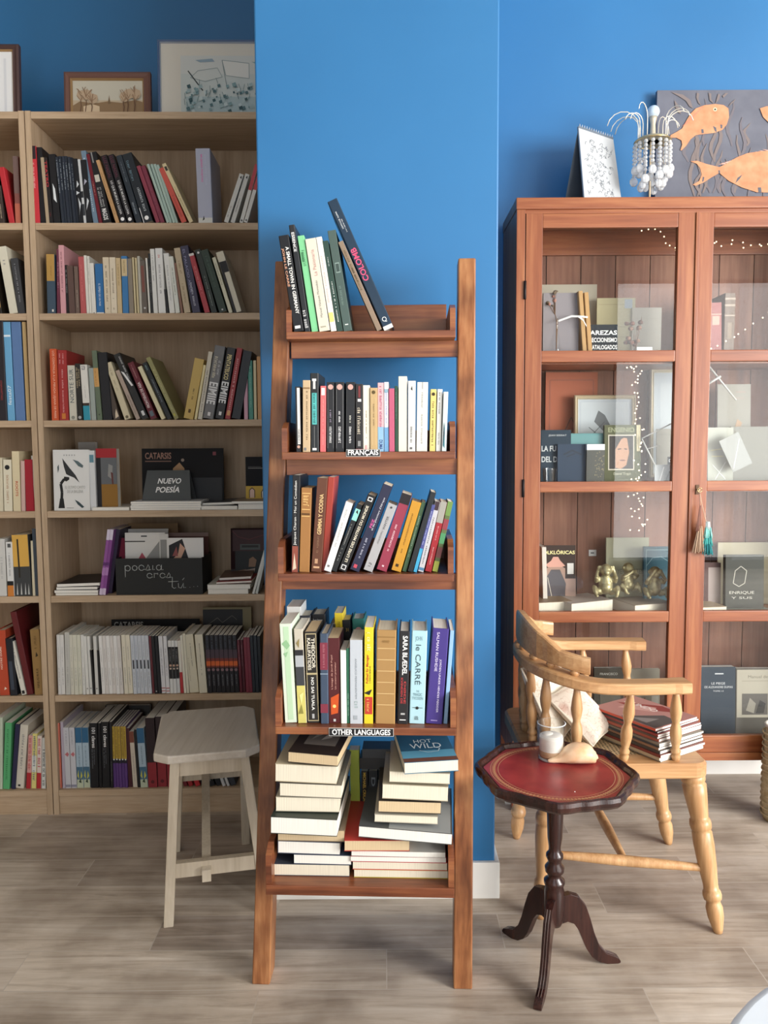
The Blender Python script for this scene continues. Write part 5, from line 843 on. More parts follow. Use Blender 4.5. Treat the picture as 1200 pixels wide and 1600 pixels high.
z = flat(BC, 314, 371, z4, 6, .2, .01, 'w', '#c9c8c4', 'pale booklet lying beside the stack under the sign', 'booklets lying in the fourth row'); z = flat(BC, 316, 366, z, 4, .2, .03, 'w', '#4a4c50', 'charcoal booklet lying on the pale one beside the sign', 'booklets lying in the fourth row', tilt=-1.5)
z = flat(BC, 372, 418, z4, 9, .2, .012, 'w', '#c4c4c6', 'grey white book lying at the column end of the fourth row', 'booklets lying in the fourth row'); z = flat(BC, 362, 417, z, 4, .2, .008, 'w', '#8a7a6c', 'brown covered booklet on top of the grey white one by the column', 'booklets lying in the fourth row')
face(BC, 383, 424, 714, z, .13, .014, 2, '#222327', 'black book with a yellow foot and arches beside the column', 'book', 'b 0 .3 #c4a23c 0 1; p #d8b8a8 .15,.02 .32,.02 .32,.2 .24,.24 .15,.2; l #3a2a20 .03 .14,.02 .14,.2 .24,.26 .34,.2 .34,.02; p #e0d8d0 .62,.02 .8,.02 .8,.16 .7,.22 .62,.16; l #3a2a20 .03 .6,.02 .6,.16 .7,.25 .82,.16 .82,.02; b .72 .735 #888 .1 .7; b .76 .765 #888 .1 .6', 'books in the fourth row of the bookcase')
# --- fifth row
z5 = ZS[4]; z = z5
for k, (xl, xr, th, c) in enumerate(((87, 153, 3.4, '#d8d3c4'), (85, 153, 5, '#2a2a2c'), (88, 152, 4.5, '#1d1c20'), (89, 156, 5, '#16161a'))): z = flat(BC, xl, xr, z, th, .19, .012, 'w', c, f'{("cream", "charcoal", "black", "glossy black")[k]} magazine lying at the end of the fifth row, {("lowest", "second", "third", "topmost")[k]} of its pile', 'magazines lying in the fifth row', tilt=(0, 0, -.6, -1.6)[k])
row(BC, z5, .008, "the bookcase's fifth row", 'upright magazines in the fifth row', [(155, 168, 827, 5, 'pw#8a4f92', 'violet and white magazine', 'b .84 1 #cfc4d8; b .0 .1 #c8b8d0; b .45 .5 #5a2a68; b .3 .42 #a878b0', {'d': .17}), (160, 173, 827, 5, 'pw#7f4488', 'violet and white magazine', 'b .84 1 #cfc4d8; b 0 .1 #c8b8d0; b .45 .5 #5a2a68; b .3 .42 #a878b0', {'d': .17}), (166, 179, 826, 9, 'pc#2c1f3a', 'dark violet magazine', '', {'d': .17, 'ly': .03})], yb=931, dmax=.2)
p = BC.px(182, 929, .014); q = BC.px(317, 929, .014); bw_ = q.x-p.x; bh_ = BC.px(182, 873, .014).z-z5; bd_ = .15
bx = thing('magazine_box', 'black open box with chalk handwriting poesia eres tú, holding papers', 'box', BC.w(p.x, .014, z5), (0, 0, BC.yaw)); mk = M('#1a1b1b', .6)
for nm, B in (('front_panel', (0, bw_, 0, .004, 0, bh_)), ('side_panel', (0, .004, .004, bd_, 0, bh_)), ('side_panel', (bw_-.004, bw_, .004, bd_, 0, bh_)), ('rear_panel', (.004, bw_-.004, bd_-.004, bd_, 0, bh_)), ('base_panel', (.004, bw_-.004, .004, bd_-.004, 0, .004))): mb = MB(); mb.box(*B, mk); mb.build(nm, bx, T=I4)
mb = MB(); ch_ = M('#b5b8b6', .9)
def script(strokes, x0, y0, sx, sy):
    for st_ in strokes: mb.tube([V(x0+a*sx, -.0006, y0+b*sy) for a, b in st_], .0011, ch_, 5)
arc = lambda cx, cy, rx, ry, a0, a1, n=8: [(cx+rx*math.cos(math.radians(a0+(a1-a0)*i/n)), cy+ry*math.sin(math.radians(a0+(a1-a0)*i/n))) for i in range(n+1)]
def E_(x): return [arc(x+.3, .45, .3, .4, 10, 330)+[(x+.7, .2)]]
def Slett(x): return [[(x, .1), (x+.3, .9), (x+.42, .55), (x+.4, .1), (x+.1, .08), (x+.6, .2)]]
def A_(x): return [arc(x+.3, .45, .28, .38, 60, 400), [(x+.6, .85), (x+.58, .15), (x+.8, .15)]]
word = [[(.1, .8), (.1, -.9)], arc(.38, .4, .3, .4, 150, -150), *[arc(1.15, .42, .28, .36, 90, 450)], *E_(1.6), *Slett(2.35), [(3.15, .8), (3.12, .15), (3.35, .2)], *A_(3.5)]
script(word, bw_*.1, bh_*.66, bw_*.105, bh_*.19)
script([*E_(0), [(.85, .1), (.85, .85), (1.05, .75), (1.25, .85), (1.25, .6)], *E_(1.5), *Slett(2.25)], bw_*.36, bh_*.45, bw_*.1, bh_*.17)
script([[(.3, 1.9), (.25, .3), (.45, .05), (.65, .2)], [(-.15, 1.15), (.9, 1.2)], [(.9, .9), (.92, .2), (1.2, .1), (1.45, .9), (1.45, .15), (1.7, .2)], [(1.35, 1.4), (1.55, 1.75)], [(2.1, .2), (2.15, .22)], [(2.5, .3), (2.55, .32)], [(2.9, .35), (2.95, .37)]], bw_*.62, bh_*.16, bw_*.11, bh_*.17)
mb.build('chalk_lettering', bx, T=I4, label='white chalk handwriting')
def sheet(xl, xr, yt, ly, col, label, marks='', tilt=2, cat='paper', name='leaflet'): return face(BC, xl, xr, yt, z5+.006, ly, .0025, tilt, col, label, cat, marks, 'papers in the black magazine box', name)
sheet(200, 278, 818, .155, '#7a6248', 'brown folder standing behind the black magazine box', '', 0)
sheet(199, 262, 827, .12, '#c9c7c3', 'grey white leaflet rising highest at the rear of the black box')
sheet(262, 325, 833, .13, '#5a3a36', 'dark red leaflet at the rear corner of the black box', 'b .93 1 #8a7068 0 1')
sheet(184, 200, 841, .06, '#6e2438', 'burgundy leaflet at the front corner of the black box')
sheet(194, 257, 833, .05, '#d6d4d0', 'white leaflet with grey photo and red triangle in the black box', 'p #8a8a88 .45,.5 1,.98 1,.5; p #a84a5a .3,.52 .42,.66 .55,.52; b .84 .86 #444 .0 .5; b .93 .95 #222 .4 .55')
sheet(248, 262, 835, .045, '#cfcdc9', 'narrow white leaflet with grey photo in the middle of the black box', 'b .5 .9 #8a8a88 .1 .8')
sheet(260, 317, 841, .035, '#dcdad8', 'white leaflet with a black shape and two hands in the black box', 'p #15151a .05,.4 .05,.86 .42,.98 .68,.4; p #c49a84 .1,.45 .3,.5 .5,.8 .36,.9 .3,.7 .14,.6; p #8a4a48 .14,.66 .26,.84 .3,.66')
face(BC, 359, 417, 826, z5, .17, .004, 5, '#2a1416', 'dark red poster of a person and a typewriter by the column', 'poster', 'b .03 .28 #241a1a 0 1; b .6 .97 #3a1518 .05 .95; b .62 .72 #4a5250 .25 .8; b .66 .7 #1a1c1c .3 .75; b .24 .6 #121415 .12 .9; l #5a2024 .02 .05,.95 .2,.85 .5,.8 .9,.88; p #8a6a52 .48,.32 .66,.32 .7,.44 .6,.5 .5,.46; p #7a5a48 .05,.24 .4,.28 .6,.22 .4,.18; p #9a8a80 .36,.26 .66,.3 .64,.22 .4,.22', None, 'poster')
z = flat(BC, 325, 388, z5, 8, .18, .012, 'w', '#d5d2c8', 'white book lying by the column in the fifth row, lowest of its pile', 'flat books by the column'); z = flat(BC, 324, 391, z, 7, .18, .01, 'w', '#d5d2c8', 'white book lying by the column in the fifth row, second of its pile', 'flat books by the column')
z = flat(BC, 338, 393, z, 3, .15, .02, 'w', '#8a2e2e', 'red magazine on the white books beside the column', 'flat books by the column', tilt=-2); z = flat(BC, 343, 392, z+.002, 4, .16, .04, 'w', '#6e5448', 'brown magazine topmost on the pile beside the column', 'flat books by the column', tilt=-2, yaw=4)
row(BC, z5, .006, "the fifth row's column end", 'white booklets leaning by the column', [(394, 413, 858, 4, 'pw#c8c8c2', 'white booklet leaning to the column', '', {'d': .1}), (399, 416, 852, 4, 'pw#b8bab4', 'grey white booklet leaning to the column', '', {'d': .1})], yb=931, dmax=.2)
# --- behind the white poetry row
face(BC, 173, 311, 969, ZS[5], .2, .004, 2, '#222122', 'black album standing behind the white poetry row', 'magazine', 't h .86 .96 #9a9a96 .03 .36 *CATARSIS', None, 'magazine')
face(BC, 316, 392, 950, ZS[5], .19, .006, 2, '#8e8468', 'cream edged black album behind the thick cream poetry books', 'magazine', 'b .04 .97 #242325 0 .82; l #6a645c .012 .1,.75 .3,.85 .4,.78 .6,.88 .7,.82', None, 'magazine')
face(BC, 163, 233, 1104, ZS[6], .2, .02, 2, '#4a4846', 'dark grey book lying behind the bottom row near the stool', 'book', '', 'books in the bottom row of the bookcase')
# ---------------------------------------------------------------- piles on the bottom ladder tray
zt5, ly5 = TZ[4][0], TZ[4][1]; G5 = 'book piles on the bottom ladder tray'
def pos(k): return ('lowest', 'second', 'third', 'fourth', 'fifth', 'sixth', 'seventh', 'eighth', 'ninth', 'tenth', 'topmost')[k]
z = zt5
LS = [(427, 546, 19, .19, .012, 'c', '#3e4450', 'cream wavy paperback', 0, 0, ''), (459, 549, 15.5, .18, .02, 'w', '#3a4456', 'slim off white paged book', 0, .5, ''), (434, 531, 20, .2, .014, 'w', '#4d5260', 'white paged book with bluish board', 0, 1, ''), (434, 538, 18.5, .19, .018, 't', '#7a6a58', 'tan paged book', 0, .3, ''),
      (423, 527, 27, .215, -.012, 'w', '#2c342e', 'big white paged book jutting forward', -2, 1, ''), (431, 530, 22.5, .18, .018, 'c', '#b8b09c', 'cream paged book with pale cover', 1, .8, ''), (437, 534, 21.5, .19, .014, 'c', '#6a665c', 'cream paged book with grey cover', -1.5, 1, ''), (430, 526, 28, .19, .012, 'c', '#b5a98f', 'thick cream paged book with rounded edge', -1.5, 1.5, ''),
      (450, 529, 17, .185, .010, 't', '#2a211e', 'tan paged book with a dark photo cover', -6, 2, 'b .25 .9 #6a625c .2 .85; p #9a948c .3,.4 .5,.6 .4,.7; p #b8b0a8 .5,.4 .7,.5 .6,.65; p #3a3430 .3,.7 .6,.8 .5,.6')]
for k, (xl, xr, th, d, dl, pg, c, ds, yw, ti, top) in enumerate(LS): z = flat(LD, xl, xr, z, th*1.05, d, ly5+.02+(dl if dl < 0 else .017-.0017*k), pg, c, f'{ds}, {("lowest", "second", "third", "fourth", "fifth", "sixth", "seventh", "eighth", "topmost")[k]} in the ladder\'s pile of nine', G5, yaw=yw, tilt=ti, spine='l' if k in (2,) else 'b', top=top)
z = zt5
RS = [(553, 700, 14, .2, .012, 'c', '#b0a03c', 'cream book with a yellow green board', 0, 0, ''), (551, 699, 14, .2, .012, 'c', '#b8383c', 'cream book with a red board', 0, 0, ''), (548, 697, 9, .2, .010, 'w', '#a83a44', 'white paged thin book with a red board', 0, 0, ''), (549, 696, 9, .2, .012, 'w', '#b9b6b0', 'white paged thin book with a grey board', 0, .5, ''),
      (538, 640, 18.5, .21, .002, 't', '#b03a34', 'orange red book with tan pages', 4, 1.5, ''), (560, 706, 19, .215, -.004, 'w', '#4a4c4c', 'wide book with a black and grey cover', -2, 4, 'b 0 1 #8d9090 .32 .98'), (585, 684, 13, .17, .016, 'c', '#b4ad9c', 'slim cream paged book', 0, 2, ''),
      (591, 689, 20, .17, .016, 't', '#3c342c', 'tan paged book', 2, 2.5, ''), (597, 700, 25, .18, .008, 'c', '#a49a84', 'thick cream paged book', 0, 2.5, ''), (608, 703, 18, .17, .012, 'c', '#b4ac98', 'cream paged book of two volumes', 1, 2.5, ''), (632, 718, 19.5, .19, -.012, 'c', '#2b6684', 'book with sea blue cover and white title', 8, -1, 'b 0 .1 #6a4438 0 1; b .1 .3 #5a9ab8 0 1; b .3 1 #2a5a78 0 1; t h .36 .5 #e4eef2 .2 .8 WILD; t h .52 .62 #e4eef2 .3 .65 HOT; l #bcd4de .02 .35,.3 .5,.24 .7,.26 .75,.34 .6,.38; s .1 .1 #fff')]
for k, (xl, xr, th, d, dl, pg, c, ds, yw, ti, top) in enumerate(RS): z = flat(LD, xl, xr, z, th*.985, d, ly5+.02+(dl if dl < .004 else .015-.0014*k), pg, c, f'{ds}, {("lowest", "second", "third", "fourth", "fifth", "sixth", "seventh", "eighth", "ninth", "tenth", "topmost")[k]} in the ladder\'s pile of eleven', G5, yaw=yw, tilt=ti*.8, spine='b', top=top)
G5b = 'books standing behind the piles on the bottom ladder tray'
row(LD, zt5, ly5+.205, '', G5b, [(549, 546, 1172, 15, 'pw#a8b84c', 'upright lime green magazine between the two piles', '', {'own': 1, 'd': .03, 'ly': 0}), (564, 564, 1205, 11, 'pc#1c1b1a', 'black paperback with a yellow name between the two piles', 't d .55 .98 #c8a440 .3 .7 *MICHAEL CRICH', {'own': 1, 'ly': 0}), (576, 576, 1204, 14, 'pc#222326', 'black paperback with grey blocky lettering between the piles', 't d .5 .9 #70767c .3 .75 *DAY', {'own': 1, 'ly': 0}), (591, 591, 1204, 12, 'pc#1a1b1a', 'black paperback with small white lettering between the piles', 's .6 .9 #d0d0cc .4 .6', {'own': 1, 'ly': 0}), (604, 603, 1200, 9, 'pc#3a3c38', 'dark olive paperback, last in the upright books between piles', '', {'own': 1, 'ly': 0})], yb=1330, dmax=.05)
p = LD.px(560, 1195, ly5+.2)
z = p.z-.01
z = flat(LD, 562, 608, z+.002, 18, .05, ly5+.195, 'w', '#2a2a2c', 'black hardback lying across the upright books, grey lettered spine outward', G5b, spine='f'); 
z = flat(LD, 566, 611, z, 15, .05, ly5+.195, 'w', '#3c3f44', 'charcoal hardback topmost on the upright books, white DAVIS lettering', G5b, spine='f')
face(LD, 610, 694, 1168, zt5, ly5+.232, .02, 0, '#2a4654', 'large dark teal hardback standing behind the pile with the blue cover', 'book', '', G5b)
# ---------------------------------------------------------------- inside the cabinet
CF = Frame(0, 2.45, 0)
z1, z2, z3, z0c = SH[0]+.0005, SH[1]+.0005, SH[2]+.0005, CZ0+.0265
GC = 'books and papers inside the glazed cabinet'
# top compartment
def vase():
    c = at(869, 540, 2.52); t = thing('vase', 'slim clear glass bud vase holding dried flowers in the cabinet', 'vase', (c.x, 2.52, z1)); mb = MB()
    mb.lathe((c.x, 2.52, z1), (c.x, 2.52, z1+.135), [(0, .012), (.02, .014), (.2, .0155), (.4, .0125), (.6, .007), (.8, .0055), (.95, .0075), (1, .009)], M_CLEAR, 16, False); mb.build('glass_body', t)
    f = thing('dried_flowers', 'brown dried flower stems standing in the glass bud vase', 'flowers', (c.x, 2.52, z1)); mb = MB(); st = M('#7a5c46', .8); r = random.Random(2)
    for k in range(3): mb.tube([V(c.x, 2.52, z1+.02), V(c.x+.002*k, 2.52, z1+.12), V(c.x-.01+.008*k, 2.52+.004*k, z1+.17+.012*k)], .0012, st, 5)
    mb.build('stem', f)
    for k in range(14):
        mb = MB(); q = V(c.x-.018+r.uniform(-.016, .022), 2.52+r.uniform(-.01, .01), z1+.165+r.uniform(-.012, .05)); mb.ball(q, (r.uniform(.004, .008), .004, r.uniform(.003, .007)), M(r.choice(('#8a5a4c', '#6a5a48', '#a87868')), .8), 7); mb.tube([q, V(c.x-.004, 2.52, z1+.14)], .0006, st, 4); mb.build('bloom', f)
vase()
fd = face(CF, 849, 905, 458, z1, .07, .012, 0, '#8d8688', 'large grey folder standing behind the bud vase', 'folder', '', GC, 'folder')
row(CF, z1, .045, '', GC, [(911, 903.5, 455, 7, 'hc#b8905c', 'tan edged folder tied with a ribbon in the top compartment', '', {'own': 1, 'd': .10}), (919.5, 912.5, 457, 7, 'hc#b98e58', 'second tan edged folder just behind the ribbon in the top compartment', '', {'own': 1, 'd': .10})], yb=546)
a = CF.px(908, 497, .042); mb = MB(); wr = M('#e6e2da', .7)
mb.sweep([V(a.x-.07, 2.494, a.z-.008), V(a.x-.03, 2.492, a.z+.006), V(a.x+.005, 2.489, a.z+.004), V(a.x+.02, 2.489, a.z+.002)], (.0008, .006), wr); mb.sweep([V(a.x-.01, 2.488, a.z+.004), V(a.x+.005, 2.487, a.z-.006), V(a.x+.016, 2.487, a.z-.026)], (.0008, .006), wr); tag(mb.build('ribbon'), 'white ribbon tied round the tan edged folders', 'ribbon')
face(CF, 845, 933, 445, z1, .2, .004, 0, '#a8a090', 'large beige card at the back behind the grey folder', 'card', '', GC, 'card')
face(CF, 933, 993, 466, z1, .17, .004, 0, '#b0a888', 'cream old document propped above the black RAREZAS card', 'document', 'l #8a8064 .008 .05,.9 .95,.9; b .84 .98 #9aa4ac .72 .92; s .0 .0 #000; l #8a8064 .01 .1,.55 .9,.56; l #8a8064 .01 .1,.4 .8,.4', GC, 'document')
face(CF, 988, 1034, 481, z1, .16, .004, 0, '#b3ada0', 'pale small document propped at the door stile side', 'document', 'l #9a9484 .01 .1,.8 .9,.8; l #9a9484 .01 .1,.6 .9,.6', GC, 'document')
face(CF, 912, 966, 507, z1, .06, .004, 3, '#33373b', 'black card with white capitals about rare catalogued editions', 'card', 't h .70 .83 #eceae6 .08 .98 *RAREZAS; t h .49 .62 #eceae6 -.0 .98 *COLECCIONISMO; t h .28 .41 #eceae6 0 .98 *DESCATALOGADOS; t h .07 .20 #eceae6 0 .98 *PRIMERAS EDICIONES', GC, 'card')
c = at(992, 545, 2.50); t = thing('jar', 'little clear jar with dried brown roses beside the black card', 'jar', (c.x, 2.50, z1)); mb = MB(); mb.lathe((c.x, 2.50, z1), (c.x, 2.50, z1+.032), [(0, .012), (.6, .014), (.75, .011), (1, .012)], M_CLEAR, 14, False); mb.build('glass_body', t)
f = thing('dried_flowers', 'cluster of brown dried roses above the little jar', 'flowers', (c.x, 2.50, z1)); r = random.Random(5); mb = MB()
for k in range(5): mb.tube([V(c.x, 2.5, z1+.01), V(c.x-.012+.008*k, 2.5, z1+.06+.018*k)], .0009, M('#6a4a38', .8), 5)
mb.build('stem', f)
for k in range(13): mb = MB(); q = (c.x+r.uniform(-.035, .022), 2.5+r.uniform(-.01, .01), z1+r.choice((.045, .055, .10, .112))+r.uniform(-.006, .01)); mb.ball(q, (.009, .008, .007), M(r.choice(('#6a4436', '#7a5a48', '#54382c')), .8), 7); mb.build('bloom', f)
tagm = face(CF, 996, 1020, 542, z1+.006, .03, .002, 10, '#e6e4e0', 'small white price label standing beside the little jar', 'label', 's 0 0 #000; l #333 .06 .2,.5 .8,.5', None, 'label')
row(CF, z1, .06, '', GC, [(1109, 1109, 473, 19, 'hc#94504c', 'faded red old book in the compartment behind the second door', 'b .78 .8 #c89a8a; b .6 .76 #c89a8a .2 .8; b .05 .08 #c89a8a', {'own': 1}), (1130, 1133, 458, 17, 'hc#6d5a4c', 'brown old book with raised bands next to the faded red one', 'b .9 .93 #a8988a; b .8 .83 #a8988a; b .65 .67 #a8988a; b .3 .55 #8a7868 .3 .7; b .1 .12 #a8988a', {'own': 1})], yb=546)
# second compartment
face(CF, 853, 934, 582, z2, .22, .008, 0, '#a4614a', 'reddish carved wooden plaque at the back of the second compartment', 'plaque', 'l #8a4e3a .02 .08,.05 .08,.93 .92,.93 .92,.05; l #6a3a2c .02 .35,.45 .5,.6 .6,.5 .7,.66; l #6a3a2c .02 .4,.35 .55,.5 .75,.55', GC, 'plaque', partname='board')
framed(CF, 899, 996, 617, z2+.085, .17, .014, '#bfae90', '#b9bfc4', 'b .1 .95 #c4cacc .05 .95; p #6a6e70 .3,.6 .38,.8 .5,.72 .62,.5 .75,.3 .6,.25 .5,.4; l #55585a .012 .05,.05 .3,.4 .5,.6; l #55585a .012 .2,.5 .45,.3', 'small cream framed drawing of a kneeling figure in the cabinet', th=.012, tilt=3, inner='#d0c4a8')
framed(CF, 1019, 1100, 575, z2+.02, .2, .014, '#b8ab90', '#a9b0b4', 'b .1 .9 #b4babc .15 .85', 'tall cream framed sheet partly behind the middle door stile', th=.012, tilt=2, inner='#d0c4a8')
TEALTOP = M('#3f6a6a', .4)
face(CF, 846, 893, 672, z2, .06, .022, 2, '#2f3c48', 'dark blue book titled LA FUERZA DEL DEBER', 'book', 't h .62 .72 #c4c8c8 .02 .98 *LA FUERZA; t h .43 .53 #c4c8c8 .02 .98 *DEL DEBER; t h .88 .92 #c4c8c8 .25 .85 JEAN SERRAT', GC)
cbx = at(890, 690, 2.53); t = thing('tin_box', 'teal tin box standing behind the small blue book', 'tin', (cbx.x, 2.53, z2)); w_ = at(943, 690, 2.53).x-cbx.x; hh = at(890, 677, 2.53).z-z2; mb = MB(); mb.box(cbx.x, cbx.x+w_, 2.53, 2.58, z2, z2+hh*.72, M('#4a6a70', .35), b=.004); mb.build('body', t); mb = MB(); mb.box(cbx.x-.001, cbx.x+w_+.001, 2.529, 2.581, z2+hh*.72, z2+hh, M('#5f8c8c', .3), b=.006); mb.build('lid', t)
face(CF, 872, 918, 694, z2, .045, .02, 2, '#3a4656', 'slate blue book with faint embossed letters, before the teal tin', 'book', 'l #232c38 .05 .2,.75 .5,.85 .8,.75; l #232c38 .04 .3,.7 .6,.78', GC)
p = at(917, 700, 2.485); t = thing('carton', 'small black carton with white lid in front of the teal tin', 'box', (p.x, 2.485, z2)); w_ = at(945, 700, 2.485).x-p.x; hh = at(917, 694, 2.485).z-z2; mb = MB(); mb.box(p.x, p.x+w_, 2.485, 2.51, z2, z2+hh*.86, M('#4b4b46', .5)); r = random.Random(1)
for k in range(40): a_ = p.x+w_*r.uniform(.45, .95); b__ = z2+hh*r.uniform(.1, .82); mb.box(a_, a_+.0018, 2.4846, 2.4849, b__, b__+.0018, M('#b8a878'))
mb.build('body', t); mb = MB(); mb.box(p.x, p.x+w_, 2.4845, 2.5105, z2+hh*.86, z2+hh, M('#e4e4e2', .4), b=.001); mb.build('lid', t)
face(CF, 946, 1003, 664, z2, .055, .016, 3, '#585a44', 'olive book lettered ENGENIO with a portrait photo on its cover', 'book', 't h .88 .96 #8e9070 .1 .82 *ENGENIO; b .26 .84 #b8b0a0 .1 .82; b .28 .82 #2c2624 .13 .79; p #b08468 .3,.3 .3,.7 .45,.8 .62,.78 .68,.55 .6,.34 .45,.28; p #2a2220 .2,.5 .3,.82 .6,.82 .45,.76 .32,.62; l #3a2620 .03 .36,.6 .46,.61; l #3a2620 .03 .54,.61 .62,.6; l #6a3a34 .03 .42,.42 .56,.42; t h .17 .22 #c8c4a8 .25 .72 David Trigo; l #8e9070 .01 .3,.1 .7,.1', GC)
row(CF, z2, .06, '', GC, [(994, 994, 664, 7, 'hc#b4a884', 'narrow cream book spine beside the olive portrait book', '', {'own': 1})], yb=750)
c = at(859, 745, 2.475); mb = MB(); mb.lathe((c.x, 2.475, z2), (c.x, 2.475, z2+.06), [(0, .018), (.05, .019), (1, .023)], M_CLEAR, 18, False); mb.lathe((c.x, 2.475, z2+.059), (c.x, 2.475, z2+.006), [(0, .0215), (1, .0175)], M_CLEAR, 18, False); tag(mb.build('drinking_glass'), 'small empty drinking glass before the dark blue book', 'glass')
z = z2-.0005
for k, (xl, xr, th, c_, ds) in enumerate(((868, 962, 3, '#cfc4b4', 'cream booklet lying at the front edge of the second compartment'), (964, 1020, 3, '#c8bca8', 'pale booklet lying before the olive portrait book'))): flat(CF, xl, xr, z2, th, .05, .015, 'w', c_, ds, GC)
face(CF, 1028, 1066, 670, z2, .12, .004, 4, '#a8a498', 'beige sheet with grey printing by the middle door stile', 'document', 'l #8a8678 .02 .1,.9 .7,.9; b .1 .5 #2a2a2c .45 1; t h .4 .46 #ddd .5 .95 *GRAN; t h .3 .36 #ddd .5 .9 *DE; t h .2 .26 #ddd .5 .95 *LENG', GC, 'document')
face(CF, 1024, 1054, 726, z2, .03, .003, 8, '#b9bcbc', 'small silvery card leaning at the foot of the beige sheet', 'card', 'l #e8e8e8 .06 .2,.1 .5,.9; l #8a8e90 .05 .5,.1 .8,.7', GC, 'card')
mb = MB(); mw = M('#c4c2bc', .35)
P1 = at(1003, 685, 2.50); P2 = at(1053, 660, 2.50); P3 = at(1023, 726, 2.49)
mb.tube([P1, P2], .0022, mw, 6); mb.tube([P1+V(0, 0, -.002), P3], .0022, mw, 6); mb.tube([P3, V(P3.x+.012, 2.49, z2+.002)], .0022, mw, 6); mb.tube([at(1010, 702, 2.5), at(1030, 696, 2.5)], .0015, mw, 6); tag(mb.build('display_stand'), 'thin white wire display stand beside the olive portrait book', 'stand')
face(CF, 1124, 1176, 600, z2+.075, .15, .003, 3, '#98948a', 'pale printed sheet with a small drawing, behind the second door', 'document', 'l #b08a80 .015 .55,.9 .85,.9; l #b08a80 .012 .5,.82 .8,.82; l #8a8a88 .01 .1,.3 .9,.34; p #a88868 .5,.4 .6,.55 .75,.5 .65,.4', GC, 'document')
face(CF, 1108, 1148, 668, z2, .08, .02, 3, '#b3b4a8', 'grey green wrapped book behind the second door', 'book', 'l #d8d0a0 .03 .1,.6 .7,.64; l #d8d0a0 .03 .15,.5 .6,.5; l #dcdcd8 .03 .3,.1 .7,.4; l #dcdcd8 .03 .7,.1 .2,.35', GC)
face(CF, 1142, 1230, 667, z2, .1, .012, 0, '#89877f', 'large off white board lying back behind the second door', 'book', '', GC)
o = face(CF, 1143, 1176, 690, z2+.03, .05, .0015, 0, '#a5a6a2', 'tilted white paper slip in clear wrap behind the second door', 'paper', 'l #e8e8e6 .03 .1,.1 .9,.8', GC, 'paper'); o.rotation_euler = (0, -.45, 0); o.location.x += .008; o.location.z += .012
mb = MB(); mb.tube([at(1106, 570, 2.52), at(1150, 625, 2.55)], .003, mw, 6); mb.tube([at(1106, 600, 2.52), at(1126, 588, 2.52)], .004, mw, 6); tag(mb.build('paper_trimmer_arm'), 'slanting white metal arm in the second compartment behind the second door', 'arm')
# third compartment
mag = face(CF, 846, 901, 853, z3, .14, .003, 4, '#3c302c', 'old Folklóricas magazine showing a hatted figure in a suit', 'magazine', 't h .86 .93 #e8dc9c .0 .98 *FOLKLÓRICAS; b .0 .48 #a08274 .7 1; b 0 .18 #b59c88 0 1; p #a08070 0,.4 .1,.62 .3,.68 .5,.7 .7,.64 .7,.4 .5,.5 .2,.5; p #4c464a .1,.05 .1,.45 .3,.62 .55,.62 .72,.4 .66,.05; p #c89484 .15,.7 .3,.76 .36,.82 .5,.82 .56,.76 .7,.68 .6,.66 .2,.66; l #cfc4b4 .015 .2,.5 .38,.02; b .55 .72 #d0ccc6 .76 .94', GC, 'magazine')
row(CF, z3, .10, '', GC, [(849, 846.5, 855, 7, 'pw#d6ccc0', 'cream upright booklet at the end of the third compartment', '', {'own': 1})], yb=940)
face(CF, 949, 1016, 841, z3, .17, .012, 3, '#a9a68c', 'grey green old book with faint capitals behind the monkeys', 'book', 'l #8c8a74 .008 .06,.06 .94,.06 .94,.7 .06,.7 .06,.06; t h .48 .55 #6c6a58 .26 .86 YERNI BATES', GC)
face(CF, 1008, 1052, 855, z3, .13, .014, 3, '#41616c', 'blue green decorated book behind the monkey by the door stile', 'book', 'l #8aa8ac .02 .1,.7 .3,.82 .6,.84 .9,.76; l #8aa8ac .02 .08,.05 .08,.95 .94,.95 .94,.05; p #263c46 .55,.3 .72,.3 .76,.5 .64,.62 .54,.5; l #c8d4d4 .015 .3,.65 .45,.45', GC)
mb = MB(); p = at(932, 865, 2.60); mb.box(p.x, p.x+.026, 2.60, 2.6012, p.z-.022, p.z, M('#e2e0dc')); mb.box(p.x+.006, p.x+.018, 2.5993, 2.5999, p.z-.013, p.z-.009, M('#555')); tg = tag(mb.build('price_tag'), 'white paper price tag stuck to the boards behind the monkeys', 'tag')
tg.location.y = .097
flat(CF, 842, 899, z3, 22, .16, .03, 'c', '#8f7a60', 'thick worn tan book lying at the hinge side of the third compartment', GC, yaw=12); flat(CF, 893, 974, z3, 22, .13, .012, 'c', '#b5aaa0', 'light grey old book lying in the middle of the third compartment', GC, yaw=24)
flat(CF, 992, 1062, z3, 18, .13, .02, 'c', '#a39482', 'beige old book lying under the monkey by the door stile', GC, yaw=18)
zb = z3+.026
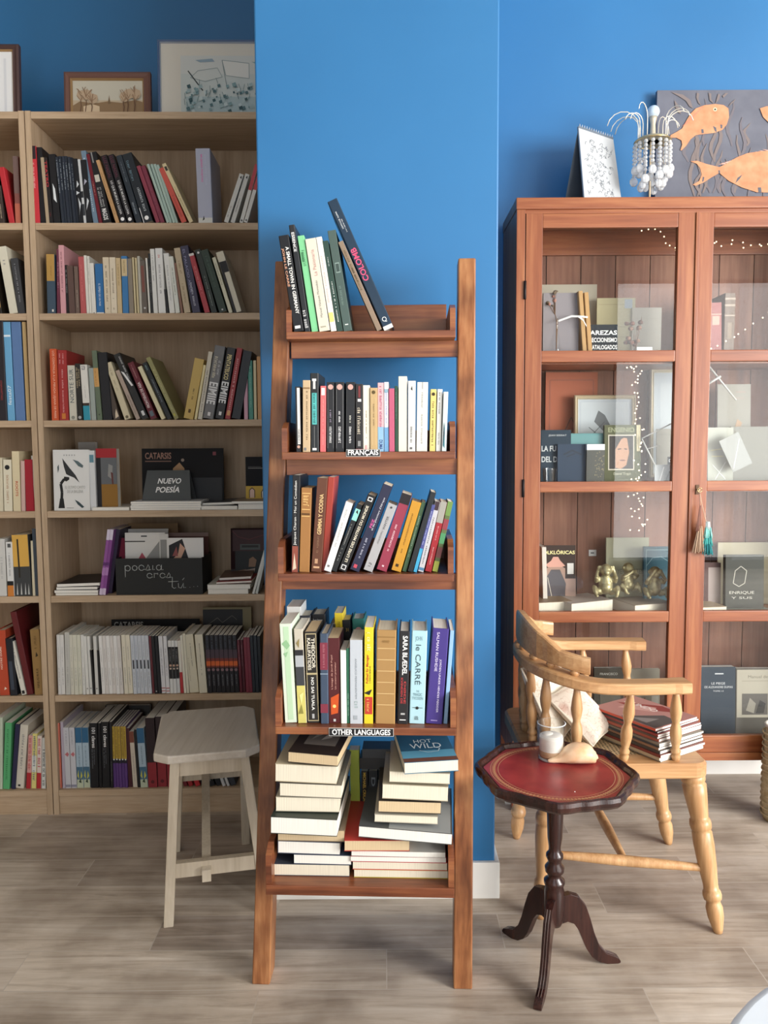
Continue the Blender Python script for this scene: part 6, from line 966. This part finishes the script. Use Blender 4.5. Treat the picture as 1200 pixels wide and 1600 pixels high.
def monkey(px, yb, Y, h, arms, label, turn):
    c = at(px, yb, Y); zz = c.z; s = h; mb = MB(); T = Matrix.Translation((c.x, Y, zz)) @ Matrix.Rotation(turn, 4, 'Z') @ Matrix.Scale(s, 4)
    def e(x, y, z, rx, ry, rz): mb.ball((x, y, z), (rx, ry, rz), M_GOLD, 14)
    def limb(pts, rs): mb.tube([V(*p) for p in pts], rs, M_GOLD, 10)
    e(0, 0, .30, .20, .17, .27); e(0, -.05, .25, .17, .16, .18); e(0, 0, .50, .15, .13, .12); e(0, -.02, .74, .17, .165, .17); e(0, -.15, .68, .10, .09, .085); e(0, -.13, .76, .11, .06, .06)
    for sx in (-1, 1):
        e(sx*.17, .0, .76, .04, .03, .06)
        limb([(sx*.12, -.02, .12), (sx*.28, -.12, .16), (sx*.32, -.10, .26), (sx*.30, -.2, .16), (sx*.27, -.26, .05), (sx*.25, -.33, .04)], [.10, .10, .075, .065, .055, .035])
        hnd = {'ears': (sx*.19, -.02, .80), 'mouth': (sx*.06, -.24, .66), 'eyes': (sx*.09, -.2, .79)}[arms]
        limb([(sx*.16, .0, .52), (sx*.27, -.06, .42), (sx*.27, -.14, .52), ((sx*.27+hnd[0])/2, hnd[1]*.8, (.52+hnd[2])/2), hnd], [.07, .065, .055, .05, .045]); e(*hnd, .055, .04, .06)
        for k in range(4): dx = (k-1.5)*.022; limb([(hnd[0]+dx, hnd[1]-.02, hnd[2]-.0), (hnd[0]+dx-sx*.02, hnd[1]-.035, hnd[2]+.07)], [.016, .012])
    for v in mb.v: v[:] = (T @ v)[:]
    o = mb.build('monkey_figurine'); tag(o, label, 'figurine', 'golden monkey figurines'); md = o.modifiers.new('merge', 'REMESH'); md.mode = 'VOXEL'; md.voxel_size = h*.022; md.use_smooth_shade = True
    sm = o.modifiers.new('soft', 'SMOOTH'); sm.factor = .5; sm.iterations = 2; return o
monkey(946, 931, 2.535, .117, 'ears', 'seated golden monkey with hands held to its ears', -.15)
monkey(980, 926, 2.58, .112, 'mouth', 'golden monkey sitting in the middle with a hand at its mouth', .5)
monkey(1022, 933, 2.535, .113, 'eyes', 'seated golden monkey covering its eyes by the door stile', .1)
face(CF, 1122, 1215, 848, z3, .21, .005, 0, '#b4aa90', 'large beige folder with a diagonal crease behind the second door', 'folder', 'l #8f866e .012 .1,.35 .6,.8; p #a0967c .1,.1 .1,.3 .7,.55 1,.5 1,.1', GC, 'folder')
face(CF, 1100, 1128, 880, z3, .12, .02, 3, '#5e4a48', 'dark plum book behind the second door in the third compartment', 'book', 'b .0 .9 #9a8a84 .3 1', GC); face(CF, 1136, 1196, 868, z3, .09, .02, 3, '#50504c', 'dark grey cover with an oval medallion behind the second door', 'book', 'l #b0aca0 .02 .2,.5 .25,.72 .4,.8 .55,.72 .5,.5 .35,.44 .2,.5; t h .3 .36 #c8c4b8 .1 .75 ENRIQUE; t h .22 .26 #c8c4b8 .15 .7 Y SUS', GC)
flat(CF, 1098, 1138, z3, 14, .1, .02, 'c', '#b8a68c', 'tan small book lying behind the second door', GC, yaw=8); flat(CF, 1138, 1215, z3, 5, .12, .02, 'c', '#8c9088', 'grey booklet lying behind the second door near the photo edge', GC)
# bottom compartment
face(CF, 930, 976, 1045, z0c, .10, .014, 3, '#39342c', 'dark book lettered cosecha SECCIÓN seen between the chair spindles', 'book', 't h .40 .48 #d8d2c4 .1 .75 cosecha; t h .22 .35 #b8a468 .0 .98 *SECCIÓN; t h .9 .93 #a8a49a .2 .8 FRANCISCO; b .5 .75 #4c463a .2 .9', GC)
face(CF, 982, 1033, 1047, z0c, .11, .012, 3, '#a8a190', 'grey beige old book with a red crossed emblem behind the chair', 'book', 'l #9a5a48 .02 .35,.4 .55,.6; l #9a5a48 .02 .55,.4 .35,.6; b .5 .62 #c4beb0 .75 .95; l #8c8674 .006 .1,.14 .7,.14', GC)
face(CF, 875, 905, 1040, z0c, .12, .012, 3, '#5b5550', 'dim brown book behind the floral cushion in the cabinet', 'book', '', GC)
face(CF, 1098, 1152, 1044, z0c, .11, .03, 3, '#39424c', 'large dark blue album with white lines of title', 'book', 'b .9 .915 #d0d2d2 .4 .65; t h .76 .79 #d0d2d2 .3 .7 LE PIEGE; t h .71 .74 #d0d2d2 .1 .92 DE ALEXANDRE DUMAS; t h .66 .68 #d0d2d2 .35 .65 TOME I II', GC)
face(CF, 1153, 1215, 1046, z0c, .12, .02, 3, '#5a5650', 'old book with a framed engraving, next to the dark blue album', 'book', 'b .3 .98 #a39c8c .02 .95; t h .86 .9 #6a6458 .3 .8 Manual de; l #7a7466 .01 .15,.82 .9,.82; b .34 .64 #55504a .15 .8; p #8a8478 .25,.4 .35,.58 .5,.5 .45,.36; p #2f2c2a .5,.36 .6,.55 .75,.5 .7,.36', GC)
flat(CF, 1100, 1158, z0c, 5, .2, .02, 'w', '#9fa4a4', 'pale grey folder lying on the cabinet floor behind the second door', GC, name='folder', cat='folder')
# little lights on a wire inside the cabinet
LB_ = emit_mat('warm_bulb', '#ffdfae', 3.2); LB_.cycles.emission_sampling = 'NONE'; wm = M('#3a342e', .8)
def lights(name, pts, n, label, Y, jit):
    t = thing(name, label, 'string lights', tuple(at(*pts[0], Y))); r = random.Random(len(pts)*7+n); P_ = [at(x, y, Y) for x, y in pts]; P_ = smooth(P_, 2); mb = MB(); mb.tube(P_, .00035, wm, 4); mb.build('wire', t)
    L_ = len(P_)-1
    for k in range(n):
        u = (k+.5)/n*L_; i = int(u); q = P_[i].lerp(P_[i+1], u-i)+V(r.uniform(-jit, jit), r.uniform(-.006, .006), r.uniform(-jit, jit)*.5); mb = MB(); mb.ball(q, .0023, LB_, 6); mb.tube([q, P_[i].lerp(P_[i+1], u-i)], .0003, wm, 4); mb.build('bulb', t)
lights('string_lights', [(1002, 360), (1018, 358), (1034, 362), (1040, 380), (1050, 385), (1058, 392)], 9, 'string lights draped high behind the glass of the first door', 2.53, .004)
lights('string_lights', [(985, 568), (998, 585), (992, 620), (1000, 660), (996, 700), (1004, 740), (990, 755)], 46, 'cascade of tiny lights hanging in the second compartment near the drawing', 2.475, .020)
lights('string_lights', [(990, 772), (1005, 785), (988, 800), (1010, 815), (992, 828)], 20, 'short cascade of tiny lights above the monkeys', 2.5, .02)
lights('string_lights', [(1112, 381), (1130, 384), (1150, 372), (1165, 388), (1180, 380), (1200, 384), (1225, 378)], 13, 'string lights draped high behind the glass of the second door', 2.53, .012)
lights('string_lights', [(1110, 545), (1140, 530), (1160, 520), (1185, 500), (1210, 480)], 10, 'dark wired string lights sagging before the old brown book', 2.49, .003)

# ---------------------------------------------------------------- on the cabinet
ztop = CZ1+.0005
bl, br = at(914, 300, 2.50), at(974, 300, 2.60); bl = V(bl.x, 2.50, ztop); br = V(br.x, 2.60, ztop); tl_, tr_ = at(904, 197, 2.55), at(958, 212, 2.645); tr_.z = tl_.z; kb = at(880, 300, 2.58); kb = V(kb.x, 2.58, ztop); kr = V(kb.x+(br.x-bl.x), 2.68, ztop)
nb_ = thing('flip_calendar', 'white spiral bound desk calendar with scribbled page standing on the cabinet', 'calendar', tuple(bl)); nn = (br-bl).cross(tl_-bl).normalized()
mb = MB(); mb.prism([bl, br, tr_, tl_], [q-nn*.004 for q in (bl, br, tr_, tl_)], M('#b4b7b9', .7)); fp = MB(); r = random.Random(8)
e1 = (br-bl); e2 = (tl_-bl)
for k in range(90):
    u, v = r.uniform(.12, .82), r.uniform(.12, .86); a0 = r.uniform(0, 6.28); pts = [bl+e1*(u+.05*math.cos(a0+i*1.1)*r.uniform(.3, 1))+e2*(v+.03*math.sin(a0+i*1.3)*r.uniform(.3, 1))+nn*.0006 for i in range(4)]; mb.tube(pts, .0005, M('#59626e', .8), 3)
mb.build('page_sheets', nb_)
mb = MB(); mb.prism([kb, kr, tr_, tl_], [q-V(0, .003, 0) for q in (kb, kr, tr_, tl_)], M('#5d6874', .6)); mb.prism([bl-nn*.0045, br-nn*.0045, tr_-nn*.0045, tl_-nn*.0045], [q-nn*.006 for q in (bl, br, tr_, tl_)], M('#5d6874', .6)); mb.build('card_stand', nb_)
for k in range(15):
    c0 = tl_.lerp(tr_, (k+.5)/15); mb = MB(); mb.tube([c0+V(0, .004*math.cos(a), .003+.005*math.sin(a)) for a in [i*math.pi/4 for i in range(9)]], .0008, M('#dfe2e4', .3, .5), 4); mb.build('spiral_ring', nb_)
# fish panel
fl = at(1027, 141, 2.705); fr2 = at(1335, 141, 2.705); mbp_ = MB(); Yf = 2.705
pw_, ph_ = fr2.x-fl.x, fl.z-ztop
pn = thing('fish_painting', 'dark grey painted board with large orange fish and seaweed on the cabinet', 'painting', (fl.x, Yf, ztop))
mpan = mottled('painted_slate_board', '#575965', '#6c6e79', 9, .75); mb = MB(); mb.box(fl.x, fl.x+pw_, Yf, Yf+.016, ztop, ztop+ph_, mpan, b=.001); mb.build('board', pn)
def P_(x, y): q = at(1000+x/6, 120+y/6, Yf); return q
def fpoly(pts, m, lift, mbx): q = [P_(x, y)-V(0, lift, 0) for x, y in pts]; mbx.add(q, [tuple(range(len(q)))], m)
OR = mottled('orange_fish_paint', '#bd7c56', '#cf9670', 30, .7); PK = M('#c07a68', .7); WD = M('#7b706e', .8); WD2 = M('#6f6a70', .8)
mb = MB(); r = random.Random(12)
for k in range(34):
    x0 = r.choice([r.uniform(300, 1900), r.uniform(300, 1180)]); y0 = r.choice((1120, 1090, 800, 650)); hgt = r.uniform(200, 560); pts = []; y_ = y0
    L_ = []; R_ = []
    n_ = 7
    for i in range(n_+1): u = i/n_; xx = x0+28*math.sin(u*7+k)+20*u; ww = 14*math.sin(math.pi*min(u*.9+.1, 1))+3; L_.append((xx-ww, y0-hgt*u)); R_.append((xx+ww, y0-hgt*u))
    mt_ = WD if k % 2 else WD2
    for i in range(n_):
        if min(L_[i+1][1], 0) < -0: break
        fpoly([L_[i], R_[i], R_[i+1], L_[i+1]], mt_, .0008+.00004*k, mb)
for pts in ([(290, 145), (400, 170), (470, 220), (495, 300), (460, 280), (430, 230), (370, 190)], [(320, 220), (360, 270), (385, 350), (360, 340), (330, 290)], [(530, 150), (555, 160), (545, 210), (570, 270), (545, 250), (525, 200)], [(640, 150), (665, 160), (665, 210), (690, 255), (650, 225)], [(730, 160), (750, 170), (740, 215), (705, 255), (715, 215)], [(800, 155), (825, 155), (780, 200), (770, 180)], [(895, 210), (880, 235), (825, 285), (850, 245)]): fpoly(pts, WD, .0025, mb)
mb.build('seaweed_motif', pn)
mb = MB()
fpoly([(440, 400), (470, 350), (520, 300), (600, 270), (700, 258), (780, 268), (825, 300), (832, 380), (810, 450), (770, 500), (690, 530), (600, 540), (520, 550), (470, 590), (430, 650), (385, 695), (375, 690), (392, 640), (385, 600), (340, 575), (275, 575), (285, 550), (340, 520), (390, 490)], OR, .0032, mb)
for k in range(9): fpoly([(385+k*22, 470-k*22), (440+k*18, 440-k*18), (445+k*18, 425-k*18)], PK, .0034, mb)
fpoly([(470, 795), (530, 790), (620, 820), (740, 850), (800, 820), (900, 760), (1000, 720), (1130, 700), (1300, 690), (1500, 720), (1660, 790), (1740, 880), (1640, 990), (1500, 1060), (1300, 1090), (1090, 1085), (950, 1040), (830, 980), (740, 905), (660, 950), (600, 990), (520, 1025), (490, 1015), (550, 980), (575, 920), (560, 860), (530, 820)], OR, .0033, mb)
for k in range(14): fpoly([(725+k*32, 825-k*11), (800+k*32, 822-k*9), (798+k*32, 808-k*9)], M('#d8a898', .7), .0031, mb)
fpoly([(1120, 300), (1180, 280), (1300, 270), (1450, 300), (1560, 380), (1480, 460), (1330, 500), (1220, 450), (1150, 380)], OR, .0032, mb)
for cx_, cy_, rr, cc in ((700, 310, 18, '#d8c8a8'), (700, 310, 9, '#2a2a2a'), (1600, 850, 22, '#d8c8a8'), (1600, 850, 10, '#2a2a2a')): fpoly([(cx_+rr*math.cos(i*.5236), cy_+rr*math.sin(i*.5236)) for i in range(12)], M(cc), .0037 if rr < 15 else .0035, mb)
for pts in ([(570, 495), (590, 495), (595, 530), (575, 535)], [(680, 465), (710, 480), (715, 520), (700, 515)], [(750, 450), (768, 455), (765, 490), (752, 485)], [(730, 880), (745, 880), (748, 910), (733, 910)], [(955, 920), (930, 960), (890, 1000), (910, 950)], [(1100, 1040), (1130, 1040), (1135, 1085), (1105, 1085)], [(585, 940), (600, 945), (590, 985), (578, 985)]): fpoly(pts, M('#5d5f68', .8), .0036, mb)
mb.build('fish_pattern', pn)
# crystal lamp
LX = at(1018, 300, 2.57).x; LY = 2.57; lz = lambda y: at(1018, y, LY).z
lamp = thing('crystal_lamp', 'small table lamp with curling wires and hanging crystal drops on the cabinet', 'lamp', (LX, LY, ztop)); CR = M('#dfe5e9', .06, 0, .9)
def crystal():
    m, nt, b, N, Lk = nodes('cut_crystal'); b.inputs['Base Color'].default_value = (.93, .95, .97, 1); b.inputs['Roughness'].default_value = .06; b.inputs['Transmission Weight'].default_value = .55; b.inputs['IOR'].default_value = 1.5; return m
CR = crystal(); rg = .056
mb = MB(); mb.lathe((LX-.006, LY, ztop), (LX-.006, LY, ztop+.006), [(0, .035), (.5, .034), (1, .012)], M_BRASS, 20); mb.tube([(LX-.006, LY, ztop+.005), (LX-.006, LY, lz(214))], .0032, M('#d8c4a4', .35), 8); mb.build('stem', lamp)
mb = MB(); mb.lathe((LX, LY, lz(222)), (LX, LY, lz(183)), [(0, .022), (.06, .024), (.1, .012), (.3, .009), (.7, .008), (.9, .011), (1, .013)], M('#cfc4b0', .25, .3), 16); mb.build('candle_cup', lamp)
mb = MB(); mb.ball((LX, LY, lz(175)), .020, M('#c4d6e4', .06, 0, .8), 18); mb.ball((LX, LY, lz(175)), .008, CR, 10) if 0 else None; mb.build('glass_finial', lamp)
mb = MB(); mb.tube([V(LX+rg*math.cos(a), LY+rg*math.sin(a), lz(222)) for a in [i*math.pi/16 for i in range(32)]], .0022, M_BRASS, 6, True); mb.lathe((LX, LY, lz(222)), (LX, LY, lz(214)), [(0, rg), (.5, rg*.9), (1, .02)], M('#bdb49a', .35, .5), 24); mb.build('crown_ring', lamp)
r = random.Random(3)
for k in range(16):
    a = 2*math.pi*k/16+.1; ra = rg*(.98); mb = MB(); z_ = lz(228); zlow = lz(r.uniform(268, 292)); x_, y_ = LX+ra*math.cos(a), LY+ra*math.sin(a); step = .0125
    mb.tube([V(x_, y_, lz(222)), V(x_, y_, zlow)], .0004, M_BRASS, 4); n_ = 0
    while z_ > zlow+.03: mb.ball((x_, y_, z_), (.0066, .0066, .006), CR, 7); z_ -= step
    mb.ball((x_, y_, zlow+.012), (.0135, .009, .015), CR, 8); mb.sm = [False]*len(mb.sm); mb.build('crystal_strand', lamp)
for k in range(8):
    a = 2*math.pi*k/8+.3; ra = rg*.6; mb = MB(); x_, y_ = LX+ra*math.cos(a), LY+ra*math.sin(a); zlow = lz(r.uniform(285, 300)); mb.tube([V(x_, y_, lz(222)), V(x_, y_, zlow)], .0004, M_BRASS, 4); mb.ball((x_, y_, zlow+.01), (.0125, .009, .0145), CR, 8); mb.ball((x_, y_, lz(250)), .006, CR, 6); mb.sm = [False]*len(mb.sm); mb.build('crystal_strand', lamp)
for k in range(18):
    a = 2*math.pi*k/18+.17
    if abs(math.sin(a)) > .9: continue
    d = V(math.cos(a), math.sin(a), 0); h_ = .055+.025*r.random(); rc = .022+.028*r.random(); b0 = V(LX, LY, lz(219))+d*rg*.8; pts = [b0, b0+V(0, 0, h_*.6)]
    for i in range(8): an = math.pi*(1-i/7*.95); pts.append(b0+V(0, 0, h_*.7)+d*(rc+rc*math.cos(an))+V(0, 0, rc*math.sin(an)*1.0))
    mb = MB(); mb.tube(pts, .0015, M('#f0e6d4', .3, .2), 5); mb.build('wire_spray', lamp)
# tassels on the key
def strands(mb, c0, z0, z1, r0, r1, n, m, rad, seedv, sway=0):
    rr = random.Random(seedv)
    for k in range(n):
        a = rr.uniform(0, 6.28); q = rr.random()**.5; mb.tube([V(c0.x+r0*q*math.cos(a), c0.y+r0*q*math.sin(a)*.5, z0), V(c0.x+sway*.6+(r0+r1)*.5*q*math.cos(a), c0.y+r1*.4*q*math.sin(a), (z0+z1)/2), V(c0.x+sway+r1*q*math.cos(a), c0.y+r1*q*math.sin(a)*.5, z1+rr.uniform(0, .008))], rad, m, 4)
kz = 1.04; kp = V(.984, CY-.022, kz)
t = thing('tassel', 'long frayed beige and rose tassel hanging from the cabinet key', 'tassel', tuple(kp)); mb = MB(); mb.tube([kp+V(0, 0, -.004), at(1094, 800, CY-.022)], .0014, M('#b08a78'), 5); mb.build('cord', t)
mb = MB(); c0 = at(1095, 790, CY-.024); strands(mb, c0, c0.z, at(1095, 830, CY).z, .003, .010, 26, M('#a87a6c', .8), .0010, 1, -.004); mb.build('rose_strands', t)
mb = MB(); c0 = at(1094, 822, CY-.024); strands(mb, c0, c0.z, at(1095, 863, CY).z, .006, .020, 44, M('#c2a68c', .8), .0010, 2, -.004); mb.build('beige_strands', t)
t = thing('tassel', 'small teal tiered tassel hanging beside the beige one', 'tassel', tuple(kp)); mb = MB(); mb.tube([kp+V(.001, .002, -.005), kp+V(.008, .002, -.04), at(1104, 818, CY-.026)], .0008, M('#d8c8b0'), 5); mb.build('cord', t)
for k, (ya, yb_, cc, rr_) in enumerate(((815, 828, '#d8e4e0', .009), (824, 840, '#8ccfc8', .015), (838, 852, '#4fb0ac', .017), (850, 866, '#2a7f84', .017))): c0 = at(1106, ya, CY-.027); mb = MB(); strands(mb, c0, c0.z, at(1106, yb_, CY).z, rr_*.6, rr_, 40, M(cc, .8), .0011, 10+k); mb.build('tassel_tier', t)

# ---------------------------------------------------------------- on the tripod table
tz = TT-.0030
c = atz(861, 1185, tz); gl = thing('candle_glass', 'clear glass tumbler with a burnt white candle on the red table', 'glass', (c.x, c.y, tz)); cz = lambda h: V(c.x, c.y, tz+h); R_ = .0325
mb = MB(); mb.lathe(cz(0), cz(.086), [(0, R_*.88), (.03, R_*.93), (.5, R_*.98), (1, R_*1.02)], M_CLEAR, 32, False); mb.lathe(cz(.0855), cz(.007), [(0, R_*.95), (.9, R_*.87), (1, R_*.8)], M_CLEAR, 32, False); mb.lathe(cz(.085), cz(.0862), [(0, R_*1.02), (.5, R_*1.0), (1, R_*.96)], M('#dfe6e8', .1), 32, False); mb.lathe(cz(0), cz(.006), [(0, R_*.8), (.2, R_*.9), (1, R_*.85)], M('#b9bcbc', .1), 32); mb.build('tumbler', gl)
wx = mottled('candle_wax', '#d9d2c8', '#f0ece6', 20, .5); mb = MB(); n_ = 28; vs = []
mb.lathe(cz(.008), cz(.055), [(0, R_*.80), (.15, R_*.84), (.9, R_*.85), (1, R_*.84)], wx, 28); mb.ball(cz(.055), (R_*.8, R_*.8, .006), wx, 20); mb.ball(cz(.058)+V(-.008, 0, 0), (.014, .014, .006), wx, 14); mb.build('wax', gl)
mb = MB(); mb.lathe(cz(.0072), cz(.024), [(0, R_*.81), (.3, R_*.855), (.9, R_*.856), (1, R_*.80)], M('#b99574', .5), 28); mb.build('wax_foot', gl, label='brown stained wax foot')
# shell
a, b_ = atz(856, 1193, tz), atz(934, 1191, tz); mid_ = (a+b_)/2
sh = mottled('sea_shell', '#d6a070', '#edcfae', 28, .42, .1); mb = MB(); ax = (b_-a).normalized(); L_ = (b_-a).length
K = 26; vs = []; fs = []; sd = ax.cross(uz).normalized()*-1
PR_ = [(0, .003), (.04, .0055), (.1, .0075), (.18, .010), (.26, .0145), (.34, .020), (.43, .0245), (.52, .0275), (.6, .0285), (.68, .0283), (.75, .0278), (.82, .0262), (.88, .0230), (.925, .0175), (.95, .0115), (.96, .0075), (.985, .0068), (1, .003)]
nn_ = len(PR_)-1
for i, (u, rad) in enumerate(PR_):
    cc = a.lerp(b_, u)+V(0, 0, max(rad*.80, .004)+.006*max(0, .3-u)+(.007 if u > .93 else 0))
    for k in range(K):
        an = 2*math.pi*k/K; rr_ = rad*(1+.07*math.cos(an-1.0+u*2)+(.05*math.sin(5*an+u*9) if u < .5 else .012*math.sin(9*an)))
        vs.append(cc+sd*(math.cos(an)*rr_*1.02)+uz*(math.sin(an)*rr_*.80))
for i in range(nn_):
    for k in range(K): q = (k+1) % K; fs.append((i*K+k, i*K+q, (i+1)*K+q, (i+1)*K+k))
zmin = min(v.z for v in vs); vs = [v-V(0, 0, zmin-tz) for v in vs]; mb.add(vs, fs, sh, True); mb.v; so = mb.build('seashell'); tag(so, 'large cream orange sea shell lying on the red leather table top', 'shell')
for px_, py_ in ((922, 1172), (898, 1238)): q = atz(px_, py_, tz); mb = MB(); mb.ball(q+V(0, 0, .0012), (.0016, .0013, .0012), M('#efe6dc'), 6); tag(mb.build('crumb'), ('white crumb on the table beyond the shell' if py_ < 1200 else 'white crumb near the front rim of the red table'), 'crumb')

# ---------------------------------------------------------------- on the armchair
def floral(name, base, c2, c3):
    m, nt, b, N, Lk = nodes(name); tc = N('ShaderNodeTexCoord'); vo = N('ShaderNodeTexVoronoi'); vo.inputs['Scale'].default_value = 16; Lk(tc.outputs['Object'], vo.inputs[0]); r1 = ramp(N, [(.12, c2), (.3, base)]); Lk(vo.outputs['Distance'], r1.inputs[0])
    n1 = N('ShaderNodeTexNoise'); n1.inputs['Scale'].default_value = 22; n1.inputs['Distortion'].default_value = 2; Lk(tc.outputs['Object'], n1.inputs[0]); r2 = ramp(N, [(.47, '#ffffff'), (.5, c3), (.53, '#ffffff')]); Lk(n1.outputs[0], r2.inputs[0])
    mx = N('ShaderNodeMix'); mx.data_type = 'RGBA'; mx.blend_type = 'MULTIPLY'; mx.inputs[0].default_value = .7; Lk(r1.outputs[0], mx.inputs[6]); Lk(r2.outputs[0], mx.inputs[7]); Lk(mx.outputs[2], b.inputs['Base Color']); b.inputs['Roughness'].default_value = .85; return m
def cushion(label, c, R3, w, h, th, m, piping):
    t = thing('cushion', label, 'cushion', tuple(c)); n_ = 22; vs = []; fs = []
    for sgn in (1, -1):
        for i in range(n_+1):
            for j in range(n_+1):
                u, v = i/n_*2-1, j/n_*2-1; f = ((1-u**4)*(1-v**4))**.45; px_ = u*(1-.07*(1-abs(v))*0-.06*(1-v*v)); py_ = v*(1-.06*(1-u*u)); vs.append(c+R3 @ V(px_*w/2, sgn*(th/2*f+.0006), py_*h/2))
    N1 = (n_+1)**2
    for s_ in (0, 1):
        for i in range(n_):
            for j in range(n_): a_ = s_*N1+i*(n_+1)+j; fs.append((a_, a_+1, a_+n_+2, a_+n_+1))
    bd = [i*(n_+1) for i in range(n_+1)]+[n_*(n_+1)+j for j in range(1, n_+1)]+[i*(n_+1)+n_ for i in range(n_-1, -1, -1)]+[j for j in range(n_-1, 0, -1)]
    for a_, b__ in zip(bd, bd[1:]+bd[:1]): fs.append((a_, b__, N1+b__, N1+a_))
    MB().add(vs, fs, m, True).build('cushion_cover', t); MB().tube([(vs[k]+vs[N1+k])/2 for k in bd], .0028, piping, 6, True).build('piping', t)
F1 = floral('pale_floral_cloth', '#efe6d6', '#d4c6ae', '#dccfbc'); F2 = floral('rose_floral_cloth', '#eadccb', '#cfae9e', '#d4bcae')
Rm = Matrix.Rotation(math.radians(62), 3, 'Z') @ Matrix.Rotation(math.radians(-26), 3, 'X')
cushion('large cream floral cushion leaning against the chair back', V(.452, 2.06, SZ+.102), Rm, .25, .215, .05, F1, M('#efe6d4', .7))
Rm = Matrix.Rotation(math.radians(55), 3, 'Z') @ Matrix.Rotation(math.radians(-50), 3, 'X')
cushion('smaller floral cushion lying in front of the large one on the chair', V(.515, 1.995, SZ+.076), Rm, .17, .16, .04, F2, M('#e8dcc8', .7))
n0 = atz(1034, 1192, SZ); r0 = atz(1078, 1170, SZ); l0 = atz(936, 1152, SZ); e1 = (l0-n0); Lm = min(e1.length, .215); e1.normalize(); e2 = V(e1.y, -e1.x, 0); yawm = math.atan2(-e1.y, -e1.x)
zz = SZ; r = random.Random(21); MC = ['#8c8478', '#b8a88c', '#7a3c34', '#4a4440', '#8a6a54', '#3c4248', '#7c7468', '#a85a48', '#5a4a44', '#8c3c38', '#2f3034', '#c0503c']
for k in range(12):
    th_ = r.uniform(.0045, .0075); w_ = Lm*r.uniform(.97, 1.02); d_ = .165*r.uniform(.97, 1.02); dy = r.uniform(-.05, .05); org = n0+V(0, 0, zz-SZ)+e1*w_+V(r.uniform(-.004, .004), r.uniform(-.004, .004), .0004)
    if k > 1: org += e1*.004*(k-2)*.6
    lab = ('lowest', 'second', 'third', 'fourth', 'fifth', 'sixth', 'seventh', 'eighth', 'ninth', 'tenth', 'eleventh', 'topmost')[k]
    t = thing('magazine', f'{("grey brown", "sand", "dark red", "charcoal", "brown", "slate", "grey", "brick red", "umber", "crimson", "black", "red and grey covered")[k]} magazine on the armchair seat, {lab} of twelve in the stack', 'magazine', tuple(org), (0, 0, yawm+dy*.6), 'magazines stacked on the armchair'); m = M(MC[k], .35)
    mb = MB(); mb.box(0, w_, 0, d_, 0, .0004, m); mb.box(0, w_, 0, d_, th_-.0004, th_, m); mb.box(0, w_, 0, .0005, .0004, th_-.0004, m)
    if k == 11:
        sub = MB(); do_marks(sub, 'b 0 1 #b08078 0 1; p #8c3c38 .05,.5 .5,.95 .8,.9 .4,.5; p #c89a90 .2,.3 .6,.6 .5,.8 .2,.6; p #55504e .45,.02 .98,.02 .98,.55 .75,.6; p #8a8480 .55,.1 .8,.1 .8,.4; t h .6 .72 #e8d8d0 .1 .6 *MUNDO', w_, d_, 0, 3); T = Matrix(((1, 0, 0, 0), (0, 0, 1, 0), (0, -1, 0, th_), (0, 0, 0, 1)))
        for f, mi_ in zip(sub.f, sub.m): mb.add([T @ sub.v[i]+V(0, 0, .0003) for i in f], [tuple(range(len(f)))], sub.ms[mi_])
    mb.build('cover', t, T=I4); pb = MB(); pb.box(.0006, w_-.0006, .0006, d_-.0006, .0005, th_-.0005, M_PAGEW); pb.build('page_block', t, T=I4); zz += th_+.0006

# ---------------------------------------------------------------- odds and ends at the edges
q = atz(1219, 1280, 0); bk = thing('basket', 'pale woven basket half cut off by the photo edge beside the cabinet', 'basket', (q.x, q.y, 0)); wv = mottled('woven_rush', '#a8946c', '#c9b894', 60, .8, .4)
mb = MB(); mb.lathe((q.x, q.y, 0), (q.x, q.y, .30), [(0, .050), (.05, .054), (.3, .058), (.6, .056), (.9, .052), (1, .050)], wv, 28); mb.build('body', bk)
mb = MB()
for k in range(14): mb.tube([V(q.x+.0575*math.cos(a), q.y+.0575*math.sin(a), .02+k*.02) for a in [i*math.pi/14 for i in range(28)]], .003, wv, 5, True)
mb.build('weave_band', bk)
mb = MB(); mb.tube([V(q.x+.050*math.cos(a), q.y+.050*math.sin(a), .303) for a in [i*math.pi/14 for i in range(28)]], .005, M('#cfcac0', .4), 8, True); mb.build('rim', bk)
e = atz(1150, 1577, .46); cx_, cy_ = e.x+.26, e.y-.27; rt2 = math.hypot(.26, .27); wt = thing('round_table', 'white cloth covered round table edge at the bottom corner of the photo', 'table', (cx_, cy_, 0)); cl = M('#dfe6ee', .8)
mb = MB(); mb.lathe((cx_, cy_, .43), (cx_, cy_, .46), [(0, rt2-.004), (.2, rt2), (.7, rt2), (.9, rt2-.003), (1, rt2-.012)], cl, 64); mb.build('table_top', wt)
mb = MB(); mb.lathe((cx_, cy_, 0), (cx_, cy_, .43), [(0, .16), (.03, .16), (.06, .03), (1, .03)], M('#e4e4e2', .4), 24); mb.build('pedestal', wt)
q = atz(794.5, 1257, 0); mb = MB(); mb.box(q.x-.010, q.x+.012, q.y, q.y+.02, 0, .075, M('#e6e6e4', .4), b=.002); tag(mb.build('cable_box'), 'small white plastic cable box on the floor between column and cabinet', 'box')
